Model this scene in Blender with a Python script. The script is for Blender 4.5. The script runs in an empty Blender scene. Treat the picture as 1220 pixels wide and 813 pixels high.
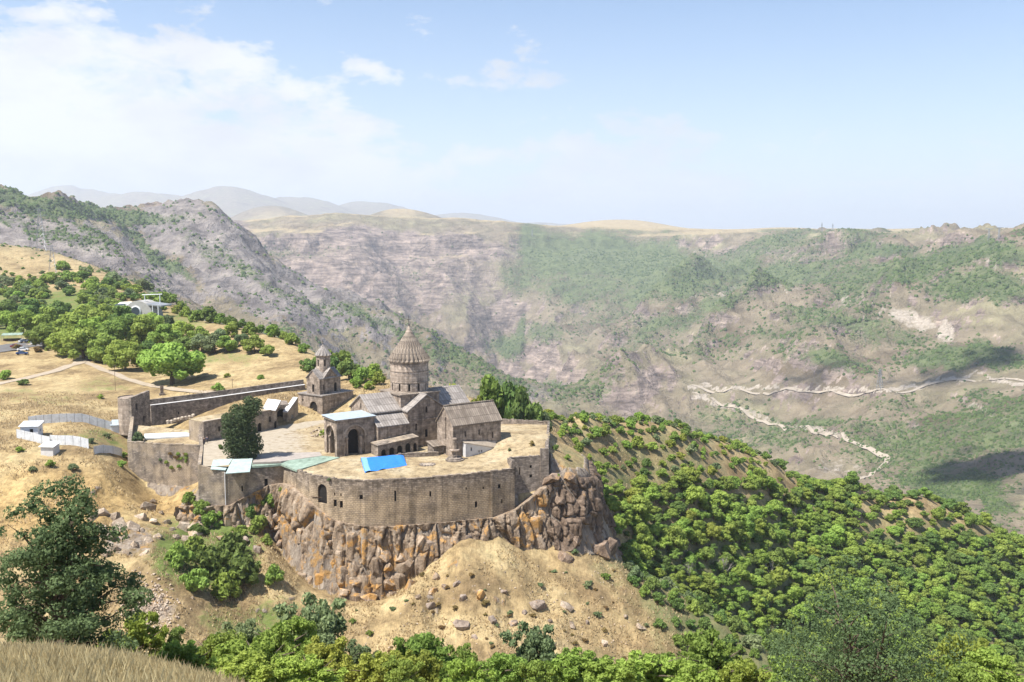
import bpy, bmesh, math, random
import numpy as np
from mathutils import Vector, Matrix
from mathutils.geometry import tessellate_polygon, delaunay_2d_cdt

random.seed(7)
RNG = np.random.default_rng(11)
SC = bpy.context.scene
COL = SC.collection

# ------------------------------------------------------------------ camera
F = 1172.0; IW, IH = 1220.0, 813.0; HORIZON = 285.0
PITCH = math.atan((IH / 2 - HORIZON) / F)
HC = 50.0                                   # the eye is 50 m above the monastery court
cam_data = bpy.data.cameras.new('camera')
cam_data.sensor_width = 36.0
cam_data.lens = 36.0 * F / IW
cam_data.clip_start = 0.3
cam_data.clip_end = 120000.0
cam = bpy.data.objects.new('camera', cam_data)
COL.objects.link(cam)
cam.location = (0, 0, HC)
cam.rotation_euler = (math.pi / 2 - PITCH, 0, 0)
SC.camera = cam

# ------------------------------------------------------------------ light
SUN_EL = math.radians(60)
SUN_H = Vector((-0.85, -0.53, 0)).normalized()
SUN_DIR = Vector((SUN_H.x * math.cos(SUN_EL), SUN_H.y * math.cos(SUN_EL), math.sin(SUN_EL)))
sun_data = bpy.data.lights.new('sun', 'SUN')
sun_data.energy = 4.6
sun_data.angle = math.radians(0.55)
sun_data.color = (1.0, 0.955, 0.88)
sun = bpy.data.objects.new('sun', sun_data)
COL.objects.link(sun)
sun.location = (-60, 150, 160)
sun.rotation_euler = (-SUN_DIR).to_track_quat('-Z', 'Y').to_euler()

SC.view_settings.view_transform = 'Standard'
SC.view_settings.look = 'None'
SC.view_settings.gamma = 1.0
SC.view_settings.use_curve_mapping = False
SC.view_settings.exposure = 0.97
SC.cycles.max_bounces = 6
SC.cycles.diffuse_bounces = 2
SC.cycles.transparent_max_bounces = 8
SC.cycles.volume_bounces = 1

world = bpy.data.worlds.new('World')
SC.world = world
world.use_nodes = True
def N(nt, typ, **kw):
    n = nt.nodes.new(typ)
    for k, v in kw.items():
        if k == 'inp':
            for a, b in v.items():
                n.inputs[a].default_value = b
        else:
            setattr(n, k, v)
    return n
def L(nt, a, b):
    nt.links.new(a, b)
def math_node(nt, op, a, b=None, c=None, clamp=False):
    n = nt.nodes.new('ShaderNodeMath'); n.operation = op; n.use_clamp = clamp
    for i, v in enumerate((a, b, c)):
        if v is None: continue
        if isinstance(v, (int, float)): n.inputs[i].default_value = v
        else: nt.links.new(v, n.inputs[i])
    return n.outputs[0]
def ramp(nt, fac, stops):
    n = nt.nodes.new('ShaderNodeValToRGB')
    cr = n.color_ramp
    while len(cr.elements) < len(stops): cr.elements.new(0.5)
    for e, (p, c) in zip(cr.elements, stops):
        e.position = p
        e.color = (c, c, c, 1) if isinstance(c, (int, float)) else (*c, 1)
    nt.links.new(fac, n.inputs[0])
    return n.outputs[0]
def mix(nt, fac, a, b, blend='MIX'):
    n = nt.nodes.new('ShaderNodeMix'); n.data_type = 'RGBA'; n.blend_type = blend
    for sock, v in ((n.inputs[0], fac), (n.inputs[6], a), (n.inputs[7], b)):
        if isinstance(v, (int, float)): sock.default_value = v
        elif isinstance(v, tuple): sock.default_value = (*v, 1)
        else: nt.links.new(v, sock)
    return n.outputs[2]

def build_world():
    nt = world.node_tree
    bg = nt.nodes['Background']
    sky = N(nt, 'ShaderNodeTexSky', sky_type='NISHITA', sun_disc=False, sun_elevation=SUN_EL,
            sun_rotation=math.atan2(SUN_H.x, SUN_H.y), altitude=1500.0, air_density=1.0, dust_density=1.6, ozone_density=1.2)
    tc = N(nt, 'ShaderNodeTexCoord')
    sep = N(nt, 'ShaderNodeSeparateXYZ'); L(nt, tc.outputs['Generated'], sep.inputs[0])
    zc = math_node(nt, 'MAXIMUM', sep.outputs[2], 0.0)
    # billows: noise over the dome, flattened towards the horizon
    mp0 = N(nt, 'ShaderNodeMapping'); mp0.inputs['Scale'].default_value = (1.0, 1.0, 2.3); mp0.inputs['Location'].default_value = CLOUD_OFF
    L(nt, tc.outputs['Generated'], mp0.inputs[0])
    def fbm_(scale, detail, rough):
        t = N(nt, 'ShaderNodeTexNoise', inp={'Scale': scale, 'Detail': detail, 'Roughness': rough, 'Distortion': 0.15})
        L(nt, mp0.outputs[0], t.inputs['Vector']); return t.outputs['Fac']
    n = math_node(nt, 'ADD', math_node(nt, 'MULTIPLY', fbm_(4.6, 10, 0.6), 0.55), math_node(nt, 'MULTIPLY', fbm_(12.0, 8, 0.62), 0.45))
    # the bank stands high on the left and sinks towards the right
    lim = math_node(nt, 'ADD', 0.128, math_node(nt, 'MULTIPLY', sep.outputs[0], -0.235))
    d = math_node(nt, 'ADD', n, math_node(nt, 'MULTIPLY', math_node(nt, 'SUBTRACT', lim, zc), 1.15))
    cloud = ramp(nt, d, [(0.505, 0.0), (0.535, 0.6), (0.58, 1.0)])
    strength = ramp(nt, math_node(nt, 'MULTIPLY_ADD', sep.outputs[0], -0.9, 0.5), [(0.15, 0.5), (0.62, 0.97)])
    shade = ramp(nt, fbm_(7.0, 6, 0.6), [(0.36, 0.84), (0.58, 1.0)])
    tint = N(nt, 'ShaderNodeHueSaturation', inp={'Saturation': SKY_SAT, 'Value': SKY_VAL}); L(nt, sky.outputs[0], tint.inputs['Color'])
    hazef = ramp(nt, zc, [(0.0, 0.76), (0.05, 0.60), (0.12, 0.32), (0.22, 0.10), (0.6, 0.0)])
    air = mix(nt, hazef, tint.outputs[0], HORIZON_COL)
    white = mix(nt, 1.0, CLOUD_COL, shade, 'MULTIPLY')
    col = mix(nt, math_node(nt, 'MULTIPLY', cloud, strength), air, white)
    L(nt, col, bg.inputs[0])
    bg.inputs[1].default_value = 0.092
CLOUD_OFF = (0.37, 0.12, 0.03)
SKY_SAT, SKY_VAL = 1.08, 1.0
HORIZON_COL = (4.55, 4.9, 5.5)
CLOUD_COL = (5.5, 5.55, 5.7)
build_world()

# ------------------------------------------------------------------ pixel <-> place
def ray(px, py):
    a = px - IW / 2; b = IH / 2 - py
    return (a, F * math.cos(PITCH) + b * math.sin(PITCH), -F * math.sin(PITCH) + b * math.cos(PITCH))
def PY(px, py, Y):
    r = ray(px, py); s = Y / r[1]; return Vector((r[0] * s, Y, HC + r[2] * s))
def PZ(px, py, z=0.0):
    r = ray(px, py); s = (z - HC) / r[2]; return Vector((r[0] * s, r[1] * s, z))
def project(X, Y, Z):
    dz = Z - HC
    d = Y * math.cos(PITCH) - dz * math.sin(PITCH); u = Y * math.sin(PITCH) + dz * math.cos(PITCH)
    return IW / 2 + F * X / d, IH / 2 - F * u / d

# ------------------------------------------------------------------ noise
def _hash(ix, iy, seed):
    h = (ix.astype(np.int64) * 374761393 + iy.astype(np.int64) * 668265263 + seed * 974711) & 0x7fffffff
    h = ((h ^ (h >> 13)) * 1274126177) & 0x7fffffff
    return ((h ^ (h >> 16)) & 0xffff) / 65535.0
def vnoise(x, y, seed=0):
    x = np.asarray(x, float); y = np.asarray(y, float)
    ix = np.floor(x); iy = np.floor(y); fx = x - ix; fy = y - iy
    ix = ix.astype(np.int64); iy = iy.astype(np.int64)
    sx = fx * fx * fx * (fx * (fx * 6 - 15) + 10); sy = fy * fy * fy * (fy * (fy * 6 - 15) + 10)
    a = _hash(ix, iy, seed); b = _hash(ix + 1, iy, seed); c = _hash(ix, iy + 1, seed); d = _hash(ix + 1, iy + 1, seed)
    return (a + (b - a) * sx) * (1 - sy) + (c + (d - c) * sx) * sy
def fbm(x, y, octv=5, seed=0, gain=0.5):
    s = 0; a = 1; t = 0
    for i in range(octv):
        s = s + a * vnoise(x, y, seed + i * 17); t += a
        x = x * 2.03 + 13.7; y = y * 2.03 + 7.1; a *= gain
    return s / t
def ridged(x, y, octv=5, seed=0, gain=0.5):
    s = 0; a = 1; t = 0
    for i in range(octv):
        s = s + a * (1 - np.abs(2 * vnoise(x, y, seed + i * 31) - 1)); t += a
        x = x * 2.05 + 3.7; y = y * 2.05 + 9.1; a *= gain
    return s / t
def sstep(a, b, x):
    t = np.clip((np.asarray(x, float) - a) / (b - a), 0, 1); return t * t * (3 - 2 * t)

# ------------------------------------------------------------------ terrain
# control points: (px, py, distance) for what the eye sees, and Z(px, distance, z) for ground hidden behind something
CP = []
def C(*pts):
    for px, py, Y in pts:
        p = PY(px, py, Y); CP.append((p.x / p.y, math.log(Y), (p.z - HC) / Y))
def Z(*pts):
    for px, Y, z in pts:
        CP.append(((px - 610) / 1180.0, math.log(Y), (z - HC) / Y))
# the knoll the eye stands on
Z(*[(x, 2.5, 47.9) for x in (-200, 300, 800, 1400)])
Z((-200, 8, 45.4), (200, 8, 45.2), (610, 8, 44.8), (1000, 8, 44.8), (1400, 8, 44.8))
C((-200, 806, 15), (0, 812, 15), (150, 820, 15), (300, 845, 15), (600, 850, 15), (900, 850, 15), (1300, 850, 15))
C((-200, 768, 27), (0, 775, 27), (100, 779, 26), (180, 791, 25), (260, 812, 25), (330, 838, 25), (450, 865, 25), (610, 860, 30), (900, 865, 30), (1300, 850, 30))
C((-150, 800, 44), (0, 806, 44), (150, 815, 44), (300, 838, 44), (450, 838, 46), (610, 846, 46), (800, 850, 46), (1000, 862, 46), (1200, 845, 46), (1400, 840, 46))
C((300, 832, 64), (450, 840, 66), (610, 848, 68), (800, 850, 66), (1000, 880, 64), (1200, 845, 66), (1400, 840, 66))
Z((-200, 70, 16), (0, 70, 13), (150, 70, 13), (-200, 110, 2), (0, 110, -4), (200, 110, -10), (400, 110, -14), (610, 110, -16), (800, 110, -24), (1000, 110, -30), (1200, 110, -26), (1400, 110, -20))
Z((-200, 150, -14), (0, 150, -20), (150, 155, -24), (300, 152, -34), (450, 152, -41), (610, 155, -43), (760, 155, -46), (900, 150, -52), (1050, 160, -62), (1200, 160, -60), (1400, 160, -55))
# gully left of the fortress
C((60, 700, 180), (130, 740, 172), (200, 740, 172), (200, 690, 182), (150, 650, 193), (100, 640, 196), (30, 640, 196), (-100, 640, 196), (60, 600, 207), (120, 600, 213), (60, 560, 222), (130, 560, 228), (-100, 560, 222))
C((190, 592, 235), (230, 625, 214), (260, 655, 203), (280, 700, 190), (330, 690, 194), (330, 740, 184), (390, 718, 192), (330, 790, 174), (230, 780, 166))
# dry grass apron under the cliff
C((440, 726, 191), (400, 726, 191), (365, 716, 193), (440, 775, 181), (500, 692, 196), (550, 664, 200), (600, 664, 203), (650, 690, 204), (600, 720, 193), (520, 740, 188), (600, 775, 181), (700, 720, 199), (700, 775, 188), (750, 750, 197), (790, 795, 190), (500, 800, 175), (660, 805, 178), (735, 672, 219))
# court and the fortress hill (kept low, the promontory is raised on top of it)
Z((300, 235, -8), (345, 218, -22), (420, 212, -31), (500, 214, -23), (600, 228, -16), (470, 206, -27), (250, 250, -1.5), (350, 262, -0.6), (440, 265, -0.5), (520, 262, -0.5), (600, 262, -1.0), (650, 255, -4), (690, 245, -9))
# field on the left
C((60, 540, 232), (0, 520, 241), (100, 520, 243), (-120, 520, 241), (0, 480, 283), (100, 480, 285), (-120, 480, 283), (0, 450, 330), (110, 450, 330), (200, 470, 302), (290, 450, 318), (-120, 450, 330), (0, 412, 405), (90, 415, 395), (200, 420, 385), (-120, 412, 405), (340, 430, 342), (400, 448, 312))
C((0, 388, 470), (100, 388, 465), (160, 378, 482), (240, 382, 455), (300, 395, 420), (360, 412, 375), (420, 440, 322), (470, 455, 302), (540, 466, 288), (600, 488, 274), (-120, 380, 470))
# dry hill beyond the field
C((60, 345, 610), (0, 355, 600), (-120, 350, 610), (20, 318, 720), (80, 322, 720), (140, 340, 650), (200, 360, 560), (0, 292, 800), (-120, 280, 850), (60, 300, 790), (110, 316, 745), (160, 338, 690))
Z((-120, 1050, 10), (0, 1000, 0), (80, 960, -15), (160, 900, -35), (250, 750, -60), (330, 640, -90), (420, 480, -75), (500, 420, -70), (580, 380, -70), (250, 1150, -110), (350, 1000, -190), (450, 800, -210), (550, 700, -220), (640, 600, -190))
# rocky ridge on the left
C((-150, 205, 1900), (0, 235, 1850), (60, 243, 1900), (130, 255, 2000), (0, 262, 1550), (60, 280, 1500), (120, 300, 1500), (-120, 250, 1550), (170, 330, 1450))
C((180, 252, 2450), (200, 244, 2450), (222, 239, 2450), (245, 247, 2430), (280, 272, 2380), (160, 275, 2150), (220, 280, 2150), (200, 330, 1800), (260, 330, 1950), (240, 365, 1600), (310, 296, 2330), (350, 320, 2280), (300, 360, 1850), (330, 400, 1500), (370, 370, 1850))
C((400, 342, 2300), (450, 365, 2300), (500, 385, 2300), (560, 420, 2250), (600, 445, 2180), (640, 476, 2080), (430, 420, 1750), (500, 430, 1850), (560, 455, 1850), (600, 478, 1720), (660, 492, 1800))
Z((-150, 2600, 140), (0, 2700, 120), (130, 2900, 90), (215, 3200, 20), (300, 3000, -150), (400, 2800, -280), (500, 2800, -370), (580, 2650, -400), (640, 2450, -420))
# far side of the gorge
C((260, 288, 4300), (310, 278, 4500), (440, 276, 4550), (560, 281, 4600), (320, 300, 4150), (400, 285, 4380), (400, 322, 4050), (470, 300, 4350), (470, 350, 3800), (540, 340, 4050), (470, 384, 3500), (560, 395, 3450), (610, 360, 3900), (600, 425, 3050), (640, 450, 2800), (655, 468, 2500))
C((620, 279, 4700), (730, 273, 4900), (820, 277, 4800), (870, 285, 4300), (900, 289, 3700), (960, 288, 3500), (1010, 287, 3350), (1080, 290, 3000), (1130, 289, 2650), (1220, 281, 2350), (1330, 272, 2200), (1450, 265, 2100))
Z((1080, 3600, 45), (1220, 3000, 30), (1330, 3000, 30), (1450, 3000, 20), (1330, 4500, 60), (1450, 4500, 60), (1220, 4500, 70), (1080, 4500, 75), (960, 4300, 60), (870, 4900, 75), (0, 4500, 60), (-150, 4500, 60), (150, 4500, 60), (-320, 2600, 150), (-320, 4500, 60), (1080, 3000, 38))
C((700, 310, 4400), (700, 350, 3900), (640, 320, 4350), (700, 400, 3350), (680, 440, 2900), (780, 320, 4200), (790, 390, 3100), (860, 330, 3500), (900, 310, 3550), (960, 305, 3300), (870, 385, 2750), (780, 440, 2500), (740, 470, 2250), (720, 500, 1950), (820, 450, 2250), (830, 500, 1800))
C((1000, 330, 2750), (960, 380, 2450), (1080, 310, 2800), (1100, 350, 2300), (1000, 420, 2100), (900, 450, 2050), (1100, 420, 1900), (1180, 330, 2100), (1220, 370, 1850), (1200, 430, 1620), (1330, 350, 1850), (1450, 350, 1800), (1330, 450, 1500))
C((880, 500, 1760), (950, 500, 1660), (1050, 470, 1720), (1000, 545, 1330), (1060, 545, 1300), (1120, 500, 1450), (1220, 500, 1340), (1080, 585, 1080), (1160, 590, 1020), (1220, 560, 1100), (1220, 640, 860), (1330, 600, 950), (1450, 600, 950), (880, 545, 1500), (760, 520, 1750))
Z((750, 900, -260), (850, 800, -250), (950, 760, -230), (1050, 720, -215), (1150, 690, -200), (1250, 680, -195), (1400, 680, -190), (700, 1300, -300), (800, 1250, -290), (950, 1050, -250))
# wooded spur on the right
C((640, 488, 278), (700, 493, 298), (760, 501, 316), (810, 508, 330), (870, 527, 345), (920, 550, 352), (960, 577, 358), (1020, 583, 368), (1100, 592, 378), (1160, 618, 382), (1220, 655, 386), (1330, 700, 388), (1450, 740, 390))
Z((640, 330, -40), (700, 355, -60), (760, 375, -75), (870, 410, -100), (960, 425, -110), (1100, 450, -125), (1220, 460, -140), (1400, 465, -145))
C((690, 530, 280), (720, 560, 278), (760, 560, 292), (780, 600, 284), (760, 630, 268), (870, 560, 325), (870, 600, 308), (850, 650, 286), (950, 620, 335), (950, 680, 312), (900, 710, 285), (1050, 640, 350), (1050, 700, 325), (980, 750, 292), (1130, 660, 358), (1150, 720, 335), (1100, 770, 305), (1220, 690, 366), (1220, 760, 338), (1330, 740, 368), (1330, 800, 330), (1450, 780, 365))
Z((900, 258, -68), (980, 262, -76), (1100, 268, -86), (1220, 280, -92), (1400, 280, -95))
# shaded shoulder right of the cliff, and the ravine behind it
C((760, 690, 215), (800, 706, 213), (850, 735, 210), (905, 768, 206), (830, 770, 198), (860, 800, 192), (930, 800, 196))
Z((790, 240, -42), (850, 240, -53), (900, 238, -64), (960, 238, -72), (1000, 205, -62), (1100, 220, -80), (1250, 220, -85), (1400, 220, -85), (745, 245, -30))
CPA = np.array(CP)

KU, KV = 1180.0 / 90.0, 6.0
def tps_fit(P, lam=2e-3):
    X = np.stack([P[:, 0] * KU, P[:, 1] * KV], 1); n = len(X)
    r = np.linalg.norm(X[:, None] - X[None], axis=2)
    K = np.where(r > 0, r * r * np.log(r + 1e-12), 0) + lam * np.eye(n)
    A = np.zeros((n + 3, n + 3)); A[:n, :n] = K
    A[:n, n] = 1; A[:n, n + 1:] = X; A[n, :n] = 1; A[n + 1:, :n] = X.T
    b = np.zeros(n + 3); b[:n] = P[:, 2]
    return X, np.linalg.solve(A, b)
TX, TW = tps_fit(CPA)
def tps_eval(u, v):
    q = np.stack([np.asarray(u).ravel() * KU, np.asarray(v).ravel() * KV], 1)
    out = np.zeros(len(q)); n = len(TX)
    for i in range(0, len(q), 20000):
        c = q[i:i + 20000]
        r2 = ((c[:, None, 0] - TX[None, :, 0]) ** 2 + (c[:, None, 1] - TX[None, :, 1]) ** 2)
        out[i:i + 20000] = (0.5 * r2 * np.log(r2 + 1e-12)) @ TW[:n] + TW[n] + c @ TW[n + 1:]
    return out.reshape(np.shape(u))

def rows():
    seg = [(2.5, 30, 60), (30, 140, 90), (140, 270, 230), (270, 520, 150), (520, 1000, 80), (1000, 5000, 330), (5000, 40000, 50)]
    v = []
    for a, b, n in seg:
        v += list(np.exp(np.linspace(math.log(a), math.log(b), n, endpoint=False)))
    v.append(40000.0)
    return np.log(np.array(v))
VR = rows()
UC = np.linspace((-330 - 610) / 1180, (1550 - 610) / 1180, 620)
def interp_coarse():
    vi = np.unique(np.concatenate([np.arange(0, len(VR), 3), [len(VR) - 1]])); ui = np.unique(np.concatenate([np.arange(0, len(UC), 4), [len(UC) - 1]]))
    UU, VV = np.meshgrid(UC[ui], VR[vi])
    E = tps_eval(UU, VV)
    E1 = np.stack([np.interp(UC, UC[ui], E[k]) for k in range(len(vi))])
    E2 = np.stack([np.interp(VR, VR[vi], E1[:, k]) for k in range(len(UC))], 1)
    return E2
GE = interp_coarse()
GU, GV = np.meshgrid(UC, VR)
GY = np.exp(GV); GX = GU * GY
GZ = HC + GE * GY

# everything beyond the rims is high plateau with far hills
def far_land():
    z = 92 + 22 * (fbm(GX / 2600, GY / 2600, 4, 5) - 0.5) * 2
    zz = z.copy()
    for px, Y, py, w, dy in [(268, 15000, 226, 120, 2500), (180, 15500, 231, 130, 2500), (90, 17000, 227, 140, 3000), (-20, 18000, 224, 100, 2500), (350, 15500, 238, 110, 2500), (440, 17000, 241, 90, 2600), (540, 18500, 256, 110, 3000), (-120, 16000, 226, 120, 2500),
                             (325, 8500, 244, 66, 900), (478, 5900, 249, 62, 420), (410, 6000, 259, 60, 420), (545, 6100, 260, 66, 400), (735, 6000, 263, 75, 500), (650, 6200, 272, 70, 500), (935, 5300, 273, 38, 260), (1005, 5300, 274, 40, 280), (1120, 5600, 284, 60, 300), (640, 20000, 266, 100, 3000)]:
        u = (px - 610) / 1180; h = HC + (285 - py) / 1172 * Y - 92
        g = np.exp(-np.abs((GU - u) * 1180 / w) ** 2.2 - np.abs((GY - Y) / dy) ** 2)
        zz = np.maximum(zz, z + g * h * (0.86 + 0.28 * fbm(GX / 700, GY / 700, 5, 9)))
    return zz
t = sstep(4750, 5150, GY)
GZ = GZ * (1 - t) + far_land() * t

# relief: gullies and crags on the far slopes, small lumps near by
PPX, PPY = project(GX, GY, GZ)
wf = sstep(850, 1250, GY) * (1 - 0.75 * sstep(3900, 4500, GY)) * (1 - sstep(4600, 5200, GY))
rug = 0.55 + 0.9 * fbm(GX / 500, GY / 500, 3, 77)
warp = 60 * (fbm(GX / 240, GY / 240, 3, 3) - 0.5)
rid = ridged((GX + warp) / 420, (GY - warp) / 420, 7, 21, 0.56)
rid = rid - rid[wf > 0.5].mean() - 0.03
crg = ridged((GX + warp) / 115, (GY + warp) / 115, 5, 61, 0.6)
crg = crg - crg[wf > 0.5].mean()
GZ = GZ + wf * 34 * crg * np.clip(GY / 2200, 0.5, 1.3) * (0.4 + 1.2 * fbm(GX / 380, GY / 380, 3, 64))
near_keep = np.clip(GY / 2600, 0.35, 1.2)
GZ = GZ + wf * rug * rid * 145 * near_keep
def spine(pts, amp, width, sharp=1.0, taper=0.0):
    """a rock rib (amp > 0) or a ravine (amp < 0) through places given as (px, py, distance)"""
    global GZ
    W3 = [PY(*p) for p in pts]; wob = 90 * (fbm(GX / 260, GY / 260, 4, 150) - .5); best = np.full(GX.shape, 1e9); al = np.zeros(GX.shape)
    m = (GY > 800) & (GY < 5200); n = len(W3) - 1
    for i, (a, b) in enumerate(zip(W3[:-1], W3[1:])):
        ex, ey = b.x - a.x, b.y - a.y; tt = np.clip(((GX - a.x) * ex + (GY - a.y) * ey) / (ex * ex + ey * ey), 0, 1)
        d = np.hypot(GX + wob - a.x - ex * tt, GY - wob - a.y - ey * tt); new = d < best
        best = np.where(new, d, best); al = np.where(new, (i + tt) / n, al)
    k = sstep(0, taper, al) if taper else 1.0
    GZ = GZ + m * amp * k * np.exp(-(best / width) ** sharp) * (.75 + .5 * fbm(GX / 200, GY / 200, 3, 33))
spine([(890, 292, 3700), (840, 325, 3450), (785, 357, 3200), (730, 395, 3000), (680, 435, 2750)], 190, 170, 1.0, .35)
spine([(1000, 330, 2750), (930, 362, 2600), (880, 388, 2450), (830, 432, 2250), (770, 470, 2050), (740, 495, 1950)], 150, 130, 1.0, .3)
spine([(1120, 310, 2600), (1090, 345, 2350), (1050, 385, 2150), (1000, 425, 2000), (960, 450, 1900)], 90, 100, 1.0, .3)
spine([(1220, 330, 2050), (1170, 380, 1850), (1140, 420, 1750)], 35, 100)
spine([(600, 340, 4100), (592, 375, 3750), (605, 410, 3250), (635, 450, 2800), (652, 474, 2400)], -220, 190)
spine([(860, 300, 3950), (800, 345, 3600), (720, 400, 3250), (665, 440, 2900)], -120, 130)
spine([(960, 330, 3000), (890, 365, 2800), (830, 400, 2650), (760, 445, 2400)], -110, 110)
spine([(525, 300, 4300), (540, 325, 4100), (560, 365, 3750)], 45, 100)
spine([(430, 305, 4250), (450, 330, 4000), (480, 370, 3650)], 45, 100)
spine([(360, 305, 4150), (385, 325, 4000), (420, 350, 3800)], 40, 90)
spine([(470, 285, 4400), (500, 335, 4000), (520, 375, 3700)], -50, 90)
spine([(150, 262, 2050), (200, 310, 1850), (250, 350, 1650)], -70, 80)
spine([(240, 250, 2430), (290, 310, 2150), (340, 365, 1850)], 30, 70)
spine([(60, 245, 1850), (90, 285, 1600), (130, 320, 1500)], 18, 80)
spine([(330, 320, 2200), (400, 375, 1950), (450, 415, 1800)], -60, 80)

# the plateau breaks off in a rim of cliffs
tz_ = np.clip((GZ + 35 + 40 * (fbm(GX / 500, GY / 500, 3, 200) - 0.5)) / 120, 0, 1)
cut = (0.72 * sstep(0.38, 0.62, tz_) + 0.28 * tz_ - tz_) * 120
GZ = GZ + cut * sstep(2200, 2700, GY) * (1 - sstep(4500, 4900, GY)) * sstep(0.3, 0.55, fbm(GX / 300, GY / 300, 3, 210))
wm = sstep(520, 700, GY) * (1 - sstep(900, 1300, GY))
GZ = GZ + wm * 6 * (fbm(GX / 60, GY / 60, 5, 8) - 0.5)
wn = 1 - sstep(500, 700, GY)
GZ = GZ + wn * (1.5 * (fbm(GX / 14, GY / 14, 4, 2) - 0.5) * sstep(60, 140, GY) + 0.35 * (fbm(GX / 2.1, GY / 2.1, 3, 4) - 0.5) * sstep(12, 40, GY) + 2.1 * (ridged(GX / 7, GY / 7, 5, 14) - 0.6) * sstep(120, 160, GY) * (1 - sstep(215, 240, GY)))

# the rock promontory the fortress stands on
PROM = [(-75.5, 216.8), (-70.4, 215.2), (-63.6, 214.5), (-55, 217.3), (-51.8, 217.6), (-47.2, 212.0), (-43.5, 207.5), (-38.9, 204.7), (-31.2, 202.8), (-19.9, 205.1), (-11, 207.8), (-4.5, 210.4), (1.0, 213.1), (8, 217.6), (13.5, 219.5), (18.5, 226), (19.5, 244), (8, 258), (-30, 262), (-100, 275), (-99, 237.2), (-77, 233.6)]
PROM_TOP = ([-110, -97, -76, -63, -55, -49, -44, -38, -30, -4, 1, 5, 9, 14, 20, 30], [-10, -10.3, -10.2, -9.4, -5.6, -4.8, -6.8, -10, -11, -11.1, -10, -7.5, -5.0, -4.4, -6.0, -9])
def sd_poly(X, Y, poly):
    d = np.full(X.shape, 1e9); inside = np.zeros(X.shape, bool); n = len(poly)
    for i in range(n):
        ax, ay = poly[i]; bx, by = poly[(i + 1) % n]
        ex, ey = bx - ax, by - ay; wx, wy = X - ax, Y - ay
        tt = np.clip((wx * ex + wy * ey) / (ex * ex + ey * ey), 0, 1)
        d = np.minimum(d, np.hypot(wx - ex * tt, wy - ey * tt))
        c = ((ay > Y) != (by > Y)) & (X < (bx - ax) * (Y - ay) / (by - ay + 1e-12) + ax)
        inside ^= c
    return np.where(inside, -d, d)
SD = np.full(GX.shape, 99.0)
box = (GX > -130) & (GX < 50) & (GY > 170) & (GY < 300)
SD[box] = sd_poly(GX[box], GY[box], PROM)
top = np.interp(GX, *PROM_TOP)
lump = 1.6 * (fbm(GX / 2.6, GY / 2.6, 3, 6) - 0.5)
cl = top - 3.6 * np.maximum(SD + 0.9 + lump * 0.4, 0) * (1 - 0.35 * sstep(8, 14, GX))
inner = top + np.clip((-SD - 1.2) / 6, 0, 1) * (np.minimum(-1.6, -1.6 + 0 * top) - top)
fill = np.interp(GX, [8.4, 10, 14, 19], [1.2, 0.2, -2.4, -4.6]) + 0.8 * (fbm(GX / 3, GY / 3, 3, 19) - 0.5)
inner = np.where((GX > 8.3) & (GY < 256), np.minimum(fill, top + 1.3 * np.maximum(-SD, 0)), inner)
cl = np.where(SD < 0, inner, cl)
GZ0 = GZ.copy()
CLIFF = (SD > -1.5) & (SD < 9) & (cl > GZ)
GZ = np.where(box & (SD < 12), np.maximum(GZ, cl), GZ)

def grid_sample(G, x, y):
    x = np.asarray(x, float); y = np.asarray(y, float)
    u = x / y; v = np.log(y)
    fu = np.clip((u - UC[0]) / (UC[1] - UC[0]), 0, len(UC) - 1.001); iu = fu.astype(int); fu = fu - iu
    iv = np.clip(np.searchsorted(VR, v) - 1, 0, len(VR) - 2); fv = np.clip((v - VR[iv]) / (VR[iv + 1] - VR[iv]), 0, 1)
    return (G[iv, iu] * (1 - fu) + G[iv, iu + 1] * fu) * (1 - fv) + (G[iv + 1, iu] * (1 - fu) + G[iv + 1, iu + 1] * fu) * fv
def gz(x, y): return grid_sample(GZ, x, y)
def gz1(x, y): return float(gz(np.array([x]), np.array([y]))[0])
def hit(px, py, y0=20.0, y1=6000.0):
    """the first place on the ground along the line of sight"""
    r = ray(px, py); Ys = np.exp(np.linspace(math.log(y0), math.log(y1), 3000))
    xs = Ys * r[0] / r[1]; zs = HC + Ys * r[2] / r[1]
    k = np.where(zs < gz(xs, Ys))[0]
    i = k[0] if len(k) else int(np.argmin((zs - gz(xs, Ys)) / Ys))     # or where it passes closest
    return Vector((xs[i], Ys[i], gz1(xs[i], Ys[i])))
def visible(x, y, z, slack=0.0):
    ok = np.ones(len(x), bool)
    for tt in np.linspace(0.1, 0.985, 90):
        ok &= (HC + (z - HC) * tt) > gz(x * tt, y * tt) - slack
    return ok

# ------------------------------------------------------------------ what covers the ground where
PPX, PPY = project(GX, GY, GZ)
gy_, gx_ = np.gradient(GZ)
dYr = np.gradient(GY, axis=0); dXc = np.gradient(GX, axis=1)
SLOPE = np.hypot(gy_ / dYr, gx_ / dXc)
WX = PPX + 44 * (fbm(GX / np.maximum(GY * 0.03, 1), GY / np.maximum(GY * 0.03, 1), 4, 40) - 0.5)
WY = PPY + 26 * (fbm(GX / np.maximum(GY * 0.03, 1), GY / np.maximum(GY * 0.03, 1), 4, 60) - 0.5)
def blobs(lst, y0, y1):
    m = np.zeros(GX.shape)
    for b in lst:
        cx, cy, rx, ry, s = b[:5]; a = math.radians(b[5]) if len(b) > 5 else 0
        dx = WX - cx; dy = WY - cy
        ex = dx * math.cos(a) + dy * math.sin(a); ey = -dx * math.sin(a) + dy * math.cos(a)
        m = np.maximum(m, s * (1 - sstep(0.35, 1.4, np.hypot(ex / rx, ey / ry))))
    return m * ((GY > y0) & (GY < y1))
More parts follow.
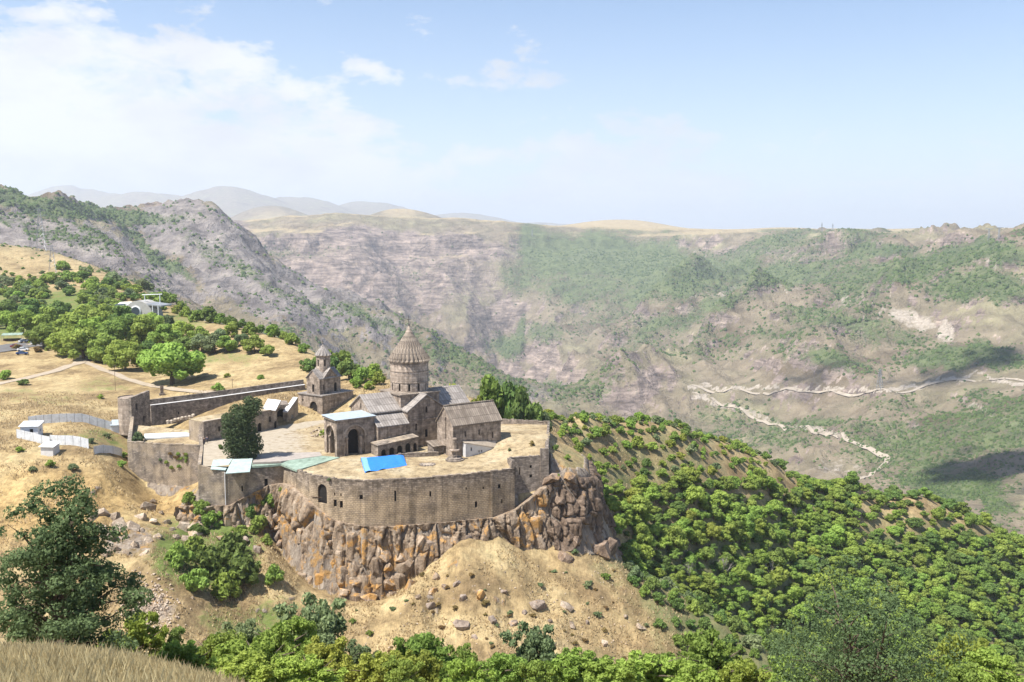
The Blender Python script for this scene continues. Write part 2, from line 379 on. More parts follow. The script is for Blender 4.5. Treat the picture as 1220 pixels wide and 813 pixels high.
def line_mask(pts, w, y0, y1):
    m = np.zeros(GX.shape)
    for (ax, ay), (bx, by) in zip(pts[:-1], pts[1:]):
        ex, ey = bx - ax, by - ay
        tt = np.clip(((WX - ax) * ex + (WY - ay) * ey) / (ex * ex + ey * ey), 0, 1)
        m = np.maximum(m, 1 - sstep(w * 0.5, w * 1.4, np.hypot(WX - ax - ex * tt, WY - ay - ey * tt)))
    return m * ((GY > y0) & (GY < y1))
FARM = sstep(620, 900, GY)
veg = (0.38 + 0.16 * sstep(200, 700, GX)) * FARM * (GY < 5200) * sstep(0.42, 0.66, fbm(GX / 330, GY / 330, 5, 90)) * (1 - 0.85 * sstep(500, -150, GX + 300 * (fbm(GX / 350, GY / 350, 4, 95) - 0.5)) * sstep(2300, 2900, GY)) * (1 - 0.6 * sstep(0, -300, GX) * (GY < 2600))
veg = np.maximum(veg, blobs([(40, 240, 110, 13, .95, 9), (150, 254, 50, 10, .9, 6), (110, 278, 40, 6, .5, 30), (185, 300, 75, 7, .75, 40), (150, 335, 60, 10, .5, 20), (300, 330, 60, 8, .4, 30), (60, 275, 110, 10, .4, 14), (250, 300, 70, 12, .35, 35), (200, 262, 30, 6, .4), (330, 395, 50, 16, .35), (380, 365, 70, 10, .3, 25), (430, 380, 60, 9, .5, 20), (500, 405, 60, 10, .55, 12), (545, 430, 50, 12, .55, 25), (600, 465, 40, 12, .55, 30)], 900, 2700))
veg = np.maximum(veg, blobs([(730, 308, 135, 32, .85, 4), (640, 300, 55, 34, .7, 50), (620, 330, 40, 26, .55), (700, 345, 70, 24, .6), (600, 412, 30, 16, .75), (612, 395, 14, 24, .65, 20), (650, 400, 30, 16, .5), (780, 340, 60, 14, .75, -12), (830, 330, 60, 22, .75, -20), (880, 320, 40, 20, .7), (930, 330, 70, 16, .75, -10), (800, 385, 70, 12, .6, -15), (860, 360, 40, 12, .6, -20), (660, 470, 24, 14, .7), (330, 295, 60, 10, .3), (500, 330, 40, 20, .25)], 2300, 5000))
veg = np.maximum(veg, blobs([(1040, 296, 60, 7, 1.0), (1110, 310, 80, 14, .85, -10), (1180, 300, 70, 16, .8), (1170, 340, 80, 22, .75), (1060, 325, 60, 14, .7), (1010, 385, 60, 12, .6), (1060, 400, 60, 14, .5), (1150, 425, 90, 18, .75), (990, 430, 60, 14, .6, 10), (930, 400, 50, 12, .4), (1150, 580, 60, 20, .9), (1100, 570, 40, 12, .7), (1190, 600, 30, 12, .7), (970, 505, 60, 8, .5), (1060, 510, 70, 14, .45), (1150, 540, 60, 14, .45), (920, 520, 60, 20, .4), (860, 500, 40, 20, .35), (1180, 475, 60, 10, .4), (1070, 480, 60, 10, .35)], 800, 3200))
rock = 0.85 * sstep(0.75, 1.25, SLOPE + 0.4 * (fbm(GX / 130, GY / 130, 5, 51) - 0.5)) * FARM
rock = np.maximum(rock, blobs([(60, 285, 130, 30, 1, 12), (230, 275, 75, 40, 1, 20), (280, 325, 90, 40, .95, 35), (350, 355, 100, 30, .8, 25), (190, 325, 60, 20, .9, 35), (430, 335, 190, 50, .7), (420, 288, 150, 14, .95), (560, 300, 60, 14, .7), (500, 310, 60, 16, .6), (470, 395, 60, 14, .6, 20), (640, 470, 40, 16, .5), (770, 460, 46, 22, .8, -25), (740, 475, 40, 20, .7), (590, 375, 20, 30, .7, 15), (690, 330, 20, 8, .6), (700, 395, 60, 12, .35), (930, 300, 50, 6, .9), (880, 300, 40, 8, .6), (1060, 300, 50, 4, .5), (1150, 380, 60, 20, .3), (450, 395, 14, 16, .9), (420, 380, 14, 14, .9)], 900, 5000))
pale = blobs([(1010, 360, 14, 11, .9), (1085, 378, 42, 14, .6, 12), (1125, 395, 14, 18, .65), (1178, 315, 8, 12, .6), (700, 305, 22, 7, .7, -15), (760, 400, 18, 6, .5), (740, 310, 20, 5, .5), (870, 345, 26, 6, .6, -25), (940, 345, 16, 5, .5), (830, 350, 20, 5, .5), (700, 345, 20, 4, .5), (1120, 605, 40, 12, .5), (1000, 560, 60, 14, .45)], 800, 5000)
pale = np.maximum(pale, 0.62 * line_mask([(822, 458), (870, 463), (930, 464), (1000, 466), (1060, 464), (1110, 452), (1150, 449), (1250, 455)], 3.6, 900, 2600))
pale = np.maximum(pale, 0.58 * line_mask([(830, 470), (880, 488), (930, 505), (980, 517), (1010, 524)], 5.0, 900, 2600))
pale = np.maximum(pale, 0.8 * line_mask([(1155, 487), (1180, 494), (1250, 508)], 3.0, 900, 2600))
pale = np.maximum(pale, 0.6 * line_mask([(770, 317), (810, 312), (850, 306)], 1.6, 2500, 5000))
pale = np.maximum(pale, 0.5 * line_mask([(1060, 345), (1050, 370), (1040, 395)], 2.0, 1500, 3000))
straw = (GY > 4300) * sstep(0.30, 0.12, SLOPE) * 0.9 * (GY < 8000) + 0.95 * blobs([(40, 308, 80, 14, 1), (-60, 300, 90, 20, 1)], 640, 1000)
# near by
def near(lst): return blobs(lst, 0, 640)
NEARM = 1 - sstep(620, 700, GY)
tint = near([(60, 600, 120, 50, .7), (230, 560, 40, 30, .3), (190, 600, 60, 25, .5)])
green = near([(240, 660, 70, 50, .7), (330, 600, 40, 14, .8), (260, 620, 40, 14, .8), (300, 740, 90, 30, .45), (110, 520, 60, 16, .35), (40, 470, 60, 10, .25), (120, 455, 40, 10, .3), (250, 425, 60, 10, .3), (60, 355, 100, 18, .5), (0, 380, 90, 30, .5), (140, 385, 120, 20, .5)])
wood = near([(760, 560, 120, 60, .5), (900, 680, 190, 90, .85), (1100, 690, 190, 80, .8), (860, 740, 90, 60, .9), (1000, 800, 300, 60, .9)]) * (GX > 12) * (GY > 180)
wood = np.maximum(wood, near([(830, 740, 90, 50, .75, 35)]) * (GY < 260))
crag = np.clip(CLIFF * 1.0, 0, 1)
crag = np.maximum(crag, (1 - FARM) * sstep(0.95, 1.4, SLOPE) * (GY > 160) * (GX < 19) * (GY < 260))
crag = np.maximum(crag, near([(150, 640, 50, 24, .55), (180, 725, 40, 20, .7), (705, 600, 26, 50, .5)]) * (GY > 150) * (GY < 250))
fore = 1 - sstep(60, 90, GY)
RIDGE = sstep(850, 1000, GY) * (1 - sstep(2480, 2620, GY)) * (1 - sstep(-60, 60, GX - 0.045 * GY))     # the grey limestone ridge on the left

def make_terrain(name, r0, r1):
    nu = len(UC); n = r1 - r0
    co = np.stack([GX[r0:r1], GY[r0:r1], GZ[r0:r1]], -1).reshape(-1, 3)
    i = np.arange((n - 1) * (nu - 1)); a = (i // (nu - 1)) * nu + i % (nu - 1)
    f = np.stack([a, a + 1, a + nu + 1, a + nu], 1)
    me = bpy.data.meshes.new(name)
    me.vertices.add(len(co)); me.vertices.foreach_set('co', co.ravel().astype(np.float32))
    me.loops.add(f.size); me.loops.foreach_set('vertex_index', f.ravel().astype(np.int32))
    me.polygons.add(len(f)); me.polygons.foreach_set('loop_start', (np.arange(len(f)) * 4).astype(np.int32))
    me.update(calc_edges=True)
    me.polygons.foreach_set('use_smooth', np.ones(len(f), bool))
    for nm, chans in (('cover', (veg, rock, pale, straw)), ('cover_near', (green, crag, wood, tint)), ('place', (FARM, fore, RIDGE, FARM))):
        at = me.attributes.new(nm, 'FLOAT_COLOR', 'POINT')
        at.data.foreach_set('color', np.stack([c[r0:r1] for c in chans], -1).astype(np.float32).ravel())
    o = bpy.data.objects.new(name, me); COL.objects.link(o)
    o['kind'] = 'structure'
    me.materials.append(TERRAIN)
    return o

def terrain_material():
    m = bpy.data.materials.new('terrain'); m.use_nodes = True
    nt = m.node_tree; bs = nt.nodes['Principled BSDF']
    bs.inputs['Roughness'].default_value = 0.95; bs.inputs['Specular IOR Level'].default_value = 0.1
    geo = N(nt, 'ShaderNodeNewGeometry'); P = geo.outputs['Position']
    def at(name):
        a = N(nt, 'ShaderNodeAttribute', attribute_name=name)
        s = N(nt, 'ShaderNodeSeparateColor'); L(nt, a.outputs['Color'], s.inputs[0])
        return s.outputs[0], s.outputs[1], s.outputs[2], a.outputs['Alpha']
    veg_, rock_, pale_, straw_ = at('cover'); green_, crag_, wood_, tint_ = at('cover_near'); far_, fore_, ridge_, _ = at('place')
    def noise(scale, detail=6, rough=0.6, dist=0.0, vec=None):
        t = N(nt, 'ShaderNodeTexNoise', inp={'Scale': scale, 'Detail': detail, 'Roughness': rough, 'Distortion': dist})
        L(nt, vec or P, t.inputs['Vector']); return t.outputs['Fac']
    # --- far slopes
    f1 = noise(0.004, 9, 0.62); f2 = noise(0.022, 8, 0.65, 0.4); f3 = noise(0.075, 4, 0.7); f4 = noise(0.17, 2, 0.6)
    base = ramp(nt, f1, [(0.36, (0.15, 0.118, 0.08)), (0.46, (0.25, 0.205, 0.145)), (0.55, (0.21, 0.18, 0.12)), (0.66, (0.30, 0.27, 0.165))])
    base = mix(nt, 0.75, base, ramp(nt, f2, [(0.35, 0.62), (0.65, 1.25)]), 'MULTIPLY')
    base = mix(nt, straw_, base, ramp(nt, f2, [(0.3, (0.36, 0.28, 0.165)), (0.7, (0.47, 0.38, 0.23))]))
    rk = ramp(nt, f2, [(0.34, (0.14, 0.125, 0.12)), (0.5, (0.28, 0.25, 0.235)), (0.66, (0.42, 0.375, 0.33))])
    str_ = N(nt, 'ShaderNodeMapping'); str_.inputs['Scale'].default_value = (0.012, 0.012, 0.11); L(nt, P, str_.inputs[0])
    band = noise(1.0, 5, 0.65, 0.6, str_.outputs[0])
    rk = mix(nt, math_node(nt, 'MULTIPLY_ADD', ridge_, -0.45, 0.8), rk, ramp(nt, band, [(0.38, 0.42), (0.62, 1.3)]), 'MULTIPLY')
    rk = mix(nt, ridge_, mix(nt, 1.0, rk, (0.95, 0.84, 0.77), 'MULTIPLY'), mix(nt, 1.0, rk, (0.82, 0.81, 0.81), 'MULTIPLY'))
    rf = ramp(nt, math_node(nt, 'ADD', rock_, math_node(nt, 'MULTIPLY', math_node(nt, 'SUBTRACT', f3, 0.5), 1.3)), [(0.32, 0.0), (0.55, 1.0)])
    farc = mix(nt, rf, base, rk)
    pf = ramp(nt, math_node(nt, 'ADD', pale_, math_node(nt, 'MULTIPLY', math_node(nt, 'SUBTRACT', f3, 0.5), 0.9)), [(0.40, 0.0), (0.58, 1.0)])
    farc = mix(nt, pf, farc, ramp(nt, f4, [(0.3, (0.33, 0.28, 0.225)), (0.7, (0.48, 0.42, 0.35))]))
    vv = math_node(nt, 'ADD', math_node(nt, 'MULTIPLY', f3, 0.38), math_node(nt, 'ADD', math_node(nt, 'MULTIPLY', f4, 0.27), math_node(nt, 'MULTIPLY', f2, 0.35)))
    vf = ramp(nt, math_node(nt, 'ADD', math_node(nt, 'MULTIPLY', veg_, 0.42), vv), [(0.61, 0.0), (0.74, 1.0)])
    vc = ramp(nt, f2, [(0.35, (0.07, 0.10, 0.045)), (0.65, (0.14, 0.175, 0.075))])
    farc = mix(nt, math_node(nt, 'MULTIPLY', vf, 0.9), farc, vc)
    # --- near ground
    n1 = noise(0.09, 7, 0.62); n2 = noise(0.6, 6, 0.65); n3 = noise(3.5, 5, 0.7); n0 = noise(0.03, 4, 0.55)
    st = N(nt, 'ShaderNodeMapping'); st.inputs['Scale'].default_value = (2.2, 0.35, 0.5); L(nt, P, st.inputs[0])
    n4 = noise(1.3, 6, 0.75, 0.8, st.outputs[0])
    grass = ramp(nt, n1, [(0.36, (0.225, 0.16, 0.085)), (0.5, (0.365, 0.27, 0.14)), (0.64, (0.49, 0.385, 0.21))])
    grass = mix(nt, math_node(nt, 'MULTIPLY', tint_, 0.8), grass, ramp(nt, n2, [(0.3, (0.38, 0.24, 0.085)), (0.7, (0.52, 0.36, 0.145))]))
    grass = mix(nt, 0.8, grass, ramp(nt, n2, [(0.32, 0.55), (0.5, 0.95), (0.7, 1.22)]), 'MULTIPLY')
    grass = mix(nt, 0.6, grass, ramp(nt, n4, [(0.34, 0.55), (0.52, 1.0), (0.7, 1.2)]), 'MULTIPLY')
    grass = mix(nt, 0.5, grass, ramp(nt, n3, [(0.36, 0.6), (0.6, 1.15)]), 'MULTIPLY')
    gf = ramp(nt, math_node(nt, 'ADD', math_node(nt, 'MULTIPLY', green_, 0.5), math_node(nt, 'ADD', math_node(nt, 'MULTIPLY', n2, 0.5), math_node(nt, 'MULTIPLY', n1, 0.5))), [(0.60, 0.0), (0.76, 1.0)])
    grass = mix(nt, gf, grass, ramp(nt, n2, [(0.3, (0.075, 0.115, 0.03)), (0.7, (0.17, 0.20, 0.06))]))
    wf_ = ramp(nt, math_node(nt, 'ADD', math_node(nt, 'MULTIPLY', wood_, 0.6), n1), [(0.62, 0.0), (0.95, 1.0)])
    grass = mix(nt, wf_, grass, ramp(nt, n2, [(0.3, (0.09, 0.11, 0.045)), (0.7, (0.21, 0.19, 0.095))]))
    stp = N(nt, 'ShaderNodeMapping'); stp.inputs['Scale'].default_value = (0.7, 0.7, 0.16); L(nt, P, stp.inputs[0])
    n5 = noise(1.0, 8, 0.68, 0.5, stp.outputs[0])
    cr = ramp(nt, n5, [(0.32, (0.11, 0.09, 0.075)), (0.46, (0.24, 0.195, 0.155)), (0.62, (0.36, 0.305, 0.245))])
    lich = ramp(nt, noise(0.33, 6, 0.65), [(0.53, 0.0), (0.62, 0.85)])
    cr = mix(nt, lich, cr, (0.40, 0.235, 0.085))
    cf = ramp(nt, math_node(nt, 'ADD', crag_, math_node(nt, 'MULTIPLY', math_node(nt, 'SUBTRACT', n2, 0.5), 1.0)), [(0.35, 0.0), (0.55, 1.0)])
    nearc = mix(nt, cf, grass, cr)
    col = mix(nt, far_, nearc, farc)
    L(nt, col, bs.inputs['Base Color'])
    # relief in the shading, in metres
    h_far = math_node(nt, 'ADD', math_node(nt, 'MULTIPLY', f2, 26.0), math_node(nt, 'ADD', math_node(nt, 'MULTIPLY', f3, 9.0), math_node(nt, 'MULTIPLY', vf, 3.0)))
    h_near = math_node(nt, 'ADD', math_node(nt, 'MULTIPLY', n2, 0.55), math_node(nt, 'ADD', math_node(nt, 'MULTIPLY', n3, 0.14), math_node(nt, 'MULTIPLY', math_node(nt, 'MULTIPLY', n5, crag_), 1.6)))
    hh = N(nt, 'ShaderNodeMix'); hh.data_type = 'FLOAT'
    L(nt, far_, hh.inputs[0]); L(nt, h_near, hh.inputs[2]); L(nt, h_far, hh.inputs[3])
    bp = N(nt, 'ShaderNodeBump', inp={'Strength': 0.8, 'Distance': 1.0}); L(nt, hh.outputs[0], bp.inputs['Height'])
    L(nt, bp.outputs[0], bs.inputs['Normal'])
    return m
TERRAIN = terrain_material()
R1 = int(np.searchsorted(VR, math.log(519.9))) ; R2 = int(np.searchsorted(VR, math.log(4990.0)))
make_terrain('ground', 0, R1 + 1)
make_terrain('hills', R1, R2 + 1)
make_terrain('far_plateau', R2, len(VR))

# ------------------------------------------------------------------ building kit
class MB:
    """collects faces and links them as one mesh object"""
    def __init__(self, org=(0, 0, 0)):
        self.v = []; self.f = []; self.o = Vector(org)
    def poly(self, pts):
        i = len(self.v); self.v += [Vector(p) for p in pts]; self.f.append(tuple(range(i, i + len(pts))))
    def box(self, x0, x1, y0, y1, z0, z1):
        self.prism([(x0, y0), (x1, y0), (x1, y1), (x0, y1)], z0, z1)
    def prism(self, p2, z0, z1, top=None):
        n = len(p2); i = len(self.v); top = top or p2
        zz0 = z0 if isinstance(z0, (list, tuple)) else [z0] * n
        zz1 = z1 if isinstance(z1, (list, tuple)) else [z1] * n
        self.v += [Vector((p[0], p[1], z)) for p, z in zip(p2, zz0)] + [Vector((p[0], p[1], z)) for p, z in zip(top, zz1)]
        for k in range(n):
            self.f.append((i + k, i + (k + 1) % n, i + n + (k + 1) % n, i + n + k))
        self.f.append(tuple(range(i + n, i + 2 * n))); self.f.append(tuple(range(i + n - 1, i - 1, -1)))
    def ring(self, cx, cy, prof, n=32, cap=True, wob=None):
        """lathe: prof is a list of (radius, z)"""
        i = len(self.v)
        for r, z in prof:
            for k in range(n):
                a = 2 * math.pi * k / n; rr = r * (1 + (wob(k) if wob else 0))
                self.v.append(Vector((cx + rr * math.cos(a), cy + rr * math.sin(a), z)))
        for j in range(len(prof) - 1):
            for k in range(n):
                a = i + j * n + k; b = i + j * n + (k + 1) % n
                self.f.append((a, b, b + n, a + n))
        if cap:
            self.f.append(tuple(range(i + (len(prof) - 1) * n, i + len(prof) * n))); self.f.append(tuple(range(i + n - 1, i - 1, -1)))
    def bar(self, a, b, r, n=5):
        a = Vector(a); b = Vector(b); d = (b - a).normalized()
        s = d.orthogonal().normalized(); t = d.cross(s); i = len(self.v)
        for p in (a, b):
            for k in range(n):
                an = 2 * math.pi * k / n; self.v.append(p + s * (r * math.cos(an)) + t * (r * math.sin(an)))
        for k in range(n): self.f.append((i + k, i + (k + 1) % n, i + n + (k + 1) % n, i + n + k))
        self.f.append(tuple(range(i + n, i + 2 * n))); self.f.append(tuple(range(i + n - 1, i - 1, -1)))
    def slab(self, pts, t):
        """a sheet through the points with thickness t downward"""
        up = [Vector(p) for p in pts]; lo = [p - Vector((0, 0, t)) for p in up]; n = len(up); i = len(self.v)
        self.v += lo + up
        for k in range(n): self.f.append((i + k, i + (k + 1) % n, i + n + (k + 1) % n, i + n + k))
        self.f.append(tuple(range(i + n, i + 2 * n))); self.f.append(tuple(range(i + n - 1, i - 1, -1)))
    def panel(self, A, B, outline, holes=(), depth=0.35):
        """a wall from A to B (outside on the right hand), outline and holes in (along, height)"""
        A = Vector((A[0], A[1], 0)); d = (Vector((B[0], B[1], 0)) - A).normalized(); n = Vector((d.y, -d.x, 0))
        to3 = lambda s, z, k=0.0: A + d * s + Vector((0, 0, z)) - n * k
        loops = [[Vector((s, z, 0)) for s, z in outline]] + [[Vector((s, z, 0)) for s, z in h] for h in holes]
        flat = [p for lp in loops for p in lp]; i = len(self.v)
        self.v += [to3(p.x, p.y) for p in flat]
        for tri in tessellate_polygon(loops):
            a, b, c = (flat[t] for t in tri)
            if (b - a).cross(c - a).z < 0: tri = tri[::-1]
            self.f.append(tuple(i + t for t in tri))
        for h in holes:
            m = len(h); area = sum(h[k][0] * h[(k + 1) % m][1] - h[(k + 1) % m][0] * h[k][1] for k in range(m))
            hh = h if area > 0 else h[::-1]
            for k in range(m):
                p, q = hh[k], hh[(k + 1) % m]
                self.poly([to3(*q), to3(*p), to3(*p, depth), to3(*q, depth)])
        return to3
    def build(self, name, mat, parent=None, smooth=False, fix=False):
        me = bpy.data.meshes.new(name)
        me.from_pydata([tuple(v - self.o) for v in self.v], [], self.f)
        if fix:
            bm = bmesh.new(); bm.from_mesh(me); bmesh.ops.recalc_face_normals(bm, faces=bm.faces); bm.to_mesh(me); bm.free()
        uv = me.uv_layers.new(name='UVMap')
        co = [v - self.o for v in self.v]
        for p in me.polygons:
            n = p.normal
            if abs(n.z) > 0.97: tx, ty = Vector((1, 0, 0)), Vector((0, 1, 0))
            else:
                tx = Vector((-n.y, n.x, 0)).normalized(); ty = n.cross(tx)
            for li in p.loop_indices:
                c = me.vertices[me.loops[li].vertex_index].co
                uv.data[li].uv = (c.dot(tx), c.dot(ty))
            p.use_smooth = smooth
        me.materials.append(MAT[mat] if isinstance(mat, str) else mat)
        o = bpy.data.objects.new(name, me); COL.objects.link(o)
        if parent: o.parent = parent
        return o
def arch(s, z0, w, h, n=8):
    r = w / 2; zt = z0 + h - r
    return [(s - r, z0), (s + r, z0)] + [(s + r * math.cos(math.pi * k / n), zt + r * math.sin(math.pi * k / n)) for k in range(n + 1)]
def rect(s, z0, w, h): return [(s - w / 2, z0), (s + w / 2, z0), (s + w / 2, z0 + h), (s - w / 2, z0 + h)]
def tag(o, label=None, cat=None, group=None, kind=None):
    if label: o['label'] = label
    if cat: o['category'] = cat
    if group: o['group'] = group
    if kind: o['kind'] = kind
    return o
def thing(name, label, cat, loc=(0, 0, 0), rz=0.0, group=None):
    o = bpy.data.objects.new(name, None); COL.objects.link(o)
    o.empty_display_size = 0.5; o.location = loc; o.rotation_euler = (0, 0, rz)
    return tag(o, label, cat, group)
def wall(root, mb, A, B, outline, openings, mat_open='dark', names=None):
    """panel with openings; each opening gets its own recessed part. openings: (kind, along, z0, w, h, depth)"""
    holes = [(arch if k == 'a' else rect)(s, z0, w, h) for k, s, z0, w, h, *_ in openings]
    dep = 0.4
    to3 = mb.panel(A, B, outline, holes, dep)
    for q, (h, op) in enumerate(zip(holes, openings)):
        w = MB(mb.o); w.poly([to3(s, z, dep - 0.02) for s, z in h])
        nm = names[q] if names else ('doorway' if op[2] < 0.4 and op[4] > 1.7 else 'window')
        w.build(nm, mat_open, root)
def quad(Ln, z0, z1, z1b=None): return [(0, z0), (Ln, z0), (Ln, z1 if z1b is None else z1b), (0, z1)]
def dist(A, B): return math.hypot(B[0] - A[0], B[1] - A[1])

# ------------------------------------------------------------------ materials
MAT = {}
def new_mat(name, rough=0.85, spec=0.25):
    m = bpy.data.materials.new(name); m.use_nodes = True
    b = m.node_tree.nodes['Principled BSDF']; b.inputs['Roughness'].default_value = rough; b.inputs['Specular IOR Level'].default_value = spec
    MAT[name] = m; return m, m.node_tree, b
def plain(name, col, rough=0.8, var=0.12, scale=3.0, metal=0.0, bump=0.0):
    m, nt, b = new_mat(name, rough)
    tc = N(nt, 'ShaderNodeTexCoord')
    t = N(nt, 'ShaderNodeTexNoise', inp={'Scale': scale, 'Detail': 5, 'Roughness': 0.65}); L(nt, tc.outputs['Object'], t.inputs['Vector'])
    c = mix(nt, 1.0, tuple(col), ramp(nt, t.outputs['Fac'], [(0.3, 1 - var), (0.7, 1 + var)]), 'MULTIPLY')
    L(nt, c, b.inputs['Base Color']); b.inputs['Metallic'].default_value = metal
    if bump:
        bp = N(nt, 'ShaderNodeBump', inp={'Strength': 0.7, 'Distance': bump}); L(nt, t.outputs['Fac'], bp.inputs['Height']); L(nt, bp.outputs[0], b.inputs['Normal'])
    return m
def masonry(name, c_lo, c_hi, mortar, bw, bh, stain=0.5, streak=0.5, warm=None, msize=0.02, warm_to=None):
    """coursed stone: block colours vary, joints are sunk, rain streaks and stains run over it"""
    m, nt, b = new_mat(name, 0.92, 0.15)
    uv = N(nt, 'ShaderNodeUVMap'); tc = N(nt, 'ShaderNodeTexCoord'); O = tc.outputs['Object']
    wob = N(nt, 'ShaderNodeTexNoise', inp={'Scale': 1.1, 'Detail': 4}); L(nt, uv.outputs[0], wob.inputs['Vector'])
    add = N(nt, 'ShaderNodeVectorMath', operation='MULTIPLY_ADD'); L(nt, wob.outputs['Color'], add.inputs[0]); add.inputs[1].default_value = (0.55, 0.36, 0); L(nt, uv.outputs[0], add.inputs[2])
    br = N(nt, 'ShaderNodeTexBrick', inp={'Color1': (0, 0, 0, 1), 'Color2': (1, 1, 1, 1), 'Mortar': (0.5, 0.5, 0.5, 1), 'Scale': 1.0, 'Mortar Size': msize, 'Mortar Smooth': 0.3, 'Brick Width': bw, 'Row Height': bh, 'Bias': 0.0})
    L(nt, add.outputs[0], br.inputs['Vector'])
    def noise(s, d=6, r=0.62, vec=None, dist_=0.0):
        t = N(nt, 'ShaderNodeTexNoise', inp={'Scale': s, 'Detail': d, 'Roughness': r, 'Distortion': dist_}); L(nt, vec or O, t.inputs['Vector']); return t.outputs['Fac']
    big = noise(0.16, 5); mid = noise(0.7, 6); fine = noise(4.0, 5)
    c = mix(nt, br.outputs['Color'], tuple(c_lo), tuple(c_hi))
    c = mix(nt, 0.8, c, ramp(nt, mid, [(0.3, 0.55), (0.7, 1.35)]), 'MULTIPLY')
    if warm:
        wfac = ramp(nt, big, [(0.42, 0.0), (0.54, 0.9)])
        if warm_to:      # plaster survives on the lower wall only
            sz = N(nt, 'ShaderNodeSeparateXYZ'); L(nt, O, sz.inputs[0])
            zz = math_node(nt, 'ADD', math_node(nt, 'DIVIDE', sz.outputs[2], warm_to), math_node(nt, 'MULTIPLY', math_node(nt, 'SUBTRACT', big, 0.5), 1.2))
            wfac = math_node(nt, 'MULTIPLY', ramp(nt, zz, [(0.62, 1.0), (0.86, 0.12)]), ramp(nt, big, [(0.34, 0.35), (0.5, 0.95)]))
        c = mix(nt, wfac, c, mix(nt, 0.6, tuple(warm), ramp(nt, fine, [(0.3, 0.75), (0.7, 1.2)]), 'MULTIPLY'))
    c = mix(nt, math_node(nt, 'MULTIPLY', br.outputs['Fac'], 0.75), c, tuple(mortar))
    sm = N(nt, 'ShaderNodeMapping'); sm.inputs['Scale'].default_value = (1.1, 1.1, 0.10); L(nt, O, sm.inputs[0])
    sk = noise(1.0, 5, 0.6, sm.outputs[0], 0.3)
    c = mix(nt, streak, c, ramp(nt, sk, [(0.36, 0.42), (0.52, 1.0), (0.75, 1.12)]), 'MULTIPLY')
    c = mix(nt, stain, c, ramp(nt, noise(0.35, 7, 0.66), [(0.34, 0.5), (0.55, 1.05), (0.75, 1.2)]), 'MULTIPLY')
    L(nt, c, b.inputs['Base Color'])
    h = math_node(nt, 'ADD', math_node(nt, 'MULTIPLY', br.outputs['Fac'], -0.06), math_node(nt, 'ADD', math_node(nt, 'MULTIPLY', fine, 0.06), math_node(nt, 'MULTIPLY', br.outputs['Color'], 0.035)))
    bp = N(nt, 'ShaderNodeBump', inp={'Strength': 0.9, 'Distance': 1.0}); L(nt, h, bp.inputs['Height']); L(nt, bp.outputs[0], b.inputs['Normal'])
    return m
masonry('ashlar', (0.265, 0.21, 0.165), (0.43, 0.35, 0.28), (0.2, 0.165, 0.13), 0.85, 0.55, 0.6, 0.65)
masonry('ashlar_pale', (0.36, 0.285, 0.225), (0.51, 0.42, 0.34), (0.26, 0.215, 0.175), 0.9, 0.6, 0.5, 0.6)
masonry('rubble', (0.22, 0.185, 0.155), (0.44, 0.37, 0.30), (0.24, 0.20, 0.16), 0.62, 0.34, 0.55, 0.4, (0.47, 0.375, 0.265), 0.035)
masonry('rubble_fort', (0.155, 0.125, 0.10), (0.42, 0.345, 0.275), (0.185, 0.15, 0.12), 0.72, 0.4, 0.8, 0.55, (0.50, 0.385, 0.255), 0.04, 12.0)
masonry('rubble_grey', (0.21, 0.175, 0.145), (0.41, 0.345, 0.285), (0.23, 0.19, 0.155), 0.6, 0.33, 0.6, 0.45, None, 0.035)
def roof_stone(name, lo, hi, gap=0.55):
    m, nt, b = new_mat(name, 0.9, 0.2)
    uv = N(nt, 'ShaderNodeUVMap'); tc = N(nt, 'ShaderNodeTexCoord')
    br = N(nt, 'ShaderNodeTexBrick', inp={'Color1': (0, 0, 0, 1), 'Color2': (1, 1, 1, 1), 'Mortar': (0.2, 0.2, 0.2, 1), 'Scale': 1.0, 'Mortar Size': 0.05, 'Mortar Smooth': 0.5, 'Brick Width': gap, 'Row Height': 2.3})
    br.offset = 0.0
    L(nt, uv.outputs[0], br.inputs['Vector'])
    t = N(nt, 'ShaderNodeTexNoise', inp={'Scale': 0.5, 'Detail': 8, 'Roughness': 0.7}); L(nt, tc.outputs['Object'], t.inputs['Vector'])
    c = mix(nt, br.outputs['Color'], tuple(lo), tuple(hi))
    c = mix(nt, 0.7, c, ramp(nt, t.outputs['Fac'], [(0.32, 0.6), (0.52, 1.0), (0.7, 1.25)]), 'MULTIPLY')
    c = mix(nt, math_node(nt, 'MULTIPLY', br.outputs['Fac'], 0.6), c, (0.12, 0.10, 0.085))
    L(nt, c, b.inputs['Base Color'])
    bp = N(nt, 'ShaderNodeBump', inp={'Strength': 1.0, 'Distance': 0.12}); L(nt, math_node(nt, 'SUBTRACT', t.outputs['Fac'], br.outputs['Fac']), bp.inputs['Height']); L(nt, bp.outputs[0], b.inputs['Normal'])
roof_stone('roof_stone', (0.205, 0.165, 0.13), (0.325, 0.27, 0.215))
roof_stone('roof_grey', (0.25, 0.222, 0.2), (0.36, 0.325, 0.295), 0.7)
plain('dark', (0.022, 0.019, 0.017), 0.95, 0.3)  # near-black that stands in for unlit space behind openings
plain('door_wood', (0.07, 0.042, 0.026), 0.8, 0.3)
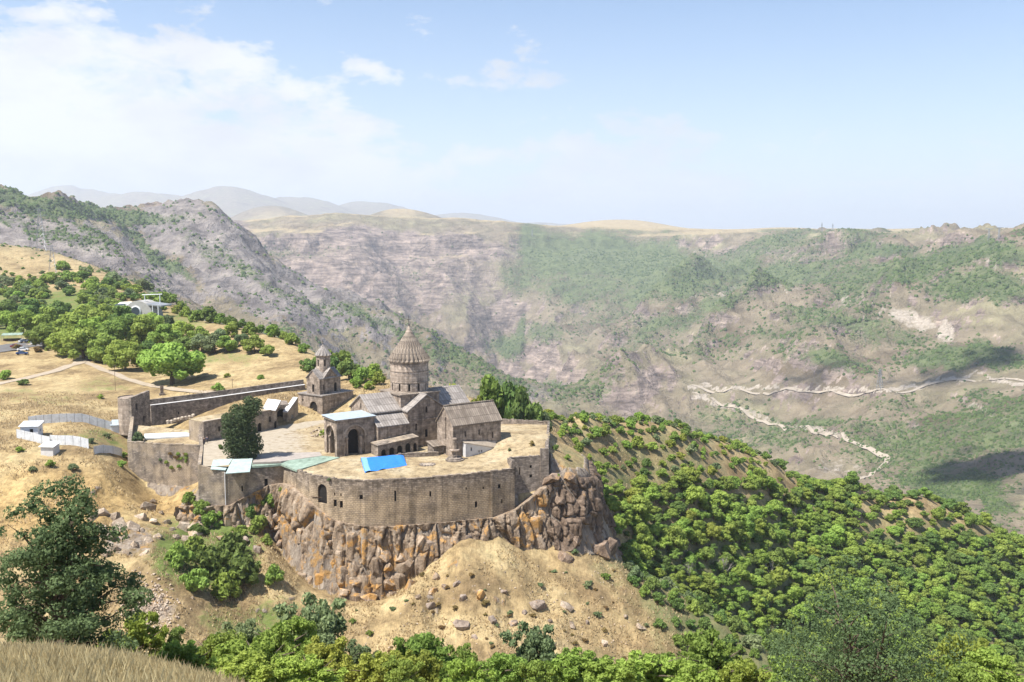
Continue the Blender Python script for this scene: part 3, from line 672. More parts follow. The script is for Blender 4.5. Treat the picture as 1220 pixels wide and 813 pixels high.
def sheet_metal(name, col, rough, pitch):
    m, nt, b = new_mat(name, rough, 0.4)
    uv = N(nt, 'ShaderNodeUVMap'); tc = N(nt, 'ShaderNodeTexCoord')
    w = N(nt, 'ShaderNodeTexWave', inp={'Scale': 1.0 / pitch, 'Distortion': 0.3, 'Detail': 1.0}); L(nt, uv.outputs[0], w.inputs['Vector'])
    t = N(nt, 'ShaderNodeTexNoise', inp={'Scale': 0.9, 'Detail': 7, 'Roughness': 0.68}); L(nt, tc.outputs['Object'], t.inputs['Vector'])
    c = mix(nt, 0.9, tuple(col), ramp(nt, t.outputs['Fac'], [(0.3, 0.7), (0.55, 1.02), (0.7, 1.12)]), 'MULTIPLY')
    c = mix(nt, ramp(nt, t.outputs['Fac'], [(0.62, 0.0), (0.72, 0.55)]), c, (0.30, 0.21, 0.14))
    c = mix(nt, 0.25, c, w.outputs['Color'], 'MULTIPLY')
    L(nt, c, b.inputs['Base Color'])
    bp = N(nt, 'ShaderNodeBump', inp={'Strength': 0.8, 'Distance': 0.06}); L(nt, w.outputs['Fac'], bp.inputs['Height']); L(nt, bp.outputs[0], b.inputs['Normal'])
sheet_metal('metal_blue', (0.46, 0.53, 0.58), 0.5, 0.8)
sheet_metal('metal_green', (0.48, 0.60, 0.57), 0.55, 0.7)
plain('felt_green', (0.24, 0.31, 0.25), 0.85, 0.35, 0.7)
plain('paving', (0.33, 0.29, 0.255), 0.9, 0.18, 0.6, bump=0.02)
plain('asphalt', (0.13, 0.125, 0.12), 0.9, 0.12, 0.3)
plain('road_earth', (0.34, 0.29, 0.23), 0.95, 0.2, 0.05)
plain('gravel', (0.36, 0.295, 0.22), 0.95, 0.16, 0.5, bump=0.04)
plain('tarp', (0.035, 0.20, 0.66), 0.42, 0.10, 2.0)
plain('tarp_pale', (0.20, 0.40, 0.74), 0.45, 0.08, 2.0)
plain('plaster', (0.58, 0.57, 0.56), 0.9, 0.10, 1.3)
plain('white_paint', (0.72, 0.73, 0.74), 0.6, 0.06, 2.0)
sheet_metal('sheet_fence', (0.88, 0.90, 0.91), 0.55, 0.6)
plain('iron', (0.10, 0.09, 0.085), 0.5, 0.2, 4.0, 0.7)
plain('steel_grey', (0.33, 0.34, 0.35), 0.5, 0.1, 2.0, 0.4)
plain('concrete', (0.40, 0.385, 0.36), 0.9, 0.12, 0.8)
plain('glass', (0.05, 0.065, 0.08), 0.12, 0.1)
plain('tyre', (0.02, 0.02, 0.02), 0.9, 0.1)
plain('bone', (0.75, 0.75, 0.75), 0.5, 0.05)
plain('lightstone', (0.42, 0.35, 0.27), 0.92, 0.25, 1.2, bump=0.05)
def terrace_mat():
    m, nt, b = new_mat('terrace_grass', 0.96, 0.1)
    g = N(nt, 'ShaderNodeNewGeometry'); P = g.outputs['Position']
    def noise(s, d=6, r=0.65):
        t = N(nt, 'ShaderNodeTexNoise', inp={'Scale': s, 'Detail': d, 'Roughness': r}); L(nt, P, t.inputs['Vector']); return t.outputs['Fac']
    a = N(nt, 'ShaderNodeAttribute', attribute_name='paved')
    n1, n2, n3 = noise(0.13), noise(0.7), noise(4.0)
    c = ramp(nt, n1, [(0.36, (0.25, 0.185, 0.11)), (0.5, (0.37, 0.29, 0.175)), (0.64, (0.45, 0.37, 0.245))])
    c = mix(nt, 0.95, c, ramp(nt, n2, [(0.32, 0.5), (0.5, 0.98), (0.7, 1.2)]), 'MULTIPLY')
    c = mix(nt, 0.7, c, ramp(nt, n3, [(0.35, 0.6), (0.6, 1.15)]), 'MULTIPLY')
    pf = ramp(nt, math_node(nt, 'ADD', a.outputs['Fac'], math_node(nt, 'MULTIPLY', math_node(nt, 'SUBTRACT', n2, 0.5), 0.8)), [(0.42, 0.0), (0.58, 1.0)])
    c = mix(nt, pf, c, ramp(nt, n2, [(0.3, (0.31, 0.26, 0.195)), (0.7, (0.42, 0.365, 0.285))]))
    L(nt, c, b.inputs['Base Color'])
    bp = N(nt, 'ShaderNodeBump', inp={'Strength': 0.7, 'Distance': 0.35}); L(nt, math_node(nt, 'ADD', n2, math_node(nt, 'MULTIPLY', n3, 0.3)), bp.inputs['Height']); L(nt, bp.outputs[0], b.inputs['Normal'])
terrace_mat()

# ------------------------------------------------------------------ monastery
TH = math.radians(35); CT, ST = math.cos(TH), math.sin(TH)
OX, OY = -39.956, 221.925                       # nearest corner of the entrance porch
def W(x, y, z=0.0): return Vector((OX + x * CT - y * ST, OY + x * ST + y * CT, z))
def WL(X, Y): dx, dy = X - OX, Y - OY; return dx * CT + dy * ST, -dx * ST + dy * CT

# ---- court and terrace floor
TPZ = [(-47, 213, -.9), (-31, 204, -1.0), (-20, 206.5, -1.0), (-11, 209, -1.0), (-4, 212, -.8), (0, 214.5, -.7), (-40, 222, -.05), (-25, 222, -.1), (-13, 220.5, -.1), (-12, 224, -.1), (-5, 217, .2), (2, 219, 1.2), (6.5, 219.5, 1.6), (6, 226, 2.7), (-1, 226.5, 1.8), (-7.5, 224, 0), (-4, 226.6, .5), (-9.5, 223.2, -.1), (-4, 231, 2.8), (-7, 230, 2.2), (3, 240, 2.7), (8, 248, 2.5), (-3, 248, 2.5), (-20, 229, 0), (-14, 234, .6), (-30, 240, 0), (-60, 240, 0), (-60, 225, 0), (-75, 230, 0), (-62, 255, 0), (-50, 262, 0), (-30, 262, .3), (-10, 255, 1.4)]
def fit_small(P):
    A = np.array(P); X = A[:, :2] / 10; r = np.linalg.norm(X[:, None] - X[None], axis=2); n = len(A)
    K = np.where(r > 0, r * r * np.log(r + 1e-12), 0) + 0.02 * np.eye(n); M = np.zeros((n + 3, n + 3)); M[:n, :n] = K; M[:n, n] = 1; M[:n, n + 1:] = X; M[n, :n] = 1; M[n + 1:, :n] = X.T
    return X, np.linalg.solve(M, np.concatenate([A[:, 2], [0, 0, 0]]))
TXs, TWs = fit_small(TPZ)
def tz(x, y):
    q = np.stack([np.atleast_1d(x), np.atleast_1d(y)], 1) / 10; r2 = ((q[:, None] - TXs[None]) ** 2).sum(2); n = len(TXs)
    return (0.5 * r2 * np.log(r2 + 1e-12)) @ TWs[:n] + TWs[n] + q @ TWs[n + 1:] + 0.14 * (fbm(q[:, 0] * 7, q[:, 1] * 7, 3, 5) - 0.5)
def tz1(x, y): return float(tz(x, y)[0])

WALLTOP = [(-52.0, 218.9), (-47.4, 212.8), (-43.5, 208.2), (-39.0, 205.4), (-35.2, 204.1), (-31.2, 203.4), (-25.4, 204.3), (-19.7, 205.8), (-15.3, 207.0), (-10.9, 208.5), (-4.6, 211.1), (0.6, 213.9)]
TOWER = [(0.6, 213.9), (-0.4, 216.6), (2.8, 217.5), (6.6, 218.4), (8.2, 218.8), (9.0, 236.0)]
TERRACE = WALLTOP[:-1] + [(0.55, 213.95), (-0.3, 216.8), (6.6, 218.6), (8.3, 219.1), (9.2, 236), (9.6, 250), (-5, 253), (-14, 262), (-40, 276), (-66, 264), (-77.5, 241), (-75.6, 234.8), (-70, 216.0), (-63.6, 215.6)]
def build_terrace():
    P = [Vector(p) for p in TERRACE]; n = len(P)
    edges = [(i, (i + 1) % n) for i in range(n)]
    xs = np.arange(-80, 12, 1.4); ys = np.arange(202, 278, 1.4); gxx, gyy = np.meshgrid(xs, ys)
    gxx = gxx + RNG.uniform(-.3, .3, gxx.shape); gyy = gyy + RNG.uniform(-.3, .3, gyy.shape)
    ins = sd_poly(gxx, gyy, TERRACE) < -0.7
    pts = P + [Vector((a, b)) for a, b in zip(gxx[ins], gyy[ins])]
    vo, eo, fo, *_ = delaunay_2d_cdt(pts, edges, [list(range(n))], 1, 1e-4)
    zz = tz([v.x for v in vo], [v.y for v in vo])
    me = bpy.data.meshes.new('courtyard'); me.from_pydata([(v.x, v.y, z) for v, z in zip(vo, zz)], [], [f for f in fo])
    at = me.attributes.new('paved', 'FLOAT', 'POINT')
    pv = np.zeros(len(vo))
    for k, v in enumerate(vo):
        px, py = project(v.x, v.y, 0)
        a = max(0, 1 - abs((px - 300) / 90) ** 4 - abs((py - 530) / 26) ** 4)
        path = 1 - min(1, abs((py - 500) - (px - 385) * -0.25) / 9) if 300 < px < 400 and py < 520 else 0
        pv[k] = max(0.62 * a if px < 390 else 0, path, 0.8 if px < 262 else 0)
    at.data.foreach_set('value', pv.astype(np.float32))
    me.materials.append(MAT['terrace_grass'])
    for p in me.polygons: p.use_smooth = True
    o = bpy.data.objects.new('courtyard', me); COL.objects.link(o); o['kind'] = 'structure'
build_terrace()

# ---- curved fortress wall
def along(pts):
    s = [0]
    for a, b in zip(pts[:-1], pts[1:]): s.append(s[-1] + dist(a, b))
    return s
def at_px(A, B, px):
    """distance along A-B where the sight line through column px crosses it"""
    k = (px - 610) / 1180.0; dx, dy = B[0] - A[0], B[1] - A[1]; L_ = math.hypot(dx, dy)
    return (k * A[1] - A[0]) / (dx - k * dy) * L_
def z_at(px, py, A, B):
    s = at_px(A, B, px) / dist(A, B); return PY(px, py, A[1] + (B[1] - A[1]) * s).z
def wall_run(name, label, cat, pts, ztop, zbot, mat, openings=(), thick=0.7, group=None, cap=True):
    """a wall along a line of places; openings are (kind, px, py_bottom, py_top, width)"""
    base = min(zbot if isinstance(zbot, list) else [zbot])
    mid = pts[len(pts) // 2]
    root = thing(name, label, cat, (mid[0], mid[1], base), 0, group)
    mb = MB((mid[0], mid[1], base)); zt = ztop if isinstance(ztop, list) else [ztop] * len(pts); zb = zbot if isinstance(zbot, list) else [zbot] * len(pts)
    inn = []
    for i, p in enumerate(pts):
        a = Vector(pts[max(i - 1, 0)]); b = Vector(pts[min(i + 1, len(pts) - 1)]); d = (b - a).normalized()
        inn.append((p[0] - d.y * thick, p[1] + d.x * thick))
    for i, (A, B) in enumerate(zip(pts[:-1], pts[1:])):
        Ln = dist(A, B); ops = []
        for k, px, pb, pt, w in openings:
            s = at_px(A, B, px)
            if 0.001 < s <= Ln and w / 2 < s < Ln - w / 2:
                z0 = z_at(px, pb, A, B); z1 = z_at(px, pt, A, B); ops.append((k, s, z0, w, z1 - z0))
        wall(root, mb, A, B, [(0, zb[i]), (Ln, zb[i + 1]), (Ln, zt[i + 1]), (0, zt[i])], ops)
        mb.poly([(*A, zt[i]), (*B, zt[i + 1]), (*inn[i + 1], zt[i + 1]), (*inn[i], zt[i])])
        mb.poly([(*inn[i + 1], zb[i + 1]), (*inn[i], zb[i]), (*inn[i], zt[i]), (*inn[i + 1], zt[i + 1])])
    for i in (0, -1):
        q = [(*pts[i], zb[i]), (*pts[i], zt[i]), (*inn[i], zt[i]), (*inn[i], zb[i])]
        mb.poly(q if i == 0 else q[::-1])
    mb.build('masonry', mat, root)
    if cap:
        cb = MB(mb.o); rs = random.Random(len(name) + len(pts))
        for i, (A, B) in enumerate(zip(pts[:-1], pts[1:])):
            Ln = dist(A, B); s = 0.0; d = Vector((B[0] - A[0], B[1] - A[1])).normalized(); nn = Vector((-d.y, d.x))
            while s < Ln - 0.2:
                w = min(rs.uniform(0.5, 1.2), Ln - s); h = rs.uniform(0.06, 0.34)
                z = zt[i] + (zt[i + 1] - zt[i]) * (s + w / 2) / Ln
                a = Vector(A) + d * (s + 0.02) - nn * rs.uniform(0.0, 0.07); b = Vector(A) + d * (s + w - 0.02) - nn * rs.uniform(0.0, 0.07)
                c_ = b + nn * (thick * rs.uniform(0.7, 1.05)); e = a + nn * (thick * rs.uniform(0.7, 1.05))
                cb.prism([tuple(a), tuple(b), tuple(c_), tuple(e)], z - 0.05, [z + h * rs.uniform(.7, 1), z + h * rs.uniform(.7, 1), z + h, z + h])
                s += w
        cb.build('coping_stones', mat, root)
    return root
FW = wall_run('fortress_wall', 'long curved rubble fortress wall standing on the orange stained cliff', 'wall', WALLTOP,
    [-1.0, -.8, -.75, -.75, -.75, -.8, -.8, -.8, -.8, -.75, -.7, -.6], [-6.2, -6.8, -9.0, -11.5, -12, -12.2, -12.2, -12.4, -12.4, -12.5, -12.2, -12.0], 'rubble_fort',
    [('a', 377.5, 600, 577, 2.6), ('r', 393, 604, 595.5, .75), ('r', 400.5, 605.5, 597, .75), ('r', 392.5, 591, 587, .3), ('r', 400.3, 592, 588, .3), ('r', 425, 595.5, 590, .75), ('r', 467, 597.5, 585, .4), ('r', 510, 592, 585.5, .4), ('r', 566, 605, 597.5, .6), ('r', 546, 604.5, 600, 1.5), ('r', 594.5, 582, 577, .7), ('r', 597.5, 600, 595, .4), ('r', 554, 584, 581, .35), ('r', 575, 583, 580, .35)])
def balcony_rail():
    p = PY(377.5, 592, 207.0); mb = MB(FW.location); a = PY(371, 592, 207.9); b = PY(384, 593, 206.4)
    mb.bar(a, b, 0.07); mb.build('railing', 'door_wood', FW)
balcony_rail()
for A in (WALLTOP[10],):
    mb = MB(FW.location); x, y = A
    mb.prism([(x - .1, y - .25), (x + .35, y - .1), (x + .3, y + .3), (x - .15, y + .2)], -12.3, -.72); mb.build('buttress', 'rubble_fort', FW)
TW_ = wall_run('fortress_tower', 'grey stone corner tower at the sheer end of the fortress wall', 'tower', TOWER, [1.0, 1.15, 1.2, 1.3, 2.6, 2.7], [-11.5, -9.5, -9, -8.5, -8.2, -8], 'rubble_grey',
    [('a', 611.5, 568, 555, .95), ('r', 633, 569.5, 565.5, .65), ('r', 633, 558, 554.5, .5), ('r', 619.5, 566, 557, .3)], 0.8)
mb = MB(TW_.location); mb.prism([(6.5, 218.1), (8.35, 218.5), (8.3, 219.3), (6.3, 219.0)], -8.5, 2.9); mb.build('buttress', 'rubble_grey', TW_)
wall_run('parapet_wall', 'low drystone wall along the far edge of the terrace by trees', 'wall', [(9.0, 236.5), (9.7, 249.5), (2.5, 251), (-5.5, 252.5)], [2.9, 3.3, 3.4, 3.5], [-2, -1, 0, 0], 'rubble_grey', (), 0.6)

# ---- church
def roof_gable(mb, x0, x1, y0, y1, ze, zr, axis='x', over=0.35, t=0.28):
    dz = 0.0
    if axis == 'x':
        ym = (y0 + y1) / 2; k = (zr - ze) / (ym - y0); e0, e1 = y0 - over, y1 + over; zz = ze - k * over
        mb.slab([(x0 - over, e0, zz + t), (x1 + over, e0, zz + t), (x1 + over, ym, zr + t), (x0 - over, ym, zr + t)], t)
        mb.slab([(x1 + over, e1, zz + t), (x0 - over, e1, zz + t), (x0 - over, ym, zr + t + .004), (x1 + over, ym, zr + t + .004)], t)
    else:
        xm = (x0 + x1) / 2; k = (zr - ze) / (xm - x0); e0, e1 = x0 - over, x1 + over; zz = ze - k * over
        mb.slab([(e0, y1 + over, zz + t), (e0, y0 - over, zz + t), (xm, y0 - over, zr + t), (xm, y1 + over, zr + t)], t)
        mb.slab([(e1, y0 - over, zz + t), (e1, y1 + over, zz + t), (xm, y1 + over, zr + t + .004), (xm, y0 - over, zr + t + .004)], t)
def pleated_cone(mb, cx, cy, R, z0, z1, n=26, tip=0.06, rows=6, droop=0.35):
    """umbrella roof: folded stone pleats with a toothed lower edge"""
    i = len(mb.v); m = n * 2
    for j in range(rows + 1):
        t = j / rows; r0 = R * (1 - t) + tip * t; z = z0 + (z1 - z0) * t
        for k in range(m):
            up = k % 2; a = 2 * math.pi * k / m; amp = 0.055 * (1 - t) ** 0.6
            r = r0 * (1 + (amp if up else -amp)); zz = z + ((0.0 if up else -droop) if j == 0 else 0)
            mb.v.append(Vector((cx + r * math.cos(a), cy + r * math.sin(a), zz)))
    for j in range(rows):
        for k in range(m):
            a = i + j * m + k; b = i + j * m + (k + 1) % m; mb.f.append((a, b, b + m, a + m))
    mb.f.append(tuple(range(i + rows * m, i + rows * m + m))); mb.f.append(tuple(range(i + m - 1, i - 1, -1)))
def drum(root, org, cx, cy, R, z0, z1, n, every, win, mat):
    mb = MB(org)
    for k in range(n):
        a0 = 2 * math.pi * (k - .5) / n; a1 = 2 * math.pi * (k + .5) / n
        A = (cx + R * math.cos(a0), cy + R * math.sin(a0)); B = (cx + R * math.cos(a1), cy + R * math.sin(a1)); Ln = dist(A, B)
        ops = [('r', Ln / 2, win[0], win[1], win[2])] if k % every == 0 else []
        wall(root, mb, A, B, quad(Ln, z0, z1), ops)
    mb.build('drum_wall', mat, root)
def cross_bar(root, org, cx, cy, z0, z1, w, r, d=(1, 0)):
    mb = MB(org); zc = z0 + (z1 - z0) * .66
    mb.bar((cx, cy, z0), (cx, cy, z1), r); mb.bar((cx - d[0] * w, cy - d[1] * w, zc), (cx + d[0] * w, cy + d[1] * w, zc), r)
    mb.ring(cx, cy, [(r, z0), (r * 3, z0 + .25), (r * 3, z0 + .45), (r, z0 + .7)], 8)
    mb.build('cross', 'iron', root)

CX, CY = 23.4, 8.15
ch = thing('church', 'domed stone church with a ribbed conical roof above the terrace', 'church', W(CX, CY), TH)
OC = (CX, CY, 0)
mb = MB(OC)
def church_walls():
    # footprint as separate wall runs, counter-clockwise, outside on the right
    wall(ch, mb, (10, 13.8), (10, 2.6), [(0, -.6), (11.2, -.6), (11.2, 9.0), (5.6, 12.5), (0, 9.0)], [('r', 5.6, 9.2, .5, 1.5)])
    wall(ch, mb, (10, 2.6), (18.3, 2.6), quad(8.3, 6.0, 9.0), [])
    wall(ch, mb, (10, 2.6), (10, -.6), [(0, -.6), (3.2, -.6), (3.2, 6.2), (0, 8.25)], [('r', 1.8, 2.6, .4, 1.3)])
    wall(ch, mb, (10, -.6), (18.3, -.6), quad(8.3, -.6, 6.2), [])
    wall(ch, mb, (18.3, 2.6), (18.3, -.2), quad(2.8, 5.5, 9.0), [])
    wall(ch, mb, (18.3, -.2), (28.5, -.2), [(0, -.6), (10.2, -.6), (10.2, 9.0), (5.1, 12.5), (0, 9.0)],
         [('r', 5.1, 8.2, .55, 1.5), ('r', 2.2, 4.1, .5, 1.7), ('r', 8.0, 4.1, .5, 1.7), ('r', 5.0, 2.2, .75, 1.9)], names=['window', 'window', 'window', 'doorway'])
    wall(ch, mb, (28.5, -.2), (28.5, 3.2), quad(3.4, -.6, 9.0), [])
    wall(ch, mb, (28.5, 3.2), (37.5, 3.2), quad(9, -.6, 9.0), [])
    wall(ch, mb, (37.5, 3.2), (37.5, 13.2), [(0, -.6), (10, -.6), (10, 9.0), (5, 12.5), (0, 9.0)], [('r', 5, 6, .5, 1.6)])
    wall(ch, mb, (37.5, 13.2), (28.5, 13.2), quad(9, -.6, 9.0), [])
    wall(ch, mb, (28.5, 13.2), (28.5, 16.5), quad(3.3, -.6, 9.0), [])
    wall(ch, mb, (28.5, 16.5), (18.3, 16.5), [(0, -.6), (10.2, -.6), (10.2, 9.0), (5.1, 12.5), (0, 9.0)], [])
    wall(ch, mb, (18.3, 16.5), (18.3, 13.8), quad(2.7, -.6, 9.0), [])
    wall(ch, mb, (18.3, 13.8), (10, 13.8), quad(8.3, -.6, 9.0), [])
    mb.box(18.0, 28.8, 2.9, 13.4, 9.5, 12.35)      # the square stage under the drum
    # string courses
    mb.box(18.25, 28.55, -.34, -.203, 6.55, 6.85)
church_walls()
mb.build('wall', 'ashlar', ch)
rf = MB(OC)
roof_gable(rf, 10, 18.6, 2.6, 13.8, 9.0, 12.5, 'x'); rf.build('roof', 'roof_grey', ch)
rf = MB(OC); roof_gable(rf, 18.3, 28.5, -.2, 8.0, 9.0, 12.5, 'y'); rf.build('roof', 'roof_grey', ch)
rf = MB(OC); roof_gable(rf, 18.3, 28.5, 8.3, 16.5, 9.0, 12.5, 'y'); rf.build('roof', 'roof_grey', ch)
rf = MB(OC); roof_gable(rf, 28.2, 37.5, 3.2, 13.2, 9.0, 12.52, 'x'); rf.build('roof', 'roof_grey', ch)
rf = MB(OC); rf.slab([(9.7, -.95, 6.25), (18.25, -.95, 6.25), (18.25, 2.55, 8.55), (9.7, 2.55, 8.55)], .25); rf.build('aisle_roof', 'roof_grey', ch)
rf = MB(OC); rf.prism([(17.7, 2.6), (29.1, 2.6), (29.1, 13.7), (17.7, 13.7)], 12.36, 12.6, None); rf.prism([(17.7, 2.6), (29.1, 2.6), (29.1, 13.7), (17.7, 13.7)], 12.6, 13.0, [(20, 4.9), (26.8, 4.9), (26.8, 11.4), (20, 11.4)]); rf.build('drum_base_roof', 'roof_stone', ch)
dr = bpy.data.objects.new('drum', None); COL.objects.link(dr); dr.parent = ch
drum(dr, OC, CX, CY, 4.75, 12.4, 20.0, 24, 2, (13.0, .5, 1.75), 'ashlar_pale')
mb = MB(OC)
for z in (14.95, 17.6, 19.55):
    mb.ring(CX, CY, [(4.77, z), (4.84, z + .05), (4.84, z + .2), (4.77, z + .25)], 56, False)
mb.build('string_course', 'ashlar', dr)
mb = MB(OC); mb.ring(CX, CY, [(4.78, 19.8), (5.0, 20.0), (5.0, 20.3), (4.6, 20.4)], 56); mb.build('cornice', 'ashlar', dr)
mb = MB(OC); pleated_cone(mb, CX, CY, 5.15, 20.35, 27.2, 28, 0.75, 7); 
dome = mb.build('conical_roof', 'roof_stone', ch)
mb = MB(OC); mb.ring(CX, CY, [(.95, 26.9), (.95, 27.15), (.62, 27.6), (.16, 28.7)], 20); mb.build('finial', 'ashlar_pale', dome)
cross_bar(dome, OC, CX, CY, 28.5, 31.2, .5, .07)

# ---- entrance porch with two deep arches
po = thing('entrance_porch', 'tall stone porch with deep arches and a flat blue metal roof beside the church', 'porch', W(4.8, 4.1), TH)
OP = (4.8, 4.1, 0)
def porch_face(A, B, s, w_out, w_in, h_out, h_in):
    Ln = dist(A, B); mb = MB(OP)
    to3 = mb.panel(A, B, quad(Ln, -.6, 8.3), [arch(s, -.55, w_out, h_out + .55, 14)], 0.7)
    d = (Vector((B[0], B[1], 0)) - Vector((A[0], A[1], 0))).normalized(); n = Vector((d.y, -d.x, 0))
    A2 = Vector((A[0], A[1], 0)) - n * .69; B2 = A2 + d * Ln
    o2 = arch(s, -.5, w_out + .04, h_out + .52, 14)
    mb.panel(A2, B2, o2, [arch(s, -.45, w_in, h_in + .45, 14)], 0.8)
    mb.build('wall', 'ashlar', po)
    for sg in (-1, 1):
        c = Vector((A[0], A[1], 0)) + d * (s + sg * (w_in / 2 + .32)) - n * .55
        im = MB(OP); im.ring(c.x, c.y, [(.34, -.5), (.34, .2), (.22, .3), (.22, h_in * .60), (.36, h_in * .66), (.36, h_in * .70)], 10)
        im.build('column', 'ashlar_pale', po)
    # raised arch band
    bd = MB(OP); m = 14
    for k in range(m):
        t0, t1 = math.pi * k / m, math.pi * (k + 1) / m; r0, r1 = w_out / 2 + .02, w_out / 2 + .4; zc = h_out - w_out / 2
        q = [(s + r0 * math.cos(t0), zc + r0 * math.sin(t0)), (s + r1 * math.cos(t0), zc + r1 * math.sin(t0)), (s + r1 * math.cos(t1), zc + r1 * math.sin(t1)), (s + r0 * math.cos(t1), zc + r0 * math.sin(t1))]
        P3 = [Vector((A[0], A[1], 0)) + d * a + Vector((0, 0, z)) for a, z in q]
        bd.poly([p + n * .1 for p in P3]); bd.poly([P3[1], P3[2], P3[2] + n * .1, P3[1] + n * .1][::-1]); bd.poly([P3[0], P3[3], P3[3] + n * .1, P3[0] + n * .1])
    bd.build('arch_moulding', 'ashlar_pale', po)
porch_face((0.1, .7), (9.8, .7), 4.6, 5.2, 2.9, 6.9, 6.0)
porch_face((0.1, 7.6), (0.1, .7), 3.5, 4.4, 2.7, 6.9, 6.0)
mb = MB(OP); mb.panel((9.8, .7), (9.8, 7.6), quad(6.9, -.6, 8.3)); mb.panel((9.8, 7.6), (.1, 7.6), quad(9.7, -.6, 8.3)); mb.build('wall', 'ashlar', po)
mb = MB(OP); mb.box(1.9, 9.4, 2.6, 7.2, -.5, 7.6); mb.build('dark_interior', 'dark', po)  # near-black block standing in for the shade inside the porch
mb = MB(OP); mb.prism([(-.25, .35), (9.95, .35), (9.95, 7.9), (-.25, 7.9)], 8.303, 8.62); mb.build('cornice', 'ashlar', po)
mb = MB(OP); mb.slab([(-.4, .2, 8.72), (10.1, .2, 8.78), (10.1, 8.0, 9.0), (-.4, 8.0, 8.94)], .09); mb.build('roof', 'metal_blue', po)

# ---- side chapel
sc = thing('chapel', 'steep roofed stone chapel standing apart at the grassy side of the church', 'chapel', W(28.6, -11.0), TH)
OS = (28.6, -11.0, 0); mb = MB(OS)
wall(sc, mb, (22, -7.4), (22, -14.6), [(0, -.8), (7.2, -.8), (7.2, 7.4), (3.6, 11.2), (0, 7.4)], [('r', 3.4, 6.4, .45, 2.2), ('r', 3.6, .1, .9, 2.0)], names=['window', 'doorway'])
wall(sc, mb, (22, -14.6), (35.3, -14.6), quad(13.3, -.8, 7.4), [('r', 3.4, 4.4, .4, 1.3), ('r', 7.2, 4.4, .4, 1.3), ('r', 11, 3.2, .4, 1.5)])
wall(sc, mb, (35.3, -14.6), (35.3, -7.4), [(0, -.8), (7.2, -.8), (7.2, 7.4), (3.6, 11.2), (0, 7.4)], [])
wall(sc, mb, (35.3, -7.4), (22, -7.4), quad(13.3, -.8, 7.4), [])
mb.build('wall', 'ashlar', sc)
mb = MB(OS); roof_gable(mb, 22, 35.3, -14.6, -7.4, 7.4, 11.2, 'x', .3, .25); mb.build('roof', 'roof_stone', sc)
mb = MB(OS); mb.box(21.78, 21.99, -11.6, -11.0, 4.2, 9.0); mb.build('carved_slab', 'ashlar', sc)
mb = MB(OS); mb.bar((21.7, -11, 11.55), (35.6, -11, 11.55), .18, 6); mb.build('ridge_cap', 'roof_stone', sc)

# ---- arcade, hut, lean-to
ar = thing('arcade', 'low vaulted arcade with dark round arches in front of the church', 'arcade', W(13.5, -4.2), TH)
OA = (13.5, -4.2, 0); mb = MB(OA)
wall(ar, mb, (8.2, -4.0), (18.8, -4.0), quad(10.6, -.8, 2.4, 3.3), [('a', 1.5, -.4, 1.3, 1.9), ('a', 3.6, -.4, 1.35, 2.1), ('a', 5.7, -.4, 1.4, 2.3), ('a', 7.9, -.4, 1.4, 2.6), ('a', 9.8, 0, 1.0, 2.0)], names=['arch_opening'] * 5)
wall(ar, mb, (8.2, -.65), (8.2, -4.0), quad(3.35, -.8, 2.6, 2.4), [])
wall(ar, mb, (18.8, -4.0), (18.8, -.65), quad(3.35, -.8, 3.3, 3.5), [])
mb.build('wall', 'rubble_grey', ar)
mb = MB(OA); mb.slab([(8.0, -4.2, 2.62), (18.95, -4.2, 3.52), (18.95, -.66, 3.75), (8.0, -.66, 2.85)], .2); mb.build('roof', 'rubble', ar)
hu = thing('stone_hut', 'small stone hut with a slab roof between arcade and chapel', 'hut', W(20.8, -8.9), TH)
OH = (20.8, -8.9, 0); mb = MB(OH)
wall(hu, mb, (19.4, -10.2), (23.0, -10.2), quad(3.6, -.6, 2.0), [('r', 3.0, -.2, .75, 2.0)], names=['doorway'])
wall(hu, mb, (19.4, -7.4), (19.4, -10.2), quad(2.8, -.6, 2.7, 2.0), []); wall(hu, mb, (23.0, -10.2), (23.0, -7.4), quad(2.8, -.6, 2.0, 2.7), [])
wall(hu, mb, (23.0, -7.4), (19.4, -7.4), quad(3.6, -.6, 2.7), []); mb.build('wall', 'rubble_grey', hu)
mb = MB(OH); mb.slab([(19.1, -10.5, 2.1), (23.2, -10.5, 2.1), (23.2, -7.2, 2.95), (19.1, -7.2, 2.95)], .18); mb.build('roof', 'roof_stone', hu)
lw = thing('plastered_lean_to', 'whitewashed lean-to wall with a sloping grassy top below the chapel', 'lean-to', W(28, -15.6), TH)
OL = (28, -15.6, 0); mb = MB(OL)
wall(lw, mb, (24.6, -15.9), (33.6, -15.6), [(0, -.6), (9, -.2), (9, .9), (0, 3.3)], [('r', 1.6, 1.2, .4, .8), ('r', 3.8, .5, .35, .55), ('r', 4.5, .5, .35, .55)])
wall(lw, mb, (24.6, -14.65), (24.6, -15.9), quad(1.25, -.6, 3.3), []); mb.build('wall', 'plaster', lw)
mb = MB(OL); mb.slab([(24.4, -16.05, 3.38), (33.7, -15.75, .98), (33.7, -14.7, 2.4), (24.4, -14.66, 3.5)], .14); mb.build('roof', 'lightstone', lw)
wall_run('garden_wall', 'knee-high stone wall below the arcade arches', 'wall', [W(11.5, -7.6)[:2], W(20.2, -11.2)[:2]], [.75, .75], [-.6, -.6], 'rubble_grey', (), .5)

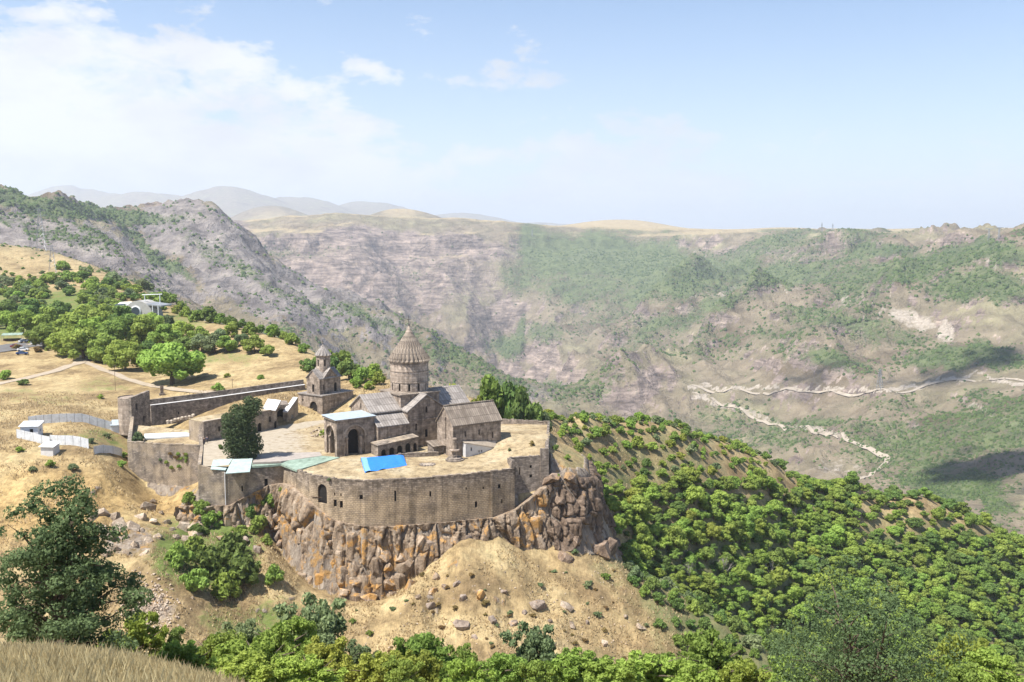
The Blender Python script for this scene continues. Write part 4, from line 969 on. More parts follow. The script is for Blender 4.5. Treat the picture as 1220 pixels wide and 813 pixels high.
# ---- pillar on its round plinth
def pillar():
    p = W(21.0, -16.9); z = tz1(p.x, p.y) - .15
    r = thing('stone_pillar', 'octagonal stone pillar on small columns over a round stepped plinth', 'pillar', (p.x, p.y, z))
    o = (0, 0, 0)
    m = MB(o); m.ring(0, 0, [(2.15, 0), (2.1, .5), (1.75, .52), (1.7, .85)], 24); m.build('plinth', 'rubble_grey', r)
    for k in range(4):
        a = math.pi / 4 + k * math.pi / 2; m = MB(o); m.ring(.62 * math.cos(a), .62 * math.sin(a), [(.2, .85), (.13, 1.0), (.13, 2.15), (.2, 2.3)], 8); m.build('column', 'ashlar_pale', r)
    m = MB(o); m.ring(0, 0, [(1.05, 2.3), (1.15, 2.45), (1.15, 2.65), (.85, 2.75)], 8); m.build('capital', 'ashlar_pale', r)
    m = MB(o); m.ring(0, 0, [(.55, 2.75), (.5, 4.9), (.62, 5.0), (.62, 5.2), (.3, 5.35)], 8); m.build('shaft', 'ashlar', r)
pillar()
# ---- blue tarpaulin
def tarp():
    cs = [PZ(430, 545.5, .9), PZ(481, 541.5, .9), PZ(485, 555, -.35), PZ(435, 562.5, -.35)]
    ce = sum(cs, Vector()) / 4; r = thing('tarpaulin', 'bright blue tarpaulin stretched over the dry terrace grass', 'tarpaulin', (ce.x, ce.y, tz1(ce.x, ce.y)))
    def sheet(name, u0, u1, mat, lift):
        nu, nv = max(3, int(20 * (u1 - u0))), 10; m = MB(r.location); top = []
        for j in range(nv + 1):
            for i in range(nu + 1):
                u = u0 + (u1 - u0) * i / nu; v = j / nv
                p = cs[0].lerp(cs[1], u).lerp(cs[3].lerp(cs[2], u), v)
                w = 0.42 * (float(fbm(np.array([u * 7 + v * 3]), np.array([v * 5]), 3, 33)[0]) - .5) - .28 * math.sin(math.pi * v) * .5
                z = p.z + w + lift
                if u in (0, 1): z -= .25
                top.append(Vector((p.x, p.y, max(z, tz1(p.x, p.y) + .05))))
        n = len(top); m.v = top + [p - Vector((0, 0, .03)) for p in top]; k = nu + 1
        for j in range(nv):
            for i in range(nu):
                a = j * k + i; m.f.append((a + k, a + k + 1, a + 1, a)); m.f.append((n + a, n + a + 1, n + a + k + 1, n + a + k))
        m.build(name, mat, r, True)
    sheet('sheet', 0, 1, 'tarp', 0); sheet('pale_strip', 0.005, .13, 'tarp_pale', .05)
    for c in (cs[0], cs[1]):
        m = MB(r.location); m.bar((c.x, c.y, tz1(c.x, c.y) - .1), (c.x, c.y, c.z - .05), .06); m.build('pole', 'door_wood', r)
tarp()
# ---- ring of stones
def stone_ring():
    c = PZ(509.5, 555.5, -.6); z = tz1(c.x, c.y); r = thing('stone_ring', 'low weathered ring of flat stones in the terrace grass', 'stone ring', (c.x, c.y, z))
    rs = random.Random(4)
    for k in range(13):
        a = 2 * math.pi * k / 13; m = MB((0, 0, 0)); x, y = 1.5 * math.cos(a), 1.0 * math.sin(a); s = rs.uniform(.3, .5)
        m.ring(x, y, [(s, -.1), (s * .95, .12), (s * .6, .2 + rs.uniform(0, .1))], 6, True, lambda q: rs.uniform(-.15, .15)); m.build('stone', 'rubble_grey', r)
    m = MB((0, 0, 0)); m.ring(0, 0, [(1.3, -.1), (1.1, .1), (.3, .16)], 12); m.build('fill', 'lightstone', r)
stone_ring()

# ---- house with sheet roof at the left end, green roofed corner
HW = [(-70.2, 215.6), (-63.7, 214.9), (-52.0, 218.85)]
lh = wall_run('stone_house', 'stone house with pale green sheet roof at the end of the fortress wall', 'house', HW, [-.1, -1.7, -1.1], [-11.5, -11.2, -7], 'rubble',
    [('r', 309, 580, 570.5, .75), ('r', 279.5, 586, 579, .3)], .6, None, False)
mb = MB(lh.location); mb.panel((-75.6, 234.7), (-70.2, 215.6), quad(dist((-75.6, 234.7), (-70.2, 215.6)), -10.5, .2, -.1)); mb.panel((-69.5, 216), (-74.9, 234.9), quad(19.6, -.5, .25)); mb.poly([(-75.6, 234.7, .2), (-70.2, 215.6, -.1), (-69.5, 216, -.1), (-74.9, 234.9, .2)]); mb.build('side_wall', 'rubble', lh)
def rp(px, py, z): return tuple(PZ(px, py, z))
mb = MB(lh.location); mb.slab([rp(250.8, 559, -.9), rp(268.5, 560.3, -1.2), rp(277, 546.6, .5), rp(254, 548, .4)], .12); mb.build('roof_sheet', 'metal_green', lh)
mb = MB(lh.location); mb.slab([rp(268.6, 564.3, -1.4), rp(297.5, 562.2, -1.3), rp(301, 546.3, .5), rp(277.2, 547.2, .42)], .12); mb.build('roof_sheet', 'metal_green', lh)
mb = MB(lh.location); mb.bar((-63.95, 214.75, -11), (-63.95, 214.75, -1.6), .09, 6); mb.build('drain_pipe', 'white_paint', lh)
gr = thing('roof_terrace', 'flat green felt roof with a grey paved back part beside the porch', 'roof', tuple(PZ(345, 553, -.5)))
mb = MB(gr.location); mb.slab([rp(299, 556, -.75), rp(335, 553, -.5), rp(353.5, 560.3, -.62), rp(405, 545, .12), rp(383, 543, .16), rp(335, 549.5, .06), rp(301, 551, -.1)], .45); mb.build('felt_roof', 'felt_green', gr)
mb = MB(gr.location); mb.slab([rp(301, 551.2, .0), rp(335, 549.7, .12), rp(384, 543, .22), rp(381, 538.5, .22), rp(330, 540, .12), rp(303, 543, .05)], .4); mb.build('paved_roof', 'paving', gr)
# ---- left bastion
BA = [(-94.9, 238.7), (-85.0, 236.3), (-75.75, 234.5)]
ba = wall_run('bastion', 'square stone bastion with weeds growing from its face above the gully', 'bastion', BA, [.2, .1, .1], [-12.5, -12.5, -12], 'rubble', [], .8)
mb = MB(ba.location); mb.panel((-101.0, 257), (-94.9, 238.7), quad(19.3, -11, 3.2, .2)); mb.panel((-94.1, 239.2), (-100.2, 257.2), quad(19, -1, .2, 3.2)); mb.poly([(-101, 257, 3.2), (-94.9, 238.7, .2), (-94.1, 239.2, .2), (-100.2, 257.2, 3.2)]); mb.build('side_wall', 'rubble', ba)
mb = MB(ba.location); mb.panel((-75.0, 235), (-80.0, 249.5), quad(15.3, -1, .2, 4.0)); mb.panel((-80.8, 249.3), (-75.8, 234.6), quad(15.5, -1, 4.0, .2)); mb.poly([(-80.8, 249.3, 4), (-75.8, 234.6, .2), (-75.0, 235, .2), (-80.0, 249.5, 4)]); mb.build('inner_wall', 'rubble', ba)
mb = MB(ba.location); mb.slab([(-94.2, 239.2, -1.0), (-75.9, 235.2, -1.0), (-80.4, 249, 1.0), (-100, 257, 1.0)], .4); mb.build('yard', 'terrace_grass', ba)
mb = MB(ba.location); mb.slab([rp(172, 517, .5), rp(232, 514.5, .8), rp(232.5, 519, .6), rp(171, 522, .3)], .4); mb.build('sheet_roof', 'sheet_fence', ba)
rs = random.Random(8)
for k in range(8):
    p = PZ(200 + k * 4.3, 502.5 - k * 1.1 + rs.uniform(-.6, .6), 1.8); m = MB((0, 0, 0)); m.ring(0, 0, [(.5, -.6), (.55, .1), (.3, .35)], 6, True, lambda q: rs.uniform(-.2, .2)); o = m.build('wall_stone', 'lightstone', ba); o.location = p - ba.location
# ---- round corner tower and the rear curtain wall
ct = thing('corner_tower', 'half-round stone tower with a flat back at the end of the curtain wall', 'tower', (-102.5, 261, -.5))
mb = MB((-102.5, 261, -.5)); n = 14; pts = []
for k in range(n + 1):
    a = math.radians(105) + math.radians(185) * k / n; pts.append((-102.2 + 3.6 * math.cos(a), 261.5 + 3.6 * math.sin(a)))
for A, B in zip(pts[:-1], pts[1:]): wall(ct, mb, A, B, quad(dist(A, B), -2, 7.9), [('r', dist(A, B) / 2, 3.6, .45, 1.2)] if A is pts[7] else [])
mb.prism(pts[::1], 7.4, 7.6)
mb.build('round_wall', 'ashlar_pale', ct)
mb = MB((-102.5, 261, -.5)); A, B = (-100.9, 257.6), (-98.9, 265.6)
wall(ct, mb, A, B, quad(dist(A, B), -2, 8.2, 8.9), [('r', 2.2, 4.6, .9, 1.7), ('r', 5.2, .8, .7, 1.5)])
mb.panel((-99.7, 265.8), (-101.7, 257.8), quad(8.2, -2, 8.9, 8.2)); mb.poly([(*A, 8.2), (*B, 8.9), (-99.7, 265.8, 8.9), (-101.7, 257.8, 8.2)]); mb.panel((-101.7, 257.8), A, quad(.8, -2, 8.2)); mb.panel(B, (-99.7, 265.8), quad(.85, -2, 8.9)); mb.build('back_wall', 'rubble_grey', ct)
CW = [(-98.9, 266.2), (-86, 274.5), (-74, 283), (-62, 292)]
cw = wall_run('curtain_wall', 'long dark curtain wall with a pale ledge running back to the bell tower', 'wall', CW, [4.6, 5.2, 5.9, 6.5], [-1, -1, -1, -1], 'rubble_grey', [('r', 205, 494, 491, .4), ('r', 240, 489, 486, .4)], 1.4, None, False)
mb = MB(cw.location)
for A, B, za, zb in zip(CW[:-1], CW[1:], (4.6, 5.2, 5.9), (5.2, 5.9, 6.5)):
    d = Vector((B[0] - A[0], B[1] - A[1])).normalized(); nn = Vector((-d.y, d.x)); a = Vector(A) + nn * 1.0; b = Vector(B) + nn * 1.0
    mb.prism([tuple(a), tuple(b), tuple(b + nn * .6), tuple(a + nn * .6)], -1, [za + 1.5, zb + 1.5, zb + 1.5, za + 1.5])
mb.build('parapet', 'rubble_grey', cw)
mb = MB(cw.location)
for A, B, za, zb in zip(CW[:-1], CW[1:], (4.6, 5.2, 5.9), (5.2, 5.9, 6.5)):
    d = Vector((B[0] - A[0], B[1] - A[1])).normalized(); nn = Vector((-d.y, d.x)); mb.slab([(*(Vector(A) - nn * .08), za + .12), (*(Vector(B) - nn * .08), zb + .12), (*(Vector(B) + nn * 1.0), zb + .12), (*(Vector(A) + nn * 1.0), za + .12)], .11)
mb.build('ledge', 'plaster', cw)
# ---- guest range and gate
RA, RB = (-76.2, 239.4), (-62.4, 257.6)
gr_ = thing('guest_range', 'long flat topped stone range with small windows along the court', 'building', (-72, 251, 0))
mb = MB((-72, 251, 0)); Ln = dist(RA, RB); d = Vector((RB[0] - RA[0], RB[1] - RA[1])).normalized(); nn = Vector((-d.y, d.x)); RC = tuple(Vector(RB) + nn * 6); RD = tuple(Vector(RA) + nn * 6)
wall(gr_, mb, RA, RB, quad(Ln, -.6, 5.0, 5.1), [('r', at_px(RA, RB, 254), 2.0, .7, 1.3), ('a', at_px(RA, RB, 303), -.3, 1.3, 2.6), ('r', at_px(RA, RB, 316), 2.0, .7, 1.5), ('a', at_px(RA, RB, 323), -.2, 1.3, 2.2)], names=['window', 'doorway', 'window', 'doorway'])
wall(gr_, mb, RB, RC, quad(6, -.6, 5.1), []); wall(gr_, mb, RC, RD, quad(Ln, -.6, 5.1, 5.0), []); wall(gr_, mb, RD, RA, quad(6, -.6, 5.0), []); mb.build('wall', 'rubble', gr_)
mb = MB((-72, 251, 0)); mb.slab([(*RA, 5.02), (*RB, 5.12), (*RC, 5.3), (*RD, 5.2)], .1); mb.build('earth_roof', 'terrace_grass', gr_)
mb = MB((-72, 251, 0)); e = Vector(RA) - nn * .12; g = Vector(RB) - nn * .12; mb.slab([(*e, 5.22), (*g, 5.3), (*(g + nn * .7), 5.32), (*(e + nn * .7), 5.24)], .2); mb.build('eaves_stone', 'lightstone', gr_)
GA, GB = tuple(PZ(328.5, 504, 0))[:2], tuple(PZ(345, 503, 0))[:2]
gt = thing('gatehouse', 'gatehouse with dark vaulted gateway and a small white sloping roof', 'gatehouse', (GA[0], GA[1] + 3, 0))
mb = MB(gt.location); Ln = dist(GA, GB); d = Vector((GB[0] - GA[0], GB[1] - GA[1])).normalized(); nn = Vector((-d.y, d.x)); GC = tuple(Vector(GB) + nn * 7); GD = tuple(Vector(GA) + nn * 7)
wall(gt, mb, GA, GB, quad(Ln, -.6, 4.9), [('a', Ln * .48, -.4, 2.7, 4.1)], names=['gateway']); wall(gt, mb, GB, GC, quad(7, -.6, 4.9), []); wall(gt, mb, GC, GD, quad(Ln, -.6, 4.9), []); wall(gt, mb, GD, GA, quad(7, -.6, 4.9), [])
mb.poly([(*GA, 4.9), (*GB, 4.9), (*GC, 4.9), (*GD, 4.9)]); mb.build('wall', 'rubble_grey', gt)
mb = MB(gt.location); mb.slab([rp(313, 487, 5.35), rp(328.5, 488.5, 5.35), rp(334.5, 477, 6.6), rp(319, 475.3, 6.6)], .25); mb.build('roof', 'white_paint', gt)
mb = MB(gt.location); q = [PZ(314, 487, 5.1), PZ(328, 488.3, 5.1), PZ(334, 477.2, 6.35), PZ(320, 475.6, 6.35)]; mb.prism([tuple(p)[:2] for p in q], 4.6, [5.08, 5.08, 6.3, 6.3]); mb.build('attic', 'rubble', gt)
# ---- bell tower over the gate
TB = math.radians(55); bx, by = -52.9, 271.2
bt = thing('bell_tower', 'two-storey gate chapel with a small domed belfry at the rear wall', 'bell tower', (bx, by, 0), TB)
OB = (0, 0, 0); mb = MB(OB)      # local x runs back to the right, local y to the left
wall(bt, mb, (0, 0), (12.2, 0), quad(12.2, -.8, 6.3), [])
wall(bt, mb, (0, 9.6), (0, 0), quad(9.6, -.8, 6.3), [('a', 6.0, -.2, 3.0, 4.8), ('r', 2.2, 1.0, .9, 1.5), ('r', 1.8, 4.3, .5, .7)], names=['archway', 'window', 'window'])
wall(bt, mb, (12.2, 0), (12.2, 9.6), quad(9.6, -.8, 6.3), []); wall(bt, mb, (12.2, 9.6), (0, 9.6), quad(12.2, -.8, 6.3), [])
mb.build('base_wall', 'ashlar', bt)
mb = MB(OB); mb.slab([(-.25, -.25, 6.55), (12.4, -.25, 6.55), (12.4, 9.8, 6.55), (-.25, 9.8, 6.55)], .25); mb.build('base_roof', 'roof_grey', bt)
u0, v0, u1, v1 = .7, 1.7, 8.9, 6.9
mb = MB(OB)
wall(bt, mb, (u0, v1), (u0, v0), [(0, 6.5), (5.2, 6.5), (5.2, 11), (2.6, 13.3), (0, 11)], [('r', 2.6, 7.1, .8, 2.2)])
wall(bt, mb, (u0, v0), (u1, v0), [(0, 6.5), (8.2, 6.5), (8.2, 11), (6.7, 11), (4.1, 13.6), (1.5, 11), (0, 11)], [('r', 4.1, 11.0, .4, 1.0), ('r', 1.6, 7.6, .5, 1.6), ('a', 6.2, 6.8, 1.2, 2.6)])
wall(bt, mb, (u1, v0), (u1, v1), [(0, 6.5), (5.2, 6.5), (5.2, 11), (2.6, 13.3), (0, 11)], []); wall(bt, mb, (u1, v1), (u0, v1), quad(8.2, 6.5, 11), [])
mb.build('upper_wall', 'ashlar', bt)
rf = MB(OB); roof_gable(rf, u0, u1, v0, v1, 11, 13.3, 'x', .25, .2); rf.build('roof', 'roof_grey', bt)
rf = MB(OB); roof_gable(rf, u0 + 1.5, u0 + 6.7, v0, v1, 11, 13.6, 'y', .25, .2); rf.build('roof', 'roof_grey', bt)
bc = ((u0 + u1) / 2, (v0 + v1) / 2); bd_ = bpy.data.objects.new('belfry', None); COL.objects.link(bd_); bd_.parent = bt
drum(bd_, OB, bc[0], bc[1], 2.0, 12.6, 17.2, 12, 2, (14.2, .5, 1.9), 'ashlar_pale')
mb = MB(OB); mb.ring(bc[0], bc[1], [(2.05, 17.0), (2.2, 17.1), (2.2, 17.3), (2, 17.4)], 24); mb.build('cornice', 'ashlar', bd_)
mb = MB(OB); pleated_cone(mb, bc[0], bc[1], 2.35, 17.35, 20.3, 14, .1, 4, .25); mb.build('conical_roof', 'roof_grey', bt)
cross_bar(bt, OB, bc[0], bc[1], 20.1, 21.6, .3, .05)
# stair wall between gatehouse and bell tower
st = thing('stair_wall', 'sloping stone stair wall between the gatehouse and bell tower', 'stair', tuple(PZ(349, 504, 0)))
a, b = PZ(343, 505, 0), PZ(355.5, 501, 0); dd = (b - a).normalized(); nv = Vector((-dd.y, dd.x, 0)); mb = MB(st.location); Ln = (b - a).length
wall(st, mb, a, b, [(0, -.5), (Ln, -.5), (Ln, 6.2), (0, 3.0)], [('r', Ln * .45, -.2, 1.2, 2.3)], 'steel_grey', ['door']); c_, d_ = b + nv * 1.5, a + nv * 1.5
mb.panel(b, c_, quad(1.5, -.5, 6.2)); mb.panel(c_, d_, quad(Ln, -.5, 6.2, 3.0)); mb.panel(d_, a, quad(1.5, -.5, 3.0)); mb.build('wall', 'rubble', st)
mb = MB(st.location); mb.slab([(a.x, a.y - .15, 3.3), (b.x, b.y - .15, 6.5), (c_.x, c_.y, 6.5), (d_.x, d_.y, 3.3)], .25); mb.build('coping', 'plaster', st)
rw = [tuple(PZ(434, 472, 1.5))[:2], tuple(PZ(447, 466, 2.5))[:2], tuple(PZ(461, 463, 3.2))[:2]]
wall_run('ruined_wall', 'broken sloping stone wall on the grass behind the church', 'wall', rw, [3.2, 6.0, 8.0], [-1, -1, -1], 'rubble', (), 1.2)

# ------------------------------------------------------------------ rock
def rock_material(name, lo, mid_, hi, orange, amount):
    m, nt, b = new_mat(name, 0.93, 0.12)
    g = N(nt, 'ShaderNodeNewGeometry'); P = g.outputs['Position']; oi = N(nt, 'ShaderNodeObjectInfo')
    def noise(s, d=7, r=0.66, vec=None):
        t = N(nt, 'ShaderNodeTexNoise', inp={'Scale': s, 'Detail': d, 'Roughness': r, 'Distortion': 0.4}); L(nt, vec or P, t.inputs['Vector']); return t.outputs['Fac']
    mp = N(nt, 'ShaderNodeMapping'); mp.inputs['Scale'].default_value = (1.2, 1.2, 0.3); L(nt, P, mp.inputs[0])
    n1 = noise(0.6, vec=mp.outputs[0]); n2 = noise(2.5); n3 = noise(0.28, 6)
    c = ramp(nt, n1, [(0.33, lo), (0.5, mid_), (0.66, hi)])
    c = mix(nt, 0.7, c, ramp(nt, n2, [(0.32, 0.55), (0.6, 1.15)]), 'MULTIPLY')
    c = mix(nt, 1.0, c, ramp(nt, oi.outputs['Random'], [(0.0, 0.75), (1.0, 1.22)]), 'MULTIPLY')
    k = math_node(nt, 'ADD', n3, math_node(nt, 'MULTIPLY', math_node(nt, 'SUBTRACT', oi.outputs['Random'], 0.5), 0.10))
    k = math_node(nt, 'ADD', k, math_node(nt, 'MULTIPLY', math_node(nt, 'SUBTRACT', n2, 0.5), 0.25))
    c = mix(nt, math_node(nt, 'MULTIPLY', ramp(nt, k, [(0.56 - amount, 0.0), (0.64 - amount, 1.0)]), 0.85), c, mix(nt, n2, tuple(x * .72 for x in orange), tuple(min(1, x * 1.2) for x in orange)))
    L(nt, c, b.inputs['Base Color'])
    bp = N(nt, 'ShaderNodeBump', inp={'Strength': 0.9, 'Distance': 0.5}); L(nt, math_node(nt, 'ADD', n1, math_node(nt, 'MULTIPLY', n2, 0.5)), bp.inputs['Height']); L(nt, bp.outputs[0], b.inputs['Normal'])
rock_material('rock_lichen', (0.14, 0.10, 0.07), (0.34, 0.255, 0.18), (0.48, 0.385, 0.29), (0.50, 0.275, 0.085), 0.052)
rock_material('rock_grey', (0.13, 0.10, 0.08), (0.28, 0.22, 0.175), (0.40, 0.33, 0.27), (0.42, 0.25, 0.11), -0.04)
rock_material('rock_pale', (0.22, 0.165, 0.12), (0.42, 0.335, 0.25), (0.55, 0.46, 0.36), (0.48, 0.32, 0.17), -0.03)
rock_material('rock_brown_shaded', (0.085, 0.06, 0.045), (0.20, 0.145, 0.105), (0.32, 0.24, 0.18), (0.40, 0.25, 0.12), -0.02)  # brown rock, darkened further so the right face's shade is in the colour
def hull_mesh(name, pts, mat):
    bm = bmesh.new(); vs = [bm.verts.new(p) for p in pts]
    r = bmesh.ops.convex_hull(bm, input=vs)
    bmesh.ops.delete(bm, geom=[v for v in bm.verts if not v.link_faces], context='VERTS')
    bmesh.ops.recalc_face_normals(bm, faces=bm.faces)
    me = bpy.data.meshes.new(name); bm.to_mesh(me); bm.free(); me.materials.append(MAT[mat]); return me
def rock_set(kind, mat, n, seed):
    rs = random.Random(seed); out = []
    for k in range(n):
        pts = []
        if kind == 'column':          # unit box: x,y -.5..+.5, z -1..0, broken top, split foot
            m = rs.choice((5, 6, 6, 7)); ph = rs.uniform(0, 6)
            rad = [rs.uniform(.42, .6) for _ in range(m)]
            for z, sc_ in ((-1, rs.uniform(.55, .95)), (-.55, rs.uniform(.9, 1.05)), (-.12, 1.0)):
                for q in range(m):
                    a = ph + 2 * math.pi * (q + rs.uniform(-.12, .12)) / m; r_ = rad[q] * sc_ * rs.uniform(.93, 1.06)
                    pts.append((r_ * math.cos(a), r_ * math.sin(a), z + rs.uniform(-.04, .04)))
            tl = rs.uniform(-.1, .1), rs.uniform(-.1, .1)
            for q in range(m):
                a = ph + 2 * math.pi * q / m; r_ = rad[q] * rs.uniform(.6, .85); pts.append((r_ * math.cos(a), r_ * math.sin(a), rs.uniform(-.05, 0) + tl[0] * math.cos(a) * .4))
        else:
            for q in range(17):
                v = Vector((rs.gauss(0, 1), rs.gauss(0, 1), rs.gauss(0, 1))).normalized()
                w = max(abs(v.x), abs(v.y), abs(v.z)); v = v.lerp(v / w, rs.uniform(.35, .75)) * rs.uniform(.42, .52); pts.append(tuple(v))
        out.append(hull_mesh('rock', pts, mat))
    return out
COLS = rock_set('column', 'rock_lichen', 9, 1); COLG = rock_set('column', 'rock_grey', 6, 2)
BLK = rock_set('block', 'rock_lichen', 9, 3); BLKG = rock_set('block', 'rock_grey', 9, 4); BLKP = rock_set('block', 'rock_pale', 9, 5); BLKB = rock_set('block', 'rock_brown_shaded', 6, 6)
def place_rock(parent, me, loc, scale, rot, name='rock'):
    o = bpy.data.objects.new(name, me); COL.objects.link(o); o.parent = parent
    o.location = Vector(loc) - (parent.location if parent else Vector()); o.scale = scale; o.rotation_euler = rot; return o
def cells(u, v, seed):
    """cellular pattern: (F1, F2, random of the cell, offset inside the cell)"""
    iu = np.floor(u); iv = np.floor(v); f1 = np.full(u.shape, 9.0); f2 = f1.copy(); cid = np.zeros(u.shape); ou = np.zeros(u.shape); ov = np.zeros(u.shape)
    for a in (-1, 0, 1):
        for b in (-1, 0, 1):
            cu = iu + a; cv = iv + b; h1 = _hash(cu.astype(np.int64), cv.astype(np.int64), seed); h2 = _hash(cu.astype(np.int64), cv.astype(np.int64), seed + 5)
            du = u - (cu + .15 + .7 * h1); dv = v - (cv + .15 + .7 * h2); d = np.hypot(du, dv); c = _hash(cu.astype(np.int64), cv.astype(np.int64), seed + 9)
            new = d < f1; f2 = np.where(new, f1, np.minimum(f2, d)); cid = np.where(new, c, cid); ou = np.where(new, du, ou); ov = np.where(new, dv, ov); f1 = np.where(new, d, f1)
    return f1, f2, cid, ou, ov
def cliff_sheet(name, i0, i1, mat, cw, chh, seed, steep, amp, z_over=.4):
    """bedrock split by joints: a fine sheet whose cells stand proud of each other"""
    P = np.array(PROM[i0:i1 + 1], float); seg = np.linalg.norm(np.diff(P, axis=0), axis=1); cum = np.concatenate([[0], np.cumsum(seg)])
    S = np.arange(0, cum[-1], .24); X0 = np.interp(S, cum, P[:, 0]); Y0 = np.interp(S, cum, P[:, 1])
    tx = np.gradient(X0); ty = np.gradient(Y0); k = 21; ker = np.ones(k) / k
    tx = np.convolve(np.pad(tx, k // 2, 'edge'), ker, 'valid'); ty = np.convolve(np.pad(ty, k // 2, 'edge'), ker, 'valid'); ln = np.hypot(tx, ty); nx, ny = ty / ln, -tx / ln
    top_ = np.interp(X0, *PROM_TOP) + z_over
    fx, fy = X0 + nx * 5, Y0 + ny * 5; foot = np.minimum(grid_sample(GZ0, X0 + nx * 2, Y0 + ny * 2), grid_sample(GZ0, fx, fy)) - 2.0
    rowsn = 84; t = np.linspace(0, 1, rowsn)[:, None]
    Zs = top_[None] + (foot - top_)[None] * t; depth = top_[None] - Zs; SS = np.broadcast_to(S[None], Zs.shape)
    ws = SS + .8 * (fbm(SS / 3.0, Zs / 3.0, 3, seed) - .5) + .15 * depth * np.sin(SS / 9); wz = Zs + 1.6 * (fbm(SS / 4.0, Zs / 4.0, 3, seed + 1) - .5)
    f1, f2, c, ou, ov = cells(ws / cw, wz / chh, seed); g1, g2, c2, pu, pv = cells(ws / (cw * .55) + 7, wz / (chh * .5), seed + 3)
    tl = (_hash((c * 1e4).astype(np.int64), (c * 0).astype(np.int64), 2) - .5)
    out = amp * (c - .45) * 1.5 + amp * tl * ou * 1.6 + amp * (c2 - .5) * .5 + amp * .5 * (_hash((c2 * 1e4).astype(np.int64), (c * 0).astype(np.int64), 4) - .5) * pu
    out = out - amp * .85 * (1 - sstep(.02, .16, f2 - f1)) - amp * .28 * (1 - sstep(.02, .14, g2 - g1)) + .25 * (fbm(SS / .8, Zs / .8, 3, seed + 8) - .5) + 1.6 * amp * (fbm(SS / 7, Zs / 9, 3, seed + 4) - .5)
    out = out * np.clip(.35 + t * 5, 0, 1)
    base = depth / steep + .35
    X = X0[None] + nx[None] * (base + out); Y = Y0[None] + ny[None] * (base + out)
    Xb, Yb = X0 - nx * 1.6, Y0 - ny * 1.6
    V = np.concatenate([np.stack([Xb, Yb, top_ - .25], -1)[None], np.stack([X, Y, Zs], -1)]); nr, nc = V.shape[:2]
    i = np.arange((nr - 1) * (nc - 1)); a = (i // (nc - 1)) * nc + i % (nc - 1); f = np.stack([a + nc, a + nc + 1, a + 1, a], 1)
    org = np.array([X0.mean(), Y0.mean(), foot.mean()])
    me = np_mesh(name, V.reshape(-1, 3) - org, f, np.zeros(nr * nc), mat); o = bpy.data.objects.new(name, me); COL.objects.link(o); o.location = org; o['kind'] = 'structure'
    return o
def np_mesh(name, v, quads, tone, mat, tris=None):
    me = bpy.data.meshes.new(name)
    nq = len(quads); nt_ = 0 if tris is None else len(tris)
    me.vertices.add(len(v)); me.vertices.foreach_set('co', np.asarray(v, np.float32).ravel())
    idx = np.asarray(quads, np.int32).ravel(); ls = np.arange(nq) * 4
    if nt_:
        ls = np.concatenate([ls, nq * 4 + np.arange(nt_) * 3]); idx = np.concatenate([idx, np.asarray(tris, np.int32).ravel()])
    me.loops.add(len(idx)); me.loops.foreach_set('vertex_index', idx.astype(np.int32))
    me.polygons.add(nq + nt_); me.polygons.foreach_set('loop_start', ls.astype(np.int32))
    me.update(calc_edges=True)
    at = me.attributes.new('tone', 'FLOAT', 'POINT'); at.data.foreach_set('value', np.asarray(tone, np.float32))
    me.materials.append(MAT[mat]); return me
def cliff_rocks():
    """the blocks and columns that stand free of the face"""
    rs = random.Random(21)
    root = cliff_sheet('cliff', 0, 13, 'rock_lichen', 2.9, 12.0, 3, 5.0, 1.15)
    cliff_sheet('rock_face', 13, 17, 'rock_brown_shaded', 3.6, 6.5, 11, 3.0, 1.7, .2)
    P = [Vector(p) for p in PROM[0:15]]
    for A, B in zip(P[:-1], P[1:]):
        Ln = (B - A).length; d = (B - A) / Ln; nn = Vector((d.y, -d.x)); s = rs.uniform(0, .8)
        while s < Ln:
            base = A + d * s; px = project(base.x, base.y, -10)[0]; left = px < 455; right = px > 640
            w = rs.uniform(1.3, 2.6); top_ = float(np.interp(base.x, *PROM_TOP)); az = math.atan2(nn.y, nn.x)
            dep = rs.uniform(5, 17) if rs.random() < .75 else rs.uniform(1, 4)
            c = base + nn * (.2 + dep / (3.0 if right else 5.0)); foot = float(grid_sample(GZ0, [c.x + nn.x], [c.y + nn.y])[0]); zt_ = top_ - dep
            if zt_ > foot + .3 and not (right and rs.random() < .7):
                h = min(rs.uniform(3, 8), zt_ - foot + 2)
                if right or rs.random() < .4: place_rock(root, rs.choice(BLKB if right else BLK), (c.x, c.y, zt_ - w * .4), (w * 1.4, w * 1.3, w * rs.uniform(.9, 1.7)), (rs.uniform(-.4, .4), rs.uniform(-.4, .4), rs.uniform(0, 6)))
                else: place_rock(root, rs.choice(COLS if left or rs.random() < .5 else COLG), (c.x, c.y, zt_), (w, w * 1.2, h), (rs.uniform(-.06, .06), rs.uniform(-.08, .08), az + rs.uniform(-.4, .4)))
            s += rs.uniform(1.0, 2.4)
cliff_rocks()
def scatter_rocks(root, spots, sets, rs, sink=.3):
    for px, py, w in spots:
        p = hit(px, py, 120, 300)
        if p is None: continue
        sc_ = w * p.y / 1172
        place_rock(root, rs.choice(sets), (p.x, p.y, p.z + sc_ * (.35 - sink)), (sc_ * rs.uniform(.9, 1.25), sc_ * rs.uniform(.8, 1.2), sc_ * rs.uniform(.7, 1.15)), (rs.uniform(-.5, .5), rs.uniform(-.5, .5), rs.uniform(0, 6)))
